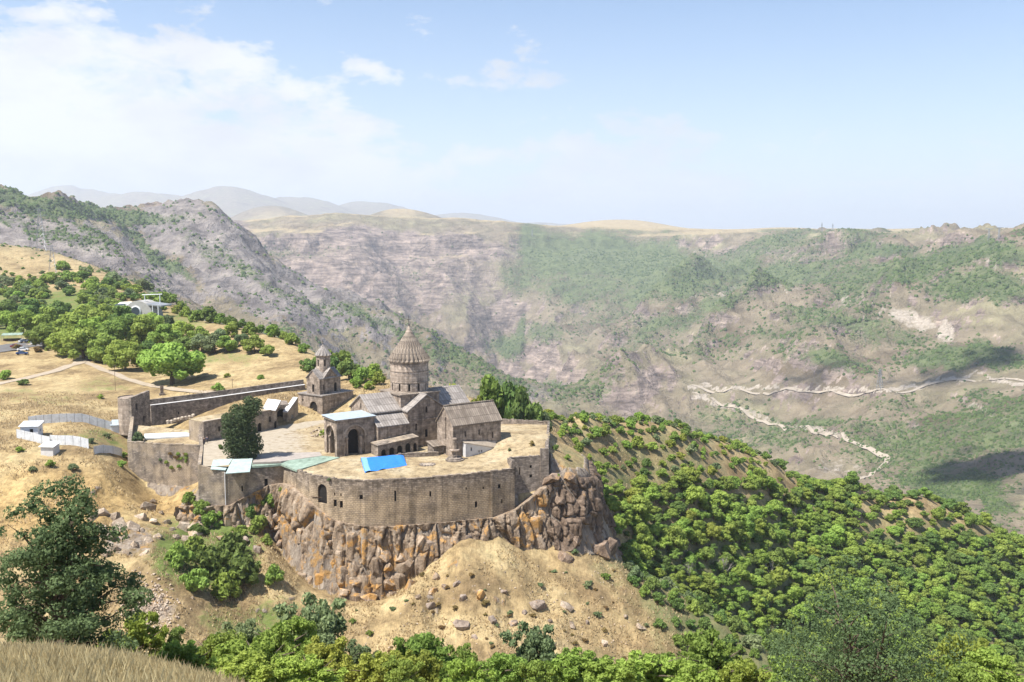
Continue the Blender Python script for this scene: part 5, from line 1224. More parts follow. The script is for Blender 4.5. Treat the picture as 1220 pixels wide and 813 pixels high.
def outcrops():
    rs = random.Random(5)
    root = bpy.data.objects.new('rock_outcrop', None); COL.objects.link(root); root['kind'] = 'structure'; root.location = (-80, 200, -12)
    sp = [(px, py, rs.uniform(8, 20)) for px, py in [(112, 618), (122, 612), (134, 616), (118, 632), (130, 640), (142, 628), (150, 640), (138, 655), (158, 628), (166, 616), (176, 606), (170, 632), (180, 622), (162, 650), (172, 660), (186, 640), (192, 612), (198, 622), (210, 640), (218, 630), (228, 632), (236, 628), (224, 642), (150, 660), (126, 660), (182, 598), (205, 632), (234, 640), (240, 620), (176, 645)]]
    scatter_rocks(root, sp, BLKP, rs, .35)
    # ledges in the green gully under the house
    root2 = bpy.data.objects.new('rock_ledge', None); COL.objects.link(root2); root2['kind'] = 'structure'; root2.location = (-60, 205, -12)
    sp = [(rs.uniform(262, 335), 0, rs.uniform(9, 16)) for _ in range(30)]
    sp = [(x, 600 + (335 - x) * .35 + rs.uniform(-8, 60), w) for x, _, w in sp]
    scatter_rocks(root2, sp, BLK + BLKG, rs, .3)
    # the sheer rock right of the tower
    root3 = bpy.data.objects.new('rock_shelf', None); COL.objects.link(root3); root3['kind'] = 'structure'; root3.location = (15, 222, -10)
    sp = []
    for k in range(9):
        t = rs.random(); py = 545 + t * 150; x0 = 655 - 6 * t; x1 = 700 + 42 * max(0, (py - 560) / 120) ** 1.1
        sp.append((rs.uniform(x0, x1), py, rs.uniform(14, 34)))
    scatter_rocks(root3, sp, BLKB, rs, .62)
outcrops()
def boulders():
    rs = random.Random(9)
    for px, py, w, st in [(550, 745, 20, 'g'), (586, 740, 12, 'g'), (612, 743, 12, 'g'), (572, 709, 15, 'o'), (639, 722, 22, 'g'), (674, 724, 15, 'p'), (681, 745, 12, 'p'), (637, 750, 10, 'p'), (763, 747, 14, 'p'), (545, 697, 12, 'g'), (490, 697, 17, 'o'), (515, 705, 13, 'o'), (520, 688, 12, 'o'), (513, 722, 15, 'g'), (440, 715, 24, 'o'), (484, 676, 22, 'o'), (477, 662, 22, 'o'), (462, 695, 20, 'o'), (448, 673, 23, 'o'), (428, 692, 22, 'o'), (720, 767, 10, 'p'), (655, 741, 9, 'g'), (551, 712, 10, 'g'), (455, 659, 22, 'o'), (500, 664, 15, 'o'), (470, 708, 14, 'o'), (412, 705, 16, 'o'), (530, 700, 9, 'g'), (600, 705, 8, 'g'), (700, 742, 8, 'g'), (565, 760, 9, 'g'), (745, 735, 7, 'p'), (498, 712, 9, 'o'), (625, 730, 8, 'g')]:
        p = hit(px, py, 120, 300); s_ = w * p.y / 1172
        me = rs.choice({'g': BLKG, 'o': BLK, 'p': BLKP}[st])
        o = place_rock(None, me, (p.x, p.y, p.z - s_ * .02), (s_ * rs.uniform(.95, 1.3), s_ * rs.uniform(.8, 1.1), s_ * rs.uniform(.7, 1.1)), (rs.uniform(-.4, .4), rs.uniform(-.4, .4), rs.uniform(0, 6)), 'boulder')
        lb = {'g': 'weathered grey boulder half sunk in the dry grass slope below the cliff', 'o': 'orange lichen boulder fallen among the blocks at the cliff foot', 'p': 'pale grey boulder lying on the bare slope away from the cliff'}[st]
        tag(o, lb, 'boulder', {'g': 'grey boulders on the slope', 'o': 'orange boulders at the cliff foot', 'p': 'pale boulders on the slope'}[st])
boulders()
def merged(name, meshes, mats_loc, mat, label=None, cat=None):
    """many small pieces of one kind that nobody could count, as one mesh"""
    V, Fc, off = [], [], 0
    arr = []
    for me in meshes:
        v = np.empty(len(me.vertices) * 3, np.float32); me.vertices.foreach_get('co', v)
        arr.append((v.reshape(-1, 3), [tuple(p.vertices) for p in me.polygons]))
    fl = []
    for k, loc, sc_, rot in mats_loc:
        v, f = arr[k]; R = np.array(Matrix.LocRotScale(None, __import__('mathutils').Euler(rot), Vector(sc_)).to_3x3())
        V.append(v @ R.T + np.array(loc)); fl += [tuple(i + off for i in p) for p in f]; off += len(v)
    me = bpy.data.meshes.new(name); me.from_pydata(np.concatenate(V).tolist(), [], fl); me.materials.append(MAT[mat])
    o = bpy.data.objects.new(name, me); COL.objects.link(o); tag(o, label, cat, kind='stuff'); return o
def scree():
    rs = random.Random(14); L_ = []
    for k in range(520):
        px = rs.gauss(178, 17); py = rs.gauss(722, 16) + (px - 178) * .25
        p = hit(px, py, 120, 260)
        if p is None: continue
        s_ = rs.uniform(.2, .75); L_.append((rs.randrange(9), (p.x, p.y, p.z + s_ * .1), (s_, s_ * rs.uniform(.7, 1.2), s_ * .8), (rs.uniform(-1, 1), rs.uniform(-1, 1), rs.uniform(0, 6))))
    for k in range(330):
        px = rs.uniform(420, 780); py = rs.uniform(670, 800)
        p = hit(px, py, 120, 260)
        if p is None: continue
        s_ = rs.uniform(.12, .5); L_.append((rs.randrange(9), (p.x, p.y, p.z + s_ * .1), (s_, s_ * rs.uniform(.7, 1.2), s_ * .8), (rs.uniform(-1, 1), rs.uniform(-1, 1), rs.uniform(0, 6))))
    merged('scree', BLKP, L_, 'rock_pale', 'loose pale stones scattered over the gully and slope', 'stones')
scree()

# ------------------------------------------------------------------ plants
def leaf_material(name, dark, light, var=0.35):
    m = bpy.data.materials.new(name); m.use_nodes = True; nt = m.node_tree; MAT[name] = m
    b = nt.nodes['Principled BSDF']; b.inputs['Roughness'].default_value = 0.75; b.inputs['Specular IOR Level'].default_value = 0.2
    a = N(nt, 'ShaderNodeAttribute', attribute_name='tone'); oi = N(nt, 'ShaderNodeObjectInfo')
    c = mix(nt, a.outputs['Fac'], tuple(dark), tuple(light))
    hs = N(nt, 'ShaderNodeHueSaturation', inp={'Saturation': 1.0})
    L(nt, c, hs.inputs['Color'])
    L(nt, math_node(nt, 'ADD', 0.5 - 0.012, math_node(nt, 'MULTIPLY', oi.outputs['Random'], 0.035)), hs.inputs['Hue'])
    w = N(nt, 'ShaderNodeTexWhiteNoise', noise_dimensions='1D'); L(nt, oi.outputs['Random'], w.inputs['W'])
    L(nt, math_node(nt, 'ADD', 1 - var / 2, math_node(nt, 'MULTIPLY', w.outputs['Value'], var)), hs.inputs['Value'])
    L(nt, hs.outputs[0], b.inputs['Base Color'])
    tr = N(nt, 'ShaderNodeBsdfTranslucent'); L(nt, hs.outputs[0], tr.inputs['Color'])
    mx = N(nt, 'ShaderNodeMixShader', inp={'Fac': 0.38}); L(nt, b.outputs[0], mx.inputs[1]); L(nt, tr.outputs[0], mx.inputs[2])
    L(nt, mx.outputs[0], nt.nodes['Material Output'].inputs['Surface'])
leaf_material('leaf_green', (0.185, 0.25, 0.05), (0.33, 0.425, 0.095))
leaf_material('leaf_bright', (0.22, 0.305, 0.055), (0.38, 0.48, 0.10))
leaf_material('leaf_yellow', (0.20, 0.23, 0.04), (0.40, 0.44, 0.09), 0.2)
leaf_material('leaf_dark', (0.115, 0.17, 0.045), (0.23, 0.32, 0.085))
leaf_material('leaf_grey', (0.13, 0.17, 0.075), (0.28, 0.34, 0.16))
leaf_material('leaf_dry', (0.17, 0.11, 0.04), (0.34, 0.24, 0.10))
leaf_material('leaf_far', (0.07, 0.11, 0.04), (0.15, 0.20, 0.065), 0.0)
leaf_material('grass_dry', (0.38, 0.27, 0.15), (0.68, 0.55, 0.34), 0.0)
plain('bark', (0.12, 0.09, 0.065), 0.95, 0.3, 2.0, bump=0.05)
plain('bark_grey', (0.27, 0.245, 0.22), 0.95, 0.25, 2.0, bump=0.05)

_ico = {}
def ico(sub):
    if sub not in _ico:
        bm = bmesh.new(); bmesh.ops.create_icosphere(bm, subdivisions=sub, radius=1.0); bm.verts.ensure_lookup_table()
        _ico[sub] = (np.array([v.co[:] for v in bm.verts]), np.array([[v.index for v in f.verts] for f in bm.faces])); bm.free()
    return _ico[sub]
def leaves_on(blobs_, n, size, g, spread=0.42, flat=0.75):
    """leaf sprays over a set of round clumps; returns quads that face mostly outward"""
    c = np.array([b[:3] for b in blobs_]); r = np.array([b[3] for b in blobs_])
    k = g.choice(len(r), n, p=r ** 2 / (r ** 2).sum())
    d = g.normal(size=(n, 3)); d[:, 2] = d[:, 2] * 0.95 + 0.25; d /= np.linalg.norm(d, axis=1)[:, None]
    p = c[k] + d * (r[k] * g.uniform(0.72, 1.1, n))[:, None] * np.array([1, 1, flat])
    dist_ = np.linalg.norm((p[:, None] - c[None]) / np.array([1, 1, flat]), axis=2) / r[None]; dist_[np.arange(n), k] = 9
    keep = dist_.min(1) > 0.72; p, d, k = p[keep], d[keep], k[keep]; n = len(p)
    nn = d + g.normal(size=(n, 3)) * spread; nn /= np.linalg.norm(nn, axis=1)[:, None]
    t = np.cross(nn, g.normal(size=(n, 3))); t /= np.linalg.norm(t, axis=1)[:, None]; b = np.cross(nn, t)
    s = size * g.uniform(0.55, 1.25, n)[:, None]
    v = np.stack([p - t * s, p - b * s * 0.62, p + t * s, p + b * s * 0.62], 1)
    v[:, 0] -= nn * s * .15; v[:, 2] -= nn * s * .25
    clump = g.uniform(0, 1, len(r))
    tone = np.clip(0.30 + 0.45 * clump[k] * .8 + g.normal(0, .13, n) + 0.12 * d[:, 2], 0, 1)
    q = np.arange(n * 4).reshape(-1, 4)
    return v.reshape(-1, 3), q, np.repeat(tone, 4)
def crown_mesh(name, blobs_, n, size, mat, seed, core=0.8, flat=0.75, sub=1, spread=.42):
    g = np.random.default_rng(seed)
    v, q, t = leaves_on(blobs_, n, size, g, spread, flat)
    iv, if_ = ico(sub); V, T, Fs = [v], [t], []; off = len(v)
    if core:
        for x, y, z, r in blobs_:
            vv = iv * g.uniform(.82, 1.0, (len(iv), 1)) * r * core * np.array([1, 1, flat]) + np.array([x, y, z])
            V.append(vv); T.append(np.full(len(vv), .3)); Fs.append(if_ + off); off += len(vv)
    return np_mesh(name, np.concatenate(V), q, np.concatenate(T), mat, np.concatenate(Fs) if Fs else None)
def round_blobs(g, n, R, H, base):
    """clumps filling an egg-shaped crown of radius R from z=base to base+H"""
    out = []
    for i in range(n):
        a = g.uniform(0, 2 * math.pi); t = (i + .5) / n; zz = g.uniform(.12, .95)
        rad = R * math.sqrt(max(0, 1 - ((zz - .42) / .62) ** 2)) * g.uniform(.45, .82)
        out.append((rad * math.cos(a), rad * math.sin(a), base + H * zz * .9, R * g.uniform(.17, .42)))
    out.append((0, 0, base + H * .5, R * .56)); out.append((0, 0, base + H * .78, R * .38))
    return out
def tube(mb, pts, n=6):
    """tapering limb through (point, radius)"""
    i = len(mb.v)
    for k, (p, r) in enumerate(pts):
        p = Vector(p); a = Vector(pts[max(k - 1, 0)][0]); b = Vector(pts[min(k + 1, len(pts) - 1)][0]); d = (b - a).normalized(); s = d.orthogonal().normalized(); t = d.cross(s)
        for q in range(n): mb.v.append(p + s * (r * math.cos(2 * math.pi * q / n)) + t * (r * math.sin(2 * math.pi * q / n)))
    for k in range(len(pts) - 1):
        for q in range(n):
            a = i + k * n + q; b = i + k * n + (q + 1) % n; mb.f.append((a, b, b + n, a + n))
    mb.f.append(tuple(range(i + (len(pts) - 1) * n, i + len(pts) * n)))
def trunk_mesh(h, R, seed, mat='bark', limbs=5, r0=None):
    rs = random.Random(seed); mb = MB(); r0 = r0 or h * .035
    lean = Vector((rs.uniform(-.1, .1), rs.uniform(-.1, .1), 1)); top = lean * h * .62
    tube(mb, [((0, 0, -.4), r0 * 1.5), (lean * h * .12, r0 * 1.05), (lean * h * .35, r0 * .8), (top, r0 * .35)])
    for k in range(limbs):
        a = 2 * math.pi * k / limbs + rs.uniform(-.4, .4); s = lean * h * rs.uniform(.22, .5); e = s + Vector((math.cos(a) * R * .65, math.sin(a) * R * .65, h * rs.uniform(.15, .32)))
        m = s.lerp(e, .5) + Vector((0, 0, h * .04)); tube(mb, [(s, r0 * .5), (m, r0 * .32), (e, r0 * .1)], 5)
    me = bpy.data.meshes.new('trunk'); me.from_pydata([tuple(v) for v in mb.v], [], mb.f); me.materials.append(MAT[mat]); return me
# one set of shapes, unit size = 1 m crown radius
TREES, BUSHES = [], []
for k in range(6):
    g = np.random.default_rng(100 + k); hh = (1.2, 1.5, 1.75, 2.1, 1.35, 1.6)[k]
    TREES.append((round_blobs(g, (15, 24, 18, 26, 12, 30)[k], 1.0, hh, .16), trunk_mesh(hh + .2, 1.0, k, 'bark', 5, .06), hh + .16))
for k in range(4):
    g = np.random.default_rng(200 + k); hh = g.uniform(1.1, 1.4)
    BUSHES.append((round_blobs(g, 11, 1.0, hh, -.05), trunk_mesh(hh, .9, 40 + k, 'bark', 6, .05), hh))
FBUSH = []
def loose_blobs(g, n):
    """many small sprays on uneven shoots: a ragged bush"""
    out = []; sh = [(g.uniform(0, 6.28), g.uniform(.05, .75), g.uniform(.55, 1.25)) for _ in range(9)]
    for i in range(n):
        a, r, h = sh[g.integers(len(sh))]; t = g.uniform(.05, 1) ** .7; c = r * (.45 + .55 * t)
        out.append((c * math.cos(a) + g.normal(0, .13), c * math.sin(a) + g.normal(0, .13), h * t * (1.12 - .3 * r) + g.normal(0, .05), g.uniform(.10, .20) * (1.15 - .45 * t)))
    return out
for k in range(5):
    g = np.random.default_rng(600 + k); FBUSH.append((loose_blobs(g, 95), BUSHES[k % 4][1], 1.15))
_cm = {}
def crown_of(kind, k, mat, dens):
    key = (kind, k, mat, dens)
    if key not in _cm:
        bl = {'tree': TREES, 'bush': BUSHES, 'fore': FBUSH}[kind][k][0]
        n, size = {('tree', 0): (2600, .105), ('tree', 1): (5200, .07), ('bush', 0): (900, .14), ('fore', 1): (11000, .04)}[(kind, dens)]
        _cm[key] = crown_mesh('crown', bl, n, size, mat, 300 + k + 10 * dens, .8 if kind != 'fore' else .62, .82, 1, 1.0 if kind == 'fore' else .42)
    return _cm[key]
def plant(name, label, cat, loc, R, kind, mat, dens=0, rng=random, squash=1.0, group=None, part='crown'):
    k = rng.randrange(len(TREES if kind == 'tree' else BUSHES))
    root = thing(name, label, cat, loc, rng.uniform(0, 6.28), group); root.scale = (R, R * rng.uniform(.9, 1.1), R * squash)
    for nm, me in ((part, crown_of(kind, k, mat, dens)), ('trunk', (TREES if kind == 'tree' else BUSHES)[k][1])):
        o = bpy.data.objects.new(nm, me); COL.objects.link(o); o.parent = root
    return root

WORD = {'leaf_green': 'mid green', 'leaf_bright': 'light green', 'leaf_yellow': 'yellow-green', 'leaf_dark': 'dark green', 'leaf_grey': 'grey-green', 'leaf_dry': 'withered brown'}
# ---- trees and bushes round the field, by place of foot (px, py), crown width in px
def field_plants():
    rs = random.Random(31)
    G = 'trees of the grove beside the car park'
    for px, py, w, mat, lb in [
        (206, 458, 84, 'leaf_bright', 'broad bright green walnut tree standing in front of the grove by the stele'),
        (149, 441, 50, 'leaf_bright', 'umbrella shaped light green tree beside the broad walnut tree')]:
        p = hit(px, py, 200, 900); R = w * .5 * p.y / 1172
        plant('walnut_tree', lb, 'tree', p, R, 'tree', mat, 1, rs, .85, 'walnut trees in front of the grove')
    for px, py, w in [(125, 432, 44), (100, 428, 46), (178, 436, 44), (76, 424, 40), (52, 414, 38), (140, 418, 46), (112, 410, 44), (168, 416, 42), (196, 420, 40), (88, 404, 40), (60, 398, 36), (150, 400, 40), (222, 424, 36), (28, 398, 36), (8, 392, 34), (126, 394, 38), (182, 400, 36), (40, 384, 34), (12, 376, 32), (70, 382, 34), (100, 386, 36), (214, 404, 34), (-14, 390, 36), (-18, 372, 34)]:
        p = hit(px, py, 200, 900); R = w * .5 * p.y / 1172
        mat = rs.choice(['leaf_green', 'leaf_green', 'leaf_bright', 'leaf_bright', 'leaf_dark'])
        plant('grove_tree', 'full ' + WORD[mat] + ' tree in the dense grove between car park and cable car station', 'tree', p, R, 'tree', mat, 0, rs, rs.uniform(.85, 1.0), WORD[mat] + ' ' + G)
    for px, py, w in [(240, 420, 30), (256, 421, 30), (270, 420, 26), (303, 421, 28), (320, 424, 22), (288, 412, 20), (262, 408, 22), (238, 408, 24), (276, 402, 20)]:
        p = hit(px, py, 200, 900); R = w * .5 * p.y / 1172
        mat = rs.choice(['leaf_green', 'leaf_grey'])
        plant('orchard_tree', 'small ' + WORD[mat] + ' orchard tree on the straw field behind the walnut tree', 'tree', p, R, 'tree', mat, 0, rs, .85, WORD[mat] + ' orchard trees on the field')
    for px, py, w, mat in [(234, 384, 22, 'leaf_green'), (251, 380, 30, 'leaf_dark'), (275, 393, 24, 'leaf_dark'), (298, 399, 22, 'leaf_green'), (327, 402, 24, 'leaf_bright'), (349, 411, 20, 'leaf_green'), (200, 386, 16, 'leaf_grey'), (148, 382, 28, 'leaf_dark'), (222, 378, 18, 'leaf_bright'), (288, 388, 16, 'leaf_dark'), (310, 396, 16, 'leaf_dark'), (262, 384, 18, 'leaf_green'), (192, 372, 16, 'leaf_green'), (210, 374, 16, 'leaf_yellow'), (340, 404, 14, 'leaf_green'), (362, 420, 16, 'leaf_green'), (216, 366, 18, 'leaf_green'), (236, 366, 16, 'leaf_dark')]:
        p = hit(px, py, 200, 900); R = w * .5 * p.y / 1172
        plant('ridge_bush', 'rounded ' + WORD[mat] + ' bush on the edge of the field above the gorge', 'bush', p, R, 'bush', mat, 0, rs, 1.05, WORD[mat] + ' bushes along the field edge')
    for px, py, w, mat in [(366, 442, 20, 'leaf_dark'), (380, 440, 20, 'leaf_green'), (398, 448, 34, 'leaf_dark'), (416, 452, 30, 'leaf_dark'), (408, 436, 26, 'leaf_green'), (430, 456, 26, 'leaf_green'), (444, 452, 24, 'leaf_bright'), (452, 458, 20, 'leaf_yellow'), (424, 462, 16, 'leaf_bright'), (440, 464, 14, 'leaf_bright'), (392, 430, 20, 'leaf_green')]:
        p = hit(px, py, 230, 900); R = w * .5 * p.y / 1172
        plant('thicket_bush', 'thick ' + WORD[mat] + ' bush behind the bell tower', 'bush', p, R, 'bush', mat, 0, rs, 1.15, WORD[mat] + ' bushes behind the bell tower')
    for px, py, w, mat in [(520, 466, 24, 'leaf_green'), (538, 468, 28, 'leaf_yellow'), (556, 470, 20, 'leaf_yellow'), (568, 478, 22, 'leaf_green'), (584, 494, 40, 'leaf_green'), (604, 502, 34, 'leaf_dark'), (622, 508, 34, 'leaf_dark'), (640, 512, 26, 'leaf_dark'), (596, 508, 24, 'leaf_dark'), (612, 512, 20, 'leaf_green'), (650, 518, 18, 'leaf_grey'), (512, 460, 16, 'leaf_bright'), (548, 462, 16, 'leaf_bright'), (572, 490, 20, 'leaf_yellow')]:
        p = PY(px, py, 262 + rs.uniform(-3, 6)); p.z = gz1(p.x, p.y); R = w * .56 * p.y / 1172
        plant('chapel_bush', 'tall ' + WORD[mat] + ' bush growing behind the chapel roof', 'bush', p, R, 'bush', mat, 0, rs, 2.0, WORD[mat] + ' bushes behind the chapel')
    GB = 'bushes in the gully below the house'
    for px, py, w, mat in [(255, 686, 44, 'leaf_dark'), (292, 694, 46, 'leaf_dark'), (232, 706, 36, 'leaf_green'), (268, 712, 36, 'leaf_bright'), (213, 674, 34, 'leaf_green'), (253, 628, 24, 'leaf_green'), (308, 634, 26, 'leaf_green'), (327, 694, 26, 'leaf_green'), (240, 612, 20, 'leaf_green'), (274, 664, 36, 'leaf_dark'), (230, 664, 30, 'leaf_green'), (300, 616, 20, 'leaf_dark'), (322, 606, 20, 'leaf_green'), (340, 592, 16, 'leaf_bright'), (224, 600, 16, 'leaf_green'), (318, 650, 16, 'leaf_green'), (236, 640, 20, 'leaf_dark'), (285, 640, 18, 'leaf_green')]:
        p = hit(px, py, 120, 300); R = w * .56 * p.y / 1172
        plant('gully_bush', 'dense ' + WORD[mat] + ' bush in the gully below the stone house', 'bush', p, R, 'bush', mat, 0, rs, 1.15, WORD[mat] + ' ' + GB)
    for px, py, w, mat in [(6, 452, 22, 'leaf_bright'), (27, 459, 14, 'leaf_dark'), (20, 416, 12, 'leaf_dry'), (45, 420, 14, 'leaf_dry'), (58, 418, 12, 'leaf_green'), (120, 475, 10, 'leaf_bright'), (24, 538, 12, 'leaf_bright'), (60, 556, 16, 'leaf_green'), (108, 528, 12, 'leaf_grey'), (128, 522, 12, 'leaf_grey'), (145, 556, 14, 'leaf_green'), (148, 545, 12, 'leaf_bright'), (88, 560, 14, 'leaf_grey'), (40, 562, 12, 'leaf_grey'), (260, 466, 18, 'leaf_bright'), (270, 450, 10, 'leaf_yellow'), (310, 452, 10, 'leaf_bright'), (440, 756, 10, 'leaf_green'), (420, 742, 10, 'leaf_green'), (380, 748, 12, 'leaf_grey'), (395, 735, 8, 'leaf_green'), (700, 700, 14, 'leaf_grey'), (722, 690, 14, 'leaf_green'), (712, 735, 12, 'leaf_grey'), (665, 570, 8, 'leaf_green'), (676, 548, 12, 'leaf_green'), (662, 536, 12, 'leaf_dark'), (685, 660, 12, 'leaf_grey'), (655, 640, 8, 'leaf_green')]:
        p = hit(px, py, 120, 900); R = w * .5 * p.y / 1172
        plant('scrub', 'low ' + WORD[mat] + ' scrub plant on the dry slopes around the monastery', 'bush', p, R, 'bush', mat, 0, rs, .8, WORD[mat] + ' scrub on the dry slopes')
    for px, py, w, mat, lb in [(165, 524, 17, 'leaf_grey', 'round grey-green bush in the yard of the bastion'), (263, 535, 9, 'leaf_dark', 'small dark shrub beside the court path'), (232, 468.5, 3, 'leaf_bright', 'tiny shrub by the curtain wall'), (634, 530, 9, 'leaf_dry', 'withered brown bush by the terrace wall'), (607, 531, 6, 'leaf_grey', 'sparse grey bush on the terrace grass'), (386, 519, 12, 'leaf_bright', 'green shrub in the rubble bed behind the porch'), (392, 566, 5, 'leaf_grey', 'small plant near the edge of the terrace')]:
        p = PZ(px, py, .1 if px < 600 else 2.6); p.z = tz1(p.x, p.y) - .05 if px > 240 else p.z - .6; R = w * .5 * p.y / 1172
        plant('court_bush', lb, 'bush', p, R, 'bush', mat, 0, rs, 1.1)
def hill_scrub():
    rs = random.Random(55)
    for k in range(120):
        if k < 78: px, py = rs.uniform(-20, 150), rs.uniform(336, 380)
        elif k < 106: px = rs.uniform(75, 215); py = 318 + (px - 75) * .30 + rs.uniform(-4, 16)
        else: px, py = rs.uniform(-10, 70), rs.uniform(318, 345)
        p = hit(px, py, 430, 900); R = rs.uniform(10, 24) * .5 * p.y / 1172 * (1 if k < 106 else .45)
        mat = rs.choice(['leaf_green', 'leaf_grey', 'leaf_dark', 'leaf_bright'])
        plant('hill_scrub', 'rounded ' + WORD[mat] + ' scrub bush on the hill above the grove', 'bush', p, R, 'bush', mat, 0, rs, .85, WORD[mat] + ' scrub on the hill above the grove')
hill_scrub()
def apron_tufts():
    rs = random.Random(81)
    for k in range(70):
        px = rs.uniform(420, 790); py = rs.uniform(680, 800)
        if py < 665 + abs(px - 600) * .05 or px > 735 + (py - 665) * .5: continue
        p = hit(px, py, 150, 260)
        plant('dry_tuft', 'small withered tuft on the dry apron under the cliff', 'plant', p, rs.uniform(.35, .9), 'bush', rs.choice(['leaf_dry', 'leaf_dry', 'leaf_grey']), 0, rs, .6, 'withered tufts on the apron')
apron_tufts()
field_plants()
def wall_weeds():
    rs = random.Random(2); mid = Vector(BA[1])
    for k in range(16):
        px = rs.uniform(174, 214); py = 549 + rs.gauss(0, 6); A, B = (BA[0], BA[1]) if px < 195 else (BA[1], BA[2])
        s = at_px(A, B, px); d = Vector((B[0] - A[0], B[1] - A[1])).normalized(); q = Vector(A) + d * s; z = z_at(px, py, A, B)
        o = bpy.data.objects.new('weed', crown_of('bush', rs.randrange(4), rs.choice(['leaf_grey', 'leaf_green', 'leaf_dry']), 0)); COL.objects.link(o); o.parent = ba
        r = rs.uniform(.35, .7); o.scale = (r, r * .6, r); o.location = Vector((q.x, q.y - .1, z)) - ba.location
wall_weeds()
def court_tree():
    p = PZ(289, 546, 0); p.z = tz1(p.x, p.y)
    root = thing('conifer_tree', 'tall irregular dark conifer in the court in front of the guest range', 'tree', p)
    g = np.random.default_rng(5); bl = []
    for px, py, r in [(289, 538, 15), (278, 535, 12), (300, 530, 13), (286, 524, 15), (277, 514, 13), (292, 510, 14), (302, 522, 9), (274, 505, 11), (286, 498, 13), (296, 492, 11), (282, 490, 9), (303, 487, 10), (297, 480, 8), (306, 480, 6), (280, 526, 13), (270, 498, 6), (294, 541, 12), (304, 535, 9)]:
        q = PY(px, py, p.y + g.uniform(-1.5, 1.5)); s = q.y / 1172; bl.append((q.x - p.x, q.y - p.y, q.z - p.z, r * s))
    me = crown_mesh('crown', bl, 11000, .26, 'leaf_dark', 8, .72, 1.0, 1, .8); o = bpy.data.objects.new('crown', me); COL.objects.link(o); o.parent = root
    me.materials[0] = MAT['leaf_conifer']
    mb = MB(); tube(mb, [((0, 0, -.4), .4), ((-.3, 0, 4), .3), ((.2, 0, 8), .2), ((1.6, 0, 12), .05)]); tube(mb, [((-.2, 0, 3), .2), ((-2.4, .3, 8), .06)], 5); tube(mb, [((0, 0, 2), .2), ((2.2, -.3, 4), .06)], 5)
    mb.build('trunk', 'bark', root)
leaf_material('leaf_conifer', (0.055, 0.085, 0.035), (0.16, 0.215, 0.095))
court_tree()

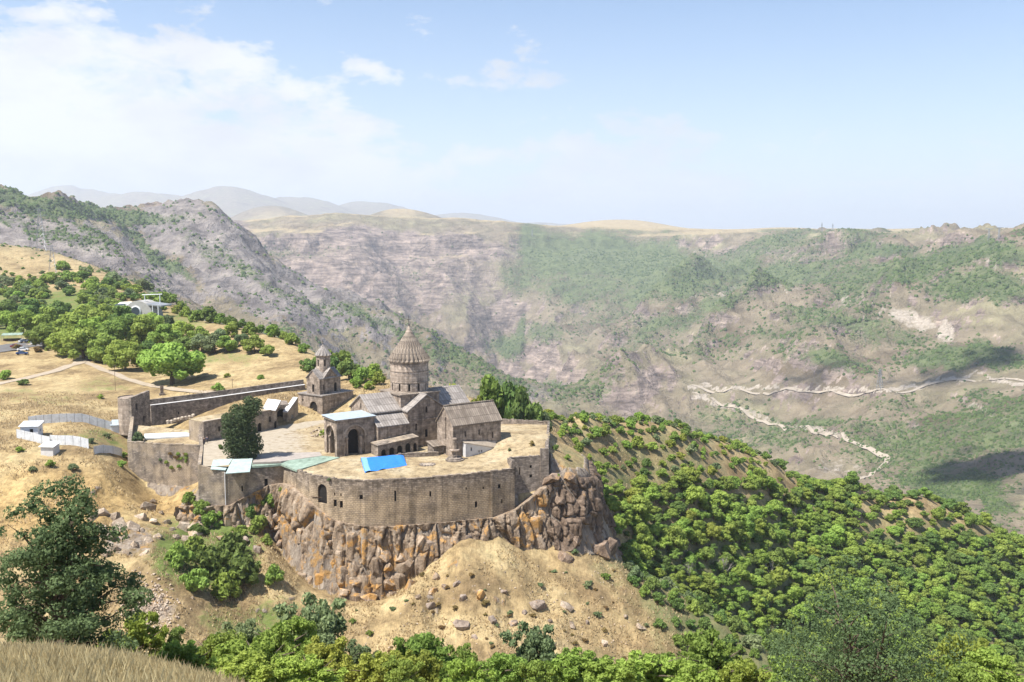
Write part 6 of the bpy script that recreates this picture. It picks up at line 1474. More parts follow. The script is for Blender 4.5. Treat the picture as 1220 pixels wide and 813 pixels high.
# ---- the wood on the slope
def woodland():
    g = np.random.default_rng(77); rs = random.Random(77)
    n = 60000
    u = g.uniform((650 - 610) / 1180, (1340 - 610) / 1180, n); Y = np.exp(g.uniform(math.log(192), math.log(530), n)); X = u * Y
    order = g.permutation(n); X, Y = X[order], Y[order]
    Zg = gz(X, Y); px, py = project(X, Y, Zg)
    inpoly = sd_poly(X, Y, PROM); wood_v = grid_sample(wood, X, Y)
    apron = (Y < 224) & (px < 735 + (py - 665) * .62)
    ok = (inpoly > 9) & ~apron & (py > 470)
    shoulder = (Y < 235) & ~apron
    # open ground: the dry crest near the monastery and pale clearings
    clear = fbm(X / 26, Y / 26, 4, 71)
    crest = (py < 578 + 34 * (clear - .5)) & (px < 950) & (Y > 262)
    clear = fbm(X / 26, Y / 26, 4, 71)
    pts = []; R = []; K = []
    cell = {}
    for i in np.where(ok)[0]:
        up = crest[i]
        if up: r = g.uniform(1.1, 2.7); gap = .92 + 1.1 * max(0, clear[i] - .44) * 3; kind = 'b'
        elif shoulder[i]: r = g.uniform(1.2, 2.8); gap = .95; kind = 's'
        else:
            edge = px[i] > 1020 and py[i] < 640
            r = g.choice([g.uniform(1.3, 2.2), g.uniform(2.0, 3.0), g.uniform(2.8, 4.4)]) if not edge else g.uniform(1.6, 3.8); gap = .50 if not edge else .9 + 1.4 * max(0, clear[i] - .45); kind = 't'
        d = r * gap; cx, cy = int(X[i] // 10), int(Y[i] // 10); bad = False
        for a in (-1, 0, 1):
            for b in (-1, 0, 1):
                for j in cell.get((cx + a, cy + b), ()):
                    if math.hypot(X[i] - X[j[0]], Y[i] - Y[j[0]]) < d + j[1]: bad = True; break
                if bad: break
            if bad: break
        if bad: continue
        cell.setdefault((cx, cy), []).append((i, d)); pts.append(i); R.append(r); K.append(kind)
    pts = np.array(pts); R = np.array(R); K = np.array(K)
    vis = visible(X[pts], Y[pts], Zg[pts] + R * 1.3) & (px[pts] < 1235)
    app = R / Y[pts]
    near_i = {k: [] for k in 'tbs'}
    for k, lim in (('t', 280), ('b', 230), ('s', 150)):
        idx = np.where((K == k) & vis)[0]; idx = idx[np.argsort(-app[idx])][:lim]; near_i[k] = set(idx.tolist())
    rest = []
    mats = {'t': ['leaf_green'] * 6 + ['leaf_bright'] * 6 + ['leaf_yellow'] + ['leaf_dark'] * 1, 'b': ['leaf_bright', 'leaf_green', 'leaf_green', 'leaf_grey', 'leaf_dark', 'leaf_yellow', 'leaf_bright'], 's': ['leaf_green', 'leaf_dark', 'leaf_dark', 'leaf_grey', 'leaf_green']}
    words = {'leaf_green': 'mid green', 'leaf_bright': 'fresh light green', 'leaf_yellow': 'yellowing', 'leaf_dark': 'dark green', 'leaf_grey': 'grey-green', 'leaf_dry': 'withered brown'}
    for q, i in enumerate(pts):
        k = K[q]; loc = (X[i], Y[i], Zg[i] - .15)
        cl_ = vnoise(np.array([X[i] / 22]), np.array([Y[i] / 22]), 9)[0]
        m = rs.choice(mats[k]); m = 'leaf_dark' if (k == 't' and cl_ < .25) else m
        if q in near_i[k]:
            if k == 't': plant('woodland_tree', words[m] + ' tree in the dense wood on the valley slope', 'tree', loc, R[q], 'tree', m, 0, rs, rs.uniform(.55, 1.1), words[m] + ' trees of the wood')
            elif k == 'b': plant('hill_bush', words[m] + ' bush on the dry crest above the wood', 'bush', loc, R[q], 'bush', m, 0, rs, rs.uniform(.85, 1.1), words[m] + ' bushes on the crest')
            else: plant('shoulder_bush', words[m] + ' bush on the shaded shoulder below the rock face', 'bush', loc, R[q], 'bush', m, 0, rs, rs.uniform(.9, 1.2), words[m] + ' bushes on the shoulder')
        elif X[i] < 0.56 * Y[i] and Y[i] < 500 + 0.1 * X[i]: rest.append((rs.randrange(4), loc, R[q], k))
    print('wood', len(pts), {k: len(v) for k, v in near_i.items()}, 'rest', len(rest))
    # what is left over reads as one mass: one object of instanced crowns
    src = bpy.data.collections.new('woodland_sources')
    for m in ('leaf_green', 'leaf_bright', 'leaf_green', 'leaf_dark'):
        for k in (0, 2): o = bpy.data.objects.new('crown_source', crown_of('tree', k + (1 if m == 'leaf_bright' else 0), m, 0)); src.objects.link(o)
    for m in ('leaf_grey', 'leaf_bright', 'leaf_green', 'leaf_yellow'):
        for k in (0, 1): o = bpy.data.objects.new('crown_source', crown_of('bush', k, m, 0)); src.objects.link(o)
    me = bpy.data.meshes.new('woodland_mass'); me.from_pydata([r[1] for r in rest], [], [])
    for nm, ty, vals in (('size', 'FLOAT', [r[2] for r in rest]), ('turn', 'FLOAT', [rs.uniform(0, 6.28) for r in rest]), ('pick', 'INT', [rs.randrange(8) if r[3] == 't' else 8 + rs.randrange(8) for r in rest])):
        me.attributes.new(nm, ty, 'POINT').data.foreach_set('value', vals)
    o = bpy.data.objects.new('woodland_mass', me); COL.objects.link(o); tag(o, 'remaining trees and scrub of the wooded valley slope', 'woodland', kind='stuff')
    ng = bpy.data.node_groups.new('woodland', 'GeometryNodeTree'); ng.interface.new_socket('Geometry', in_out='INPUT', socket_type='NodeSocketGeometry'); ng.interface.new_socket('Geometry', in_out='OUTPUT', socket_type='NodeSocketGeometry')
    gi = ng.nodes.new('NodeGroupInput'); go = ng.nodes.new('NodeGroupOutput'); ip = ng.nodes.new('GeometryNodeInstanceOnPoints'); ci = ng.nodes.new('GeometryNodeCollectionInfo')
    ci.inputs['Collection'].default_value = src; ci.inputs['Separate Children'].default_value = True; ci.inputs['Reset Children'].default_value = True
    def attr(nm, ty): a_ = ng.nodes.new('GeometryNodeInputNamedAttribute'); a_.data_type = ty; a_.inputs['Name'].default_value = nm; return a_.outputs['Attribute']
    cx = ng.nodes.new('ShaderNodeCombineXYZ'); ng.links.new(attr('turn', 'FLOAT'), cx.inputs[2])
    vm = ng.nodes.new('ShaderNodeVectorMath'); vm.operation = 'SCALE'; vm.inputs[0].default_value = (1, 1, .78); ng.links.new(attr('size', 'FLOAT'), vm.inputs['Scale'])
    ng.links.new(gi.outputs[0], ip.inputs['Points']); ng.links.new(ci.outputs[0], ip.inputs['Instance']); ip.inputs['Pick Instance'].default_value = True
    ng.links.new(attr('pick', 'INT'), ip.inputs['Instance Index']); ng.links.new(cx.outputs[0], ip.inputs['Rotation']); ng.links.new(vm.outputs[0], ip.inputs['Scale']); ng.links.new(ip.outputs[0], go.inputs[0])
    o.modifiers.new('scatter', 'NODES').node_group = ng
woodland()

# ---- shrubs dotted over the far mountainsides
def far_shrubs():
    g = np.random.default_rng(3); V, T, Tr, off = [], [], [], 0
    iv, if_ = ico(1); base = iv * np.array([1, 1, .8])
    n = 300000; u = g.uniform(UC[0] * .9, UC[-1] * .9, n); Y = np.exp(g.uniform(math.log(620), math.log(4600), n)); X = u * Y
    ve = grid_sample(veg, X, Y) * .9 + grid_sample(green, X, Y) + .01; fn = fbm(X / 70, Y / 70, 4, 12)
    keep = g.uniform(0, 1, n) < np.clip(ve * 1.25 * sstep(.32, .60, fn + ve * .25), 0, .85); X, Y = X[keep], Y[keep]
    Zg = gz(X, Y); vis = visible(X, Y, Zg + 4.0, 1.0) ; X, Y, Zg = X[vis], Y[vis], Zg[vis]
    k = g.permutation(len(X))[:24000]; X, Y, Zg = X[k], Y[k], Zg[k]; m = len(X)
    R = g.uniform(1.6, 4.2, m) * np.clip(Y / 1500, .55, 1.5)
    iv0, if0 = ico(1)
    oc = np.array([[1, 0, 0], [-.5, .87, 0], [-.5, -.87, 0], [.5, .5, .55], [-.7, 0, .6], [.4, -.6, .5], [0, 0, 1.0]]) ; of = np.array([[0, 1, 3], [1, 2, 4], [2, 0, 5], [3, 1, 4], [4, 2, 5], [5, 0, 3], [3, 4, 6], [4, 5, 6], [5, 3, 6]])
    jit = g.uniform(.7, 1.3, (m, 7, 1)); v = oc[None] * jit * R[:, None, None]; a = g.uniform(0, 6.28, m); c, s = np.cos(a)[:, None], np.sin(a)[:, None]
    vx = v[:, :, 0] * c - v[:, :, 1] * s; vy = v[:, :, 0] * s + v[:, :, 1] * c
    v = np.stack([vx + X[:, None], vy + Y[:, None], v[:, :, 2] * .9 + Zg[:, None] - .3], -1).reshape(-1, 3)
    f = (of[None] + (np.arange(m) * 7)[:, None, None]).reshape(-1, 3)
    t = np.repeat(g.uniform(0, 1, m), 7)
    me = np_mesh('mountain_scrub', v, np.zeros((0, 4), int), t, 'leaf_far', f); o = bpy.data.objects.new('mountain_scrub', me); COL.objects.link(o)
    tag(o, 'scattered shrubs and woods over the far mountainsides', 'scrub', kind='stuff'); print('far shrubs', m)
far_shrubs()

# ---- foreground
def fine_crown(name, bl, n, size, mat, seed, core=0, flat=.85):
    return crown_mesh(name, bl, n, size, mat, seed, core, flat)
def branchy_tree(name, label, foot, H, Wd, mat, n, size, seed, blobs_n=46, lean=0.0, core=.42):
    """a loose tree with visible limbs: every limb ends in a few leafy sprays"""
    rs = random.Random(seed); root = thing(name, label, 'tree', foot); bl = []
    mb = MB(); r0 = H * .022
    for t in range(4):
        a = rs.uniform(0, 6.28); s = Vector((rs.uniform(-.15, .15), rs.uniform(-.15, .15), -.3)); e = Vector((math.cos(a) * Wd * .16 + lean * H * .3, math.sin(a) * Wd * .16, H * rs.uniform(.55, .8))); m = s.lerp(e, .4) + Vector((rs.uniform(-.15, .15), rs.uniform(-.15, .15), 0))
        tube(mb, [(s, r0 * 1.2), (m, r0 * .9), (e, r0 * .3)])
        for k in range(blobs_n // 4):
            f = rs.uniform(.14, 1.0) ** 1.15; b = s.lerp(m, f * 2.5) if f < .4 else m.lerp(e, (f - .4) / .6)
            a2 = rs.uniform(0, 6.28); rad = Wd * .5 * rs.uniform(.3, 1.0) * (1.12 - .85 * f); q = b + Vector((math.cos(a2) * rad, math.sin(a2) * rad, H * rs.uniform(-.02, .24)))
            mid = b.lerp(q, .55) + Vector((0, 0, H * .03)); tube(mb, [(b, r0 * .38), (mid, r0 * .22), (q, r0 * .07)], 4)
            for z in range(3):
                o = q + Vector((rs.gauss(0, 1), rs.gauss(0, 1), rs.gauss(0, .8))) * Wd * .055
                bl.append((o.x, o.y, o.z, Wd * rs.uniform(.045, .085)))
            if rs.random() < .6: bl.append((mid.x, mid.y, mid.z, Wd * .05))
    mb.build('trunk', 'bark', root)
    o = bpy.data.objects.new('crown', fine_crown('crown', bl, n, size, mat, seed, core, .7)); COL.objects.link(o); o.parent = root
    return root
leaf_material('leaf_fore', (0.075, 0.115, 0.045), (0.19, 0.26, 0.11), 0.0)
leaf_material('leaf_fore_light', (0.06, 0.095, 0.04), (0.17, 0.23, 0.095), 0.0)
def ground_at(px, Y): x = (px - 610) / 1180 * Y; return Vector((x, Y, gz1(x, Y)))
branchy_tree('oak_tree', 'dark green spreading tree on the grassy knoll above the gully', ground_at(52, 37.5), 8.0, 6.6, 'leaf_fore', 36000, .07, 3, 76)
branchy_tree('thorn_tree', 'sparse dark leaved tree with thin stems rising from the foreground slope', ground_at(1040, 43), 7.2, 11.5, 'leaf_fore_light', 34000, .07, 6, 64, core=0)
def foreground_bushes():
    rs = random.Random(12)
    for px, ptop, w, Y, mat, lb in [
        (262, 738, 80, 60, 'leaf_grey', 'grey-green bush in the foreground next to the pale rubble gully'), (345, 718, 110, 66, 'leaf_grey', 'tall grey-green bush in the foreground before the apron of grass'), (300, 768, 110, 50, 'leaf_bright', 'fresh green bush low in front of the tall grey-green bush'),
        (388, 770, 84, 56, 'leaf_yellow', 'yellow-green bush in the foreground beside the grey-green ones'), (440, 780, 70, 52, 'leaf_yellow', 'small yellow-green bush at the foot of the dry slope'), (512, 772, 96, 60, 'leaf_green', 'mid green bush in the foreground under the fallen boulders'), (560, 792, 60, 52, 'leaf_bright', 'low fresh green bush between two larger foreground bushes'),
        (622, 760, 86, 62, 'leaf_grey', 'bluish green pointed bush in the foreground under the apron'), (700, 780, 96, 56, 'leaf_bright', 'light green bush left of the big bright foreground bush'), (776, 784, 110, 54, 'leaf_bright', 'big bright green bush at the end of the dry apron'), (858, 770, 100, 60, 'leaf_green', 'mid green bush in front of the shaded shoulder'),
        (905, 794, 70, 52, 'leaf_yellow', 'yellow flowering bush beside the sparse dark tree'), (1196, 764, 90, 66, 'leaf_yellow', 'bright yellow-green bush right of the sparse dark tree'), (1150, 800, 80, 54, 'leaf_green', 'low green bush between yellow bush and sparse tree'), (210, 772, 70, 42, 'leaf_green', 'dark low bush at the foot of the spreading tree'),
        (140, 745, 80, 44, 'leaf_yellow', 'olive yellow bush under the spreading tree'), (20, 745, 80, 42, 'leaf_grey', 'olive bush half hidden by the trunk of the spreading tree'), (180, 752, 70, 46, 'leaf_dark', 'dark bush right of the spreading tree trunk'), (650, 800, 60, 50, 'leaf_green', 'small green bush beneath the bluish pointed bush'), (470, 800, 60, 48, 'leaf_green', 'small green bush under the yellow-green bush'), (960, 800, 90, 56, 'leaf_green', 'green bush behind the stems of the sparse dark tree'),
        (238, 752, 76, 52, 'leaf_green', 'mid green bush filling the gap before the grey-green bush'), (322, 742, 84, 58, 'leaf_green', 'mid green bush between the two grey-green foreground bushes'), (362, 790, 90, 48, 'leaf_bright', 'light green bush under the yellow-green bushes'), (412, 752, 60, 62, 'leaf_grey', 'narrow grey bush behind the yellow-green bush'), (262, 790, 90, 46, 'leaf_bright', 'light green bush at the lower edge of the knoll'), (478, 778, 70, 58, 'leaf_yellow', 'yellow-green bush left of the mid green bush under boulders'), (540, 776, 60, 62, 'leaf_green', 'mid green bush beside the bluish pointed bush'), (590, 786, 70, 56, 'leaf_green', 'green bush at the foot of the bluish pointed bush'), (664, 778, 60, 62, 'leaf_green', 'narrow green bush right of the bluish pointed bush'), (735, 800, 80, 50, 'leaf_bright', 'low light green bush under the big bright bush'), (820, 792, 80, 54, 'leaf_bright', 'light green bush beside the shaded shoulder'), (900, 775, 80, 62, 'leaf_green', 'green bush behind the yellow flowering bush'), (1090, 795, 90, 58, 'leaf_green', 'green bush right of the stems of the sparse tree'), (1225, 790, 80, 58, 'leaf_bright', 'light green bush beyond the bright yellow-green bush')]:
        f = ground_at(px, Y); R = w * .62 * Y / 1172; top_ = PY(px, ptop - 6, Y).z; k = (len(mat) + rs.randrange(2)) % 5; H = FBUSH[k][2]
        root = thing('foreground_bush', lb, 'bush', f, rs.uniform(0, 6.28)); sq = max((top_ - f.z) / H, R * .8); root.scale = (R * 1.15, R * 1.15, min(sq, R * 1.5))
        for nm, me in (('foliage', crown_of('fore', k, mat, 1)), ('stem', FBUSH[k][1])):
            o = bpy.data.objects.new(nm, me); COL.objects.link(o); o.parent = root
foreground_bushes()
def grass_stuff():
    g = np.random.default_rng(9)
    def blades(name, x, y, h, wdt, label, lean=.35):
        n = len(x); z = gz(x, y); a = g.uniform(0, 6.28, n); b = g.uniform(0, 6.28, n)
        dx, dy = np.cos(a) * wdt, np.sin(a) * wdt; lx, ly = np.cos(b) * h * lean, np.sin(b) * h * lean
        v = np.stack([np.stack([x - dx, y - dy, z - .05], -1), np.stack([x + dx, y + dy, z - .05], -1), np.stack([x + dx * .6 + lx * .45, y + dy * .6 + ly * .45, z + h * .6], -1), np.stack([x + lx, y + ly, z + h], -1)], 1)
        t = np.repeat(np.clip(g.normal(.5, .25, n), 0, 1), 4)
        me = np_mesh(name, v.reshape(-1, 3), np.arange(n * 4).reshape(-1, 4), t, 'grass_dry'); o = bpy.data.objects.new(name, me); COL.objects.link(o); tag(o, label, 'grass', kind='stuff')
    n = 230000; u = g.uniform((-150 - 610) / 1180, (420 - 610) / 1180, n); Y = np.exp(g.uniform(math.log(9), math.log(34), n))
    hx = fbm(u * Y / 1.3, Y / 1.3, 3, 91); hx = np.clip((hx - .3) * 2.2, .1, 1.3)
    blades('knoll_grass', u * Y, Y, (.04 + .20 * hx) * g.uniform(.5, 1.2, n) + (g.uniform(0, 1, n) < .02) * .22, g.uniform(.0015, .0055, n), 'tall dry grass on the knoll in the foreground')
    n = 110000; u = g.uniform((-150 - 610) / 1180, (830 - 610) / 1180, n); Y = np.exp(g.uniform(math.log(160), math.log(300), n)); X = u * Y
    sd = sd_poly(X, Y, PROM); tf = sd_poly(X, Y, TERRACE); cl_ = fbm(X / 6, Y / 6, 3, 44); keep = (sd > 4) & (tf > 1) & (grid_sample(crag, X, Y) < .4) & (cl_ > .46); X, Y = X[keep], Y[keep]; n = len(X)
    blades('slope_grass', X, Y, g.uniform(.2, .65, n), g.uniform(.06, .2, n), 'dry grass tufts on the slopes round the cliff', .6)
grass_stuff()

# ------------------------------------------------------------------ roads, sheds, cars and other outlying things
def strip(name, pts, width, mat, lift, y0=150.0, y1=900.0, step=2.0):
    P = [hit(px, py, y0, y1) for px, py in pts]; line = []
    for a, b in zip(P[:-1], P[1:]):
        n = max(2, int((b - a).length / step)); line += [a.lerp(b, k / n) for k in range(n)]
    line.append(P[-1])
    for _ in range(3): line = [line[0]] + [(line[i - 1] + line[i] * 2 + line[i + 1]) / 4 for i in range(1, len(line) - 1)] + [line[-1]]
    v, f = [], []; m = 4
    for i, p in enumerate(line):
        d = (line[min(i + 1, len(line) - 1)] - line[max(i - 1, 0)]); d.z = 0; d.normalize(); nn = Vector((-d.y, d.x, 0))
        zc = gz1(p.x, p.y)
        for k in range(m + 1):
            q = p + nn * width * (k / m - .5); v.append((q.x, q.y, max(gz1(q.x, q.y), zc * .6 + gz1(q.x, q.y) * .4) + lift))
    for i in range(len(line) - 1):
        for k in range(m): a = i * (m + 1) + k; f.append((a, a + m + 1, a + m + 2, a + 1))
    me = bpy.data.meshes.new(name); me.from_pydata(v, [], f); me.materials.append(MAT[mat])
    o = bpy.data.objects.new(name, me); COL.objects.link(o); o['kind'] = 'structure'; return o
strip('car_park', [(-70, 426), (-20, 420), (14, 414), (40, 410)], 17, 'asphalt', .14)
strip('road', [(36, 410), (66, 415), (90, 421), (98, 427), (92, 434), (70, 441), (36, 450), (-10, 460), (-60, 470)], 4.2, 'gravel', .12)
strip('path', [(96, 428), (120, 440), (150, 452), (200, 463), (250, 468), (290, 466)], 3.0, 'gravel', .08)
strip('valley_road', [(985, 518), (1010, 527), (1036, 535), (1056, 543), (1062, 549), (1046, 560), (1028, 569), (1008, 580)], 7.5, 'road_earth', .7, 800, 3000, 10)

strip('mountain_road', [(824, 459), (870, 464), (930, 466), (1000, 468), (1060, 466), (1110, 455), (1150, 451), (1200, 453), (1250, 457)], 6.5, 'road_earth', .7, 1000, 2600, 12)
strip('mountain_track', [(828, 468), (880, 487), (930, 505), (980, 516), (1000, 522)], 6.5, 'road_earth', .7, 1000, 2600, 12)
def ground_thing(px, py, y0=150, y1=900): return hit(px, py, y0, y1)
def put_box(mb, w, d, h, z0=0.0, cx=0.0, cy=0.0): mb.box(cx - w / 2, cx + w / 2, cy - d / 2, cy + d / 2, z0, z0 + h)
# sheet fences
def fence(label, a, b, h, n, mat='sheet_fence'):
    A = hit(*a, 180, 400); B = hit(*b, 180, 400); r = thing('sheet_fence', label, 'fence', A)
    for k in range(n):
        p = A.lerp(B, k / n); q = A.lerp(B, (k + .97) / n); p.z = gz1(p.x, p.y); q.z = gz1(q.x, q.y); d = (q - p).normalized(); nn = Vector((-d.y, d.x, 0)) * .03
        m = MB(A); m.v = [p - nn, q - nn, q + nn, p + nn] + [x + Vector((0, 0, h)) for x in (p - nn, q - nn, q + nn, p + nn)]
        m.f = [(0, 1, 5, 4), (1, 2, 6, 5), (2, 3, 7, 6), (3, 0, 4, 7), (4, 5, 6, 7)]; m.build('panel', mat, r)
        m = MB(A); m.bar(p - Vector((0, 0, .3)), p + Vector((0, 0, h + .1)), .05); m.build('post', 'steel_grey', r)
fence('pale sheet metal fence behind the two garden sheds', (34, 507), (134, 513), 2.3, 11)
fence('long white sheet fence curving in front of the fenced garden', (20, 522), (60, 531), 2.2, 4)
fence('white sheet fence between small hut and bastion corner', (60, 530), (106, 535), 2.4, 5)
fence('short white sheet fence next to the bastion wall', (112, 542), (146, 544), 2.0, 3)
def shed(label, px, py, w, d, h, rz, roof, wallm='white_paint', rise=.6):
    p = hit(px, py, 180, 400); r = thing('shed', label, 'shed', p, rz); m = MB()
    wall(r, m, (-w / 2, -d / 2), (w / 2, -d / 2), quad(w, -.6, h), [('r', w * .62, 0, .9, 1.9)] if h > 2 else [])
    wall(r, m, (w / 2, -d / 2), (w / 2, d / 2), quad(d, -.6, h, h + rise), [('r', d / 2, 1.0, .8, .7)] if h > 2 else []); wall(r, m, (w / 2, d / 2), (-w / 2, d / 2), quad(w, -.6, h + rise), []); wall(r, m, (-w / 2, d / 2), (-w / 2, -d / 2), quad(d, -.6, h + rise, h), [])
    m.build('wall', wallm, r); m = MB(); o = .35; m.slab([(-w / 2 - o, -d / 2 - o, h + .04), (w / 2 + o, -d / 2 - o, h + .04), (w / 2 + o, d / 2 + o, h + rise + .16), (-w / 2 - o, d / 2 + o, h + rise + .16)], .1); m.build('roof', roof, r)
shed('white shed with a pale sloping roof in the fenced garden', 38, 519, 4.2, 3.2, 2.6, .1, 'sheet_fence')
shed('tiny hut with a white roof at the bend of the sheet fence', 60, 541, 3.2, 2.6, 2.0, -.15, 'sheet_fence', 'plaster')
shed('low shed with grey-blue roof leaning against the corner tower', 145, 515, 4.6, 4.0, 2.3, .25, 'metal_blue', 'white_paint')
# stele
def stele():
    p = hit(193, 471, 200, 500); r = thing('stone_stele', 'carved standing stone on a plinth outside the curtain wall', 'stele', p, .5)
    m = MB(); put_box(m, 1.6, 1.2, .9, -.3); m.build('plinth', 'rubble_grey', r); m = MB(); m.prism([(-.45, -.2), (.45, -.2), (.45, .2), (-.45, .2)], .6, 2.9, [(-.52, -.24), (.52, -.24), (.52, .2), (-.52, .2)]); m.build('slab', 'ashlar', r)
stele()
def pole(label, px, py, h, arm=False, y0=150, y1=900, r_=.06):
    p = hit(px, py, y0, y1); r = thing('utility_pole', label, 'pole', p); m = MB(); m.bar((0, 0, -.4), (0, 0, h), r_); m.build('post', 'bark', r)
    m = MB(); m.bar((-.5, 0, h - .4), (.5, 0, h - .4), .05); m.build('crossarm', 'bark', r)
pole('tall thin pole beside the round corner tower', 137.5, 466, 8.5)
pole('short wooden pole above the curtain wall on the field', 277, 462, 2.8)
pole('wooden pole among the trees near the walnut', 233, 420, 9.0)
pole('pole at the edge of the car park', 34, 424, 7.5)
# lattice pylons
def pylon(label, px, py, h, w, y0, y1, arms=3, mat='steel_grey', t=.16):
    p = hit(px, py, y0, y1); r = thing('lattice_pylon', label, 'pylon', p, .6); m = MB(); n = 7
    lv = [(w * (1 - .86 * k / n), h * k / n - (1 if k == 0 else 0)) for k in range(n + 1)]; cs = ((-1, -1), (1, -1), (1, 1), (-1, 1))
    for (a, za), (b, zb) in zip(lv[:-1], lv[1:]):
        for q in range(4):
            c, e = cs[q], cs[(q + 1) % 4]
            m.bar((c[0] * a, c[1] * a, za), (c[0] * b, c[1] * b, zb), t, 4); m.bar((c[0] * a, c[1] * a, za), (e[0] * b, e[1] * b, zb), t * .6, 3)
    m.build('mast', mat, r)
    for k in range(arms):
        z = h * (.72 + .12 * k); m = MB(); L_ = w * (1.9 - .35 * k); m.bar((-L_, 0, z), (L_, 0, z), t, 4); m.bar((-L_, 0, z), (0, 0, z + h * .05), t * .7, 3); m.bar((L_, 0, z), (0, 0, z + h * .05), t * .7, 3); m.build('crossarm', mat, r)
pylon('lattice power pylon on the dry hill below the rocky ridge', 49, 299, 33, 3.4, 640, 1000, 3)
pylon('smaller lattice pylon beside the scrub on the dry hill', 63, 330, 22, 2.6, 500, 1000, 3, 'steel_grey', .12)
pylon('power pylon standing above the long road cut', 1048, 463, 32, 4.0, 1000, 2600, 3, 'steel_grey', .4)
pylon('slender mast on the straw coloured far hill', 979, 276, 36, 3.0, 4000, 6500, 1, 'steel_grey', .35)
pylon('slender mast right of its twin on the straw coloured far hill', 992, 276, 32, 3.0, 4000, 6500, 1, 'steel_grey', .35)
pylon('lone mast on the distant plateau rim', 634, 282, 34, 3.0, 4000, 6500, 1, 'steel_grey', .4)
def rope_tower(label, px):
    p = hit(px, 285, 1500, 3000); r = thing('cableway_tower', label, 'tower', p); m = MB(); h = 26
    m.bar((-2, 0, -3), (-.8, 0, h), .8, 5); m.bar((2, 0, -3), (.8, 0, h), .8, 5); m.build('mast', 'steel_grey', r); m = MB(); m.bar((-9, 0, h), (9, 0, h), .9, 5); m.bar((-9, 0, h), (-9, 0, h - 3), .5, 4); m.bar((9, 0, h), (9, 0, h - 3), .5, 4); m.build('crossarm', 'steel_grey', r)
rope_tower('T-shaped cableway tower on the wooded skyline', 1178); rope_tower('second T-shaped cableway tower, standing higher on the wooded skyline', 1190)
# cable car station
def station():
    Yd = 470.0; p = PY(160, 377, Yd); s = Yd / 1172; p.z = gz1(p.x, p.y) - .3
    r = thing('cable_car_station', 'modern pale cable car station with a round window among trees', 'building', (p.x, p.y, p.z), -.12)
    def lx(px): return (px - 160) * s
    z0 = (377 - 285) / 1172
    def hz(py): return (377 - py) * s
    m = MB(); m.box(lx(138), lx(194), -4, 9, -3, hz(372)); m.build('base', 'concrete', r)
    m = MB(); n = 12; prof = [(lx(169) + 7.6 * math.cos(math.pi * k / n), hz(372) + 8.2 * math.sin(math.pi * k / n)) for k in range(n + 1)]
    i = 0
    m.v = [Vector((x, -3.5, z)) for x, z in prof] + [Vector((x, 7, z)) for x, z in prof]; k = n + 1
    m.f = [(q, q + 1, k + q + 1, k + q)[::-1] for q in range(n)] + [tuple(range(k))[::-1], tuple(range(k, 2 * k))]; m.build('hall', 'concrete', r, fix=True)
    m = MB(); c = lx(167); m.ring(0, 0, [(2.6, 0), (2.6, .3), (2.2, .5)], 24); o = m.build('window_frame', 'white_paint', r); o.rotation_euler = (math.pi / 2, 0, 0); o.location = (c, -3.55, hz(364))
    m = MB(); m.ring(0, 0, [(2.1, 0), (2.1, .1)], 24); q = m.build('pane', 'glass', o); q.location = (0, 0, .46)
    m = MB(); m.slab([(lx(122), -5, hz(366)), (lx(140), -5, hz(366)), (lx(160), -2, hz(354)), (lx(160), 7, hz(354)), (lx(134), 7, hz(355)), (lx(122), 2, hz(365))], .5); m.build('canopy', 'white_paint', r)
    m = MB(); m.slab([(lx(133), -4.4, hz(362.5)), (lx(145), -4.2, hz(362)), (lx(156), -2, hz(355)), (lx(140), -2, hz(356))], .1); m.build('skylight', 'glass', r)
    for px in (124, 131, 138):
        m = MB(); m.bar((lx(px), -4.6, -3), (lx(px), -4.6, hz(366.5)), .22, 6); m.build('column', 'white_paint', r)
    m = MB(); m.box(lx(125), lx(152), -1, 6, -3, hz(366)); m.build('waiting_room', 'glass', r)
    m = MB(); m.slab([(lx(175), -3, hz(355)), (lx(198), -3, hz(357)), (lx(198), 8, hz(357)), (lx(175), 8, hz(354))], .6); m.build('gantry_roof', 'steel_grey', r)
    for px in (180, 187, 194):
        m = MB(); m.bar((lx(px), -2.8, -3), (lx(px), -2.8, hz(356.5)), .25, 6); m.build('gantry_post', 'white_paint', r)
    m = MB(); m.bar((lx(171), 0, hz(345)), (lx(196), 0, hz(344)), .2, 5); m.build('cable_beam', 'white_paint', r)
    for px in (174, 193):
        m = MB(); m.bar((lx(px), 0, hz(356)), (lx(px), 0, hz(344.5)), .18, 5); m.build('mast', 'white_paint', r)
    m = MB()
    for k in range(12): x = lx(171 + k * 1.9); m.bar((x, -4.2, hz(373)), (x, -4.2, hz(369.5)), .05, 4)
    m.bar((lx(171), -4.2, hz(369.5)), (lx(193), -4.2, hz(369.5)), .06, 4); m.build('railing', 'steel_grey', r)
station()
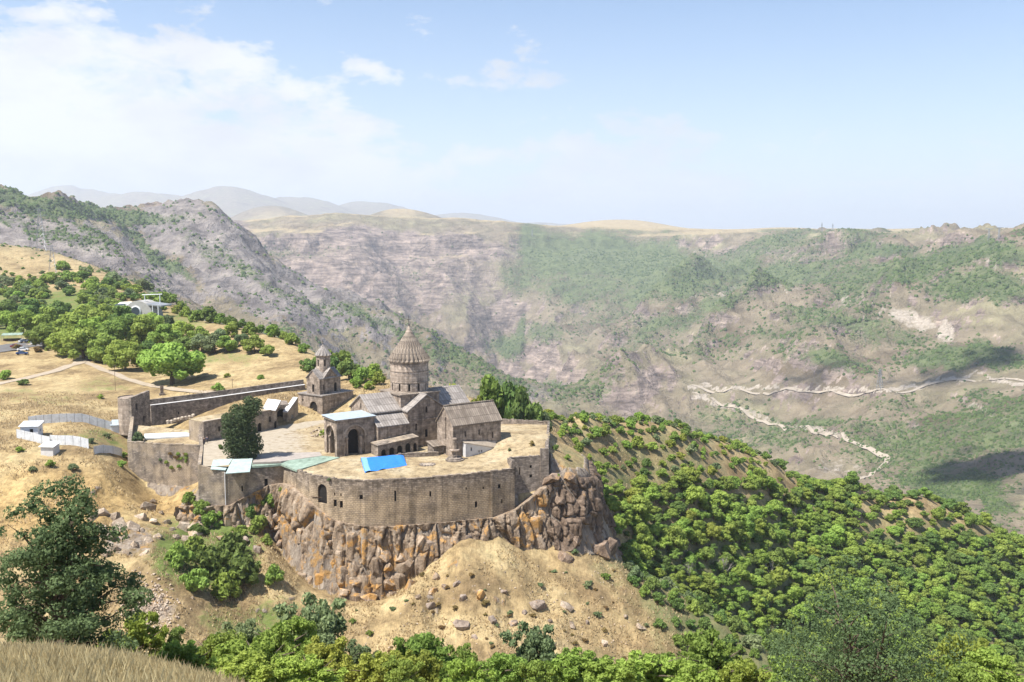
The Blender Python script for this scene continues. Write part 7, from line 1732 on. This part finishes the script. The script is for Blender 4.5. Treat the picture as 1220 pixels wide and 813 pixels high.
# cars
for nm, c in (('paint_red', (0.22, 0.02, 0.03)), ('paint_white', (0.75, 0.75, 0.76)), ('paint_black', (0.02, 0.02, 0.022)), ('paint_silver', (0.42, 0.43, 0.45)), ('paint_blue', (0.03, 0.07, 0.2))):
    plain(nm, c, 0.25, 0.03)
def car(px, py, rz, mat, label):
    p = hit(px, py, 200, 700); p.z += .16; r = thing('parked_car', label, 'car', p, rz, 'cars parked by the grove')
    m = MB(); m.prism([(-2.15, -.85), (2.15, -.85), (2.15, .85), (-2.15, .85)], .28, .62); m.prism([(-2.15, -.85), (2.15, -.85), (2.15, .85), (-2.15, .85)], .62, [.92, .82, .82, .92], [(-2.1, -.8), (2.0, -.78), (2.0, .78), (-2.1, .8)]); m.build('body', mat, r)
    m = MB(); m.prism([(-1.7, -.76), (1.0, -.76), (1.0, .76), (-1.7, .76)], .86, 1.40, [(-1.2, -.62), (.25, -.62), (.25, .62), (-1.2, .62)]); m.build('window', 'glass', r)
    m = MB(); m.prism([(-1.25, -.64), (.3, -.64), (.3, .64), (-1.25, .64)], 1.38, 1.46, [(-1.1, -.56), (.15, -.56), (.15, .56), (-1.1, .56)]); m.build('roof', mat, r)
    for x in (-1.35, 1.35):
        for y in (-.84, .84):
            m = MB(); m.ring(0, 0, [(.2, -.11), (.32, -.1), (.32, .1), (.2, .11)], 14); o = m.build('wheel', 'tyre', r); o.rotation_euler = (math.pi / 2, 0, 0); o.location = (x, y, .32)
for a in [(19.5, 414.6, .2, 'paint_red', 'dark red car parked in the open car park'), (27.7, 418.6, .25, 'paint_white', 'white car parked between the red and the dark blue car'), (26.5, 423, .25, 'paint_blue', 'dark blue car parked in front of the white car'), (29, 408.5, .9, 'paint_silver', 'silver car in the row next to the stall awning'), (36.5, 409, .9, 'paint_black', 'black car parked next to a silver car by the stall'), (43, 410.5, .9, 'paint_white', 'white car in the row of cars by the grove'), (53, 411, .9, 'paint_silver', 'silver car parked behind the grassy island'), (66, 414, .6, 'paint_black', 'black car parked at the road behind the island'), (73, 415.5, .6, 'paint_blue', 'dark blue car parked under the first grove tree'), (82, 418, .5, 'paint_white', 'white car half hidden under the grove trees'), (93, 421.5, .5, 'paint_silver', 'silver car at the bend of the road under trees'), (106, 425.5, .4, 'paint_black', 'black car in the shade near the walnut trees')]: car(*a)
def stall():
    p = hit(15, 406, 200, 700); r = thing('market_stall', 'dark roofed market stall beside the parked cars', 'stall', p, .3); m = MB(); m.slab([(-4, -2, 2.5), (4, -2, 2.5), (4, 2, 3.1), (-4, 2, 3.1)], .12); m.build('awning', 'felt_green', r)
    for x in (-3.8, 3.8):
        for y in (-1.8, 1.8): m = MB(); m.bar((x, y, -.5), (x, y, 2.5), .07); m.build('post', 'steel_grey', r)
    m = MB(); m.box(-3.5, 3.5, -.6, .6, -.2, .9); m.build('counter', 'door_wood', r)
stall()
# people in the court
plain('skin_tone', (0.45, 0.28, 0.2), 0.6, 0.05); plain('cloth_dark', (0.03, 0.03, 0.04), 0.9, 0.2); plain('cloth_blue', (0.06, 0.08, 0.14), 0.9, 0.2); plain('cloth_white', (0.7, 0.7, 0.68), 0.9, 0.05); plain('hair', (0.03, 0.02, 0.015), 0.7, 0.1)
def skin_body(name, joints, bones, rad, mat, parent):
    me = bpy.data.meshes.new(name); me.from_pydata(joints, bones, []); o = bpy.data.objects.new(name, me); COL.objects.link(o); o.parent = parent
    md = o.modifiers.new('skin', 'SKIN'); md.use_smooth_shade = True
    for i, r in enumerate(rad): me.skin_vertices[0].data[i].radius = (r, r)
    me.skin_vertices[0].data[0].use_root = True
    sb = o.modifiers.new('sub', 'SUBSURF'); sb.levels = sb.render_levels = 1
    me.materials.append(MAT[mat]); return o
def person(px, py, rz, shirt, trousers, label, stride=.16):
    p = PZ(px, py, 0); p.z = tz1(p.x, p.y); r = thing('person', label, 'person', p, rz)
    J = [(0, 0, .93), (0, 0, 1.18), (0, .01, 1.42), (0, 0, 1.52), (0, -.02, 1.62), (0, -.02, 1.74), (.1, 0, .9), (.11, -stride, .5), (.11, -stride * .7, .08), (.11, -stride * .7 - .16, .03), (-.1, 0, .9), (-.11, stride * .6, .5), (-.11, stride * 1.3, .1), (-.11, stride * 1.3 - .15, .03), (.19, 0, 1.40), (.25, .08, 1.13), (.25, -.02, .9), (.25, -.05, .8), (-.19, 0, 1.40), (-.25, -.02, 1.13), (-.25, -.12, .9), (-.25, -.15, .8)]
    Bn = [(0, 1), (1, 2), (2, 3), (3, 4), (4, 5), (0, 6), (6, 7), (7, 8), (8, 9), (0, 10), (10, 11), (11, 12), (12, 13), (2, 14), (14, 15), (15, 16), (16, 17), (2, 18), (18, 19), (19, 20), (20, 21)]
    Rd = [.13, .125, .13, .055, .085, .075, .085, .06, .04, .035, .085, .06, .04, .035, .06, .045, .033, .03, .06, .045, .033, .03]
    skin_body('body', J, Bn, Rd, 'skin_tone', r)
    up = [0, 1, 2, 14, 15, 16, 18, 19, 20]; ix = {a: i for i, a in enumerate(up)}
    skin_body('jacket', [J[a] for a in up], [(ix[a], ix[b]) for a, b in Bn if a in ix and b in ix], [Rd[a] + .02 for a in up], shirt, r)
    lo = [0, 6, 7, 8, 10, 11, 12]; ix = {a: i for i, a in enumerate(lo)}
    skin_body('trousers', [J[a] for a in lo], [(ix[a], ix[b]) for a, b in Bn if a in ix and b in ix], [Rd[a] + .02 for a in lo], trousers, r)
    m = MB(); m.ring(0, .01, [(.06, 1.66), (.10, 1.70), (.095, 1.78), (.05, 1.83)], 10); m.build('hair', 'hair', r, True)
person(243.5, 530, .4, 'cloth_dark', 'cloth_dark', 'person in black clothes walking along the court wall')
person(247, 528.5, .2, 'cloth_blue', 'cloth_dark', 'person in a dark blue jacket walking beside the person in black')
person(333.5, 503.5, -.5, 'cloth_white', 'cloth_blue', 'person in a white shirt standing before the vaulted gateway', .05)
# rubble bed behind the porch
def rubble_bed():
    rs = random.Random(3); c = PZ(378, 517, 0); r = thing('rubble_heap', 'heap of loose stones in the court beside the porch', 'stones', c)
    for k in range(26):
        p = PZ(378 + rs.gauss(0, 6), 516 + rs.gauss(0, 3), 0); s_ = rs.uniform(.4, 1.0); o = place_rock(r, rs.choice(BLKP), (p.x, p.y, tz1(p.x, p.y) + s_ * .15), (s_, s_, s_ * .8), (rs.uniform(-1, 1), rs.uniform(-1, 1), rs.uniform(0, 6)), 'stone')
rubble_bed()
# dead trees standing in the wood
def dead_tree(px, py, h, seed, label):
    p = hit(px, py, 240, 600); r = thing('dead_tree', label, 'tree', p); rs = random.Random(seed); m = MB()
    def grow(a, d, ln, rad, lev):
        b = a + d * ln; tube(m, [(a, rad), (b, rad * .6)], 4)
        if lev:
            for k in range(3): grow(a.lerp(b, rs.uniform(.5, 1)), (d + Vector((rs.uniform(-.8, .8), rs.uniform(-.8, .8), rs.uniform(-.1, .4)))).normalized(), ln * rs.uniform(.55, .8), rad * .55, lev - 1)
    for k in range(3): grow(Vector((0, 0, -.3)), Vector((rs.uniform(-.4, .4), rs.uniform(-.4, .4), 1)).normalized(), h * .4, h * .022, 3)
    m.build('branches', 'bark_grey', r)
dead_tree(918, 690, 8, 1, 'bare grey dead tree among the green crowns of the wood'); dead_tree(862, 690, 8, 2, 'leafless pale tree at the edge of the shaded shoulder'); dead_tree(822, 692, 7, 3, 'bare thorny dead tree above the shaded ravine'); dead_tree(950, 620, 6, 5, 'grey leafless tree high in the wood'); dead_tree(1000, 640, 6, 6, 'bare twiggy tree in the upper wood')
# fair-weather clouds overhead whose shadows lie on the far slopes
def shadow_clouds():
    m = bpy.data.materials.new('cloud'); m.use_nodes = True; m.node_tree.nodes['Principled BSDF'].inputs['Base Color'].default_value = (.9, .9, .9, 1); m.node_tree.nodes['Principled BSDF'].inputs['Roughness'].default_value = 1; MAT['cloud'] = m
    g = np.random.default_rng(4); iv, if_ = ico(3)
    iv, if_ = ico(2)
    for px, py, y0, rx, ry in [(1205, 560, 800, 110, 130), (955, 455, 1200, 110, 40), (1165, 434, 1200, 200, 60)]:
        T = hit(px, py, y0, 5000); t = (2600 - T.z) / SUN_DIR.z; C_ = T + SUN_DIR * t
        V, Fs, off = [], [], 0
        for k in range(46):
            a = g.uniform(0, 6.28); q = g.uniform(0, 1) ** .6; c = np.array([math.cos(a) * rx * q, math.sin(a) * ry * q, g.uniform(0, 25)]); r = min(rx, ry) * g.uniform(.16, .42) * (1.15 - .8 * q) * np.array([1.3, 1, .6])
            no = 1 + .5 * (fbm(iv[:, 0] * 2 + k * 9, iv[:, 1] * 2 + iv[:, 2] * 2, 4, k) - .5); V.append(iv * r * no[:, None] + c); Fs.append(if_ + off); off += len(iv)
        me = np_mesh('cloud', np.concatenate(V), np.zeros((0, 4), int), np.zeros(off), 'cloud', np.concatenate(Fs)); o = bpy.data.objects.new('cloud', me); COL.objects.link(o); o.location = C_; o['kind'] = 'structure'
shadow_clouds()

# ------------------------------------------------------------------ air
def build_haze():
    me = bpy.data.meshes.new('haze'); bm = bmesh.new()
    bmesh.ops.create_cube(bm, size=1.0)
    lo = float(GZ.min()) - 20.0; hi = max(float(GZ.max()) + 15.0, 200.0); assert hi < 1800
    x = 60000.0; y0, y1 = -500.0, 41500.0
    for v in bm.verts:
        v.co = Vector((v.co.x * 2 * x, y0 if v.co.y < 0 else y1, lo if v.co.z < 0 else hi))
    bm.to_mesh(me); bm.free()
    o = bpy.data.objects.new('haze', me); COL.objects.link(o); o['kind'] = 'stuff'; o['label'] = 'thin blue summer haze filling the gorge'; o['category'] = 'haze'
    m = bpy.data.materials.new('haze'); m.use_nodes = True; nt = m.node_tree
    nt.nodes.remove(nt.nodes['Principled BSDF'])
    v = N(nt, 'ShaderNodeVolumePrincipled', inp={'Color': (0.78, 0.87, 1.0, 1), 'Density': 0.00007, 'Anisotropy': 0.2})
    L(nt, v.outputs[0], nt.nodes['Material Output'].inputs['Volume'])
    me.materials.append(m)
build_haze()
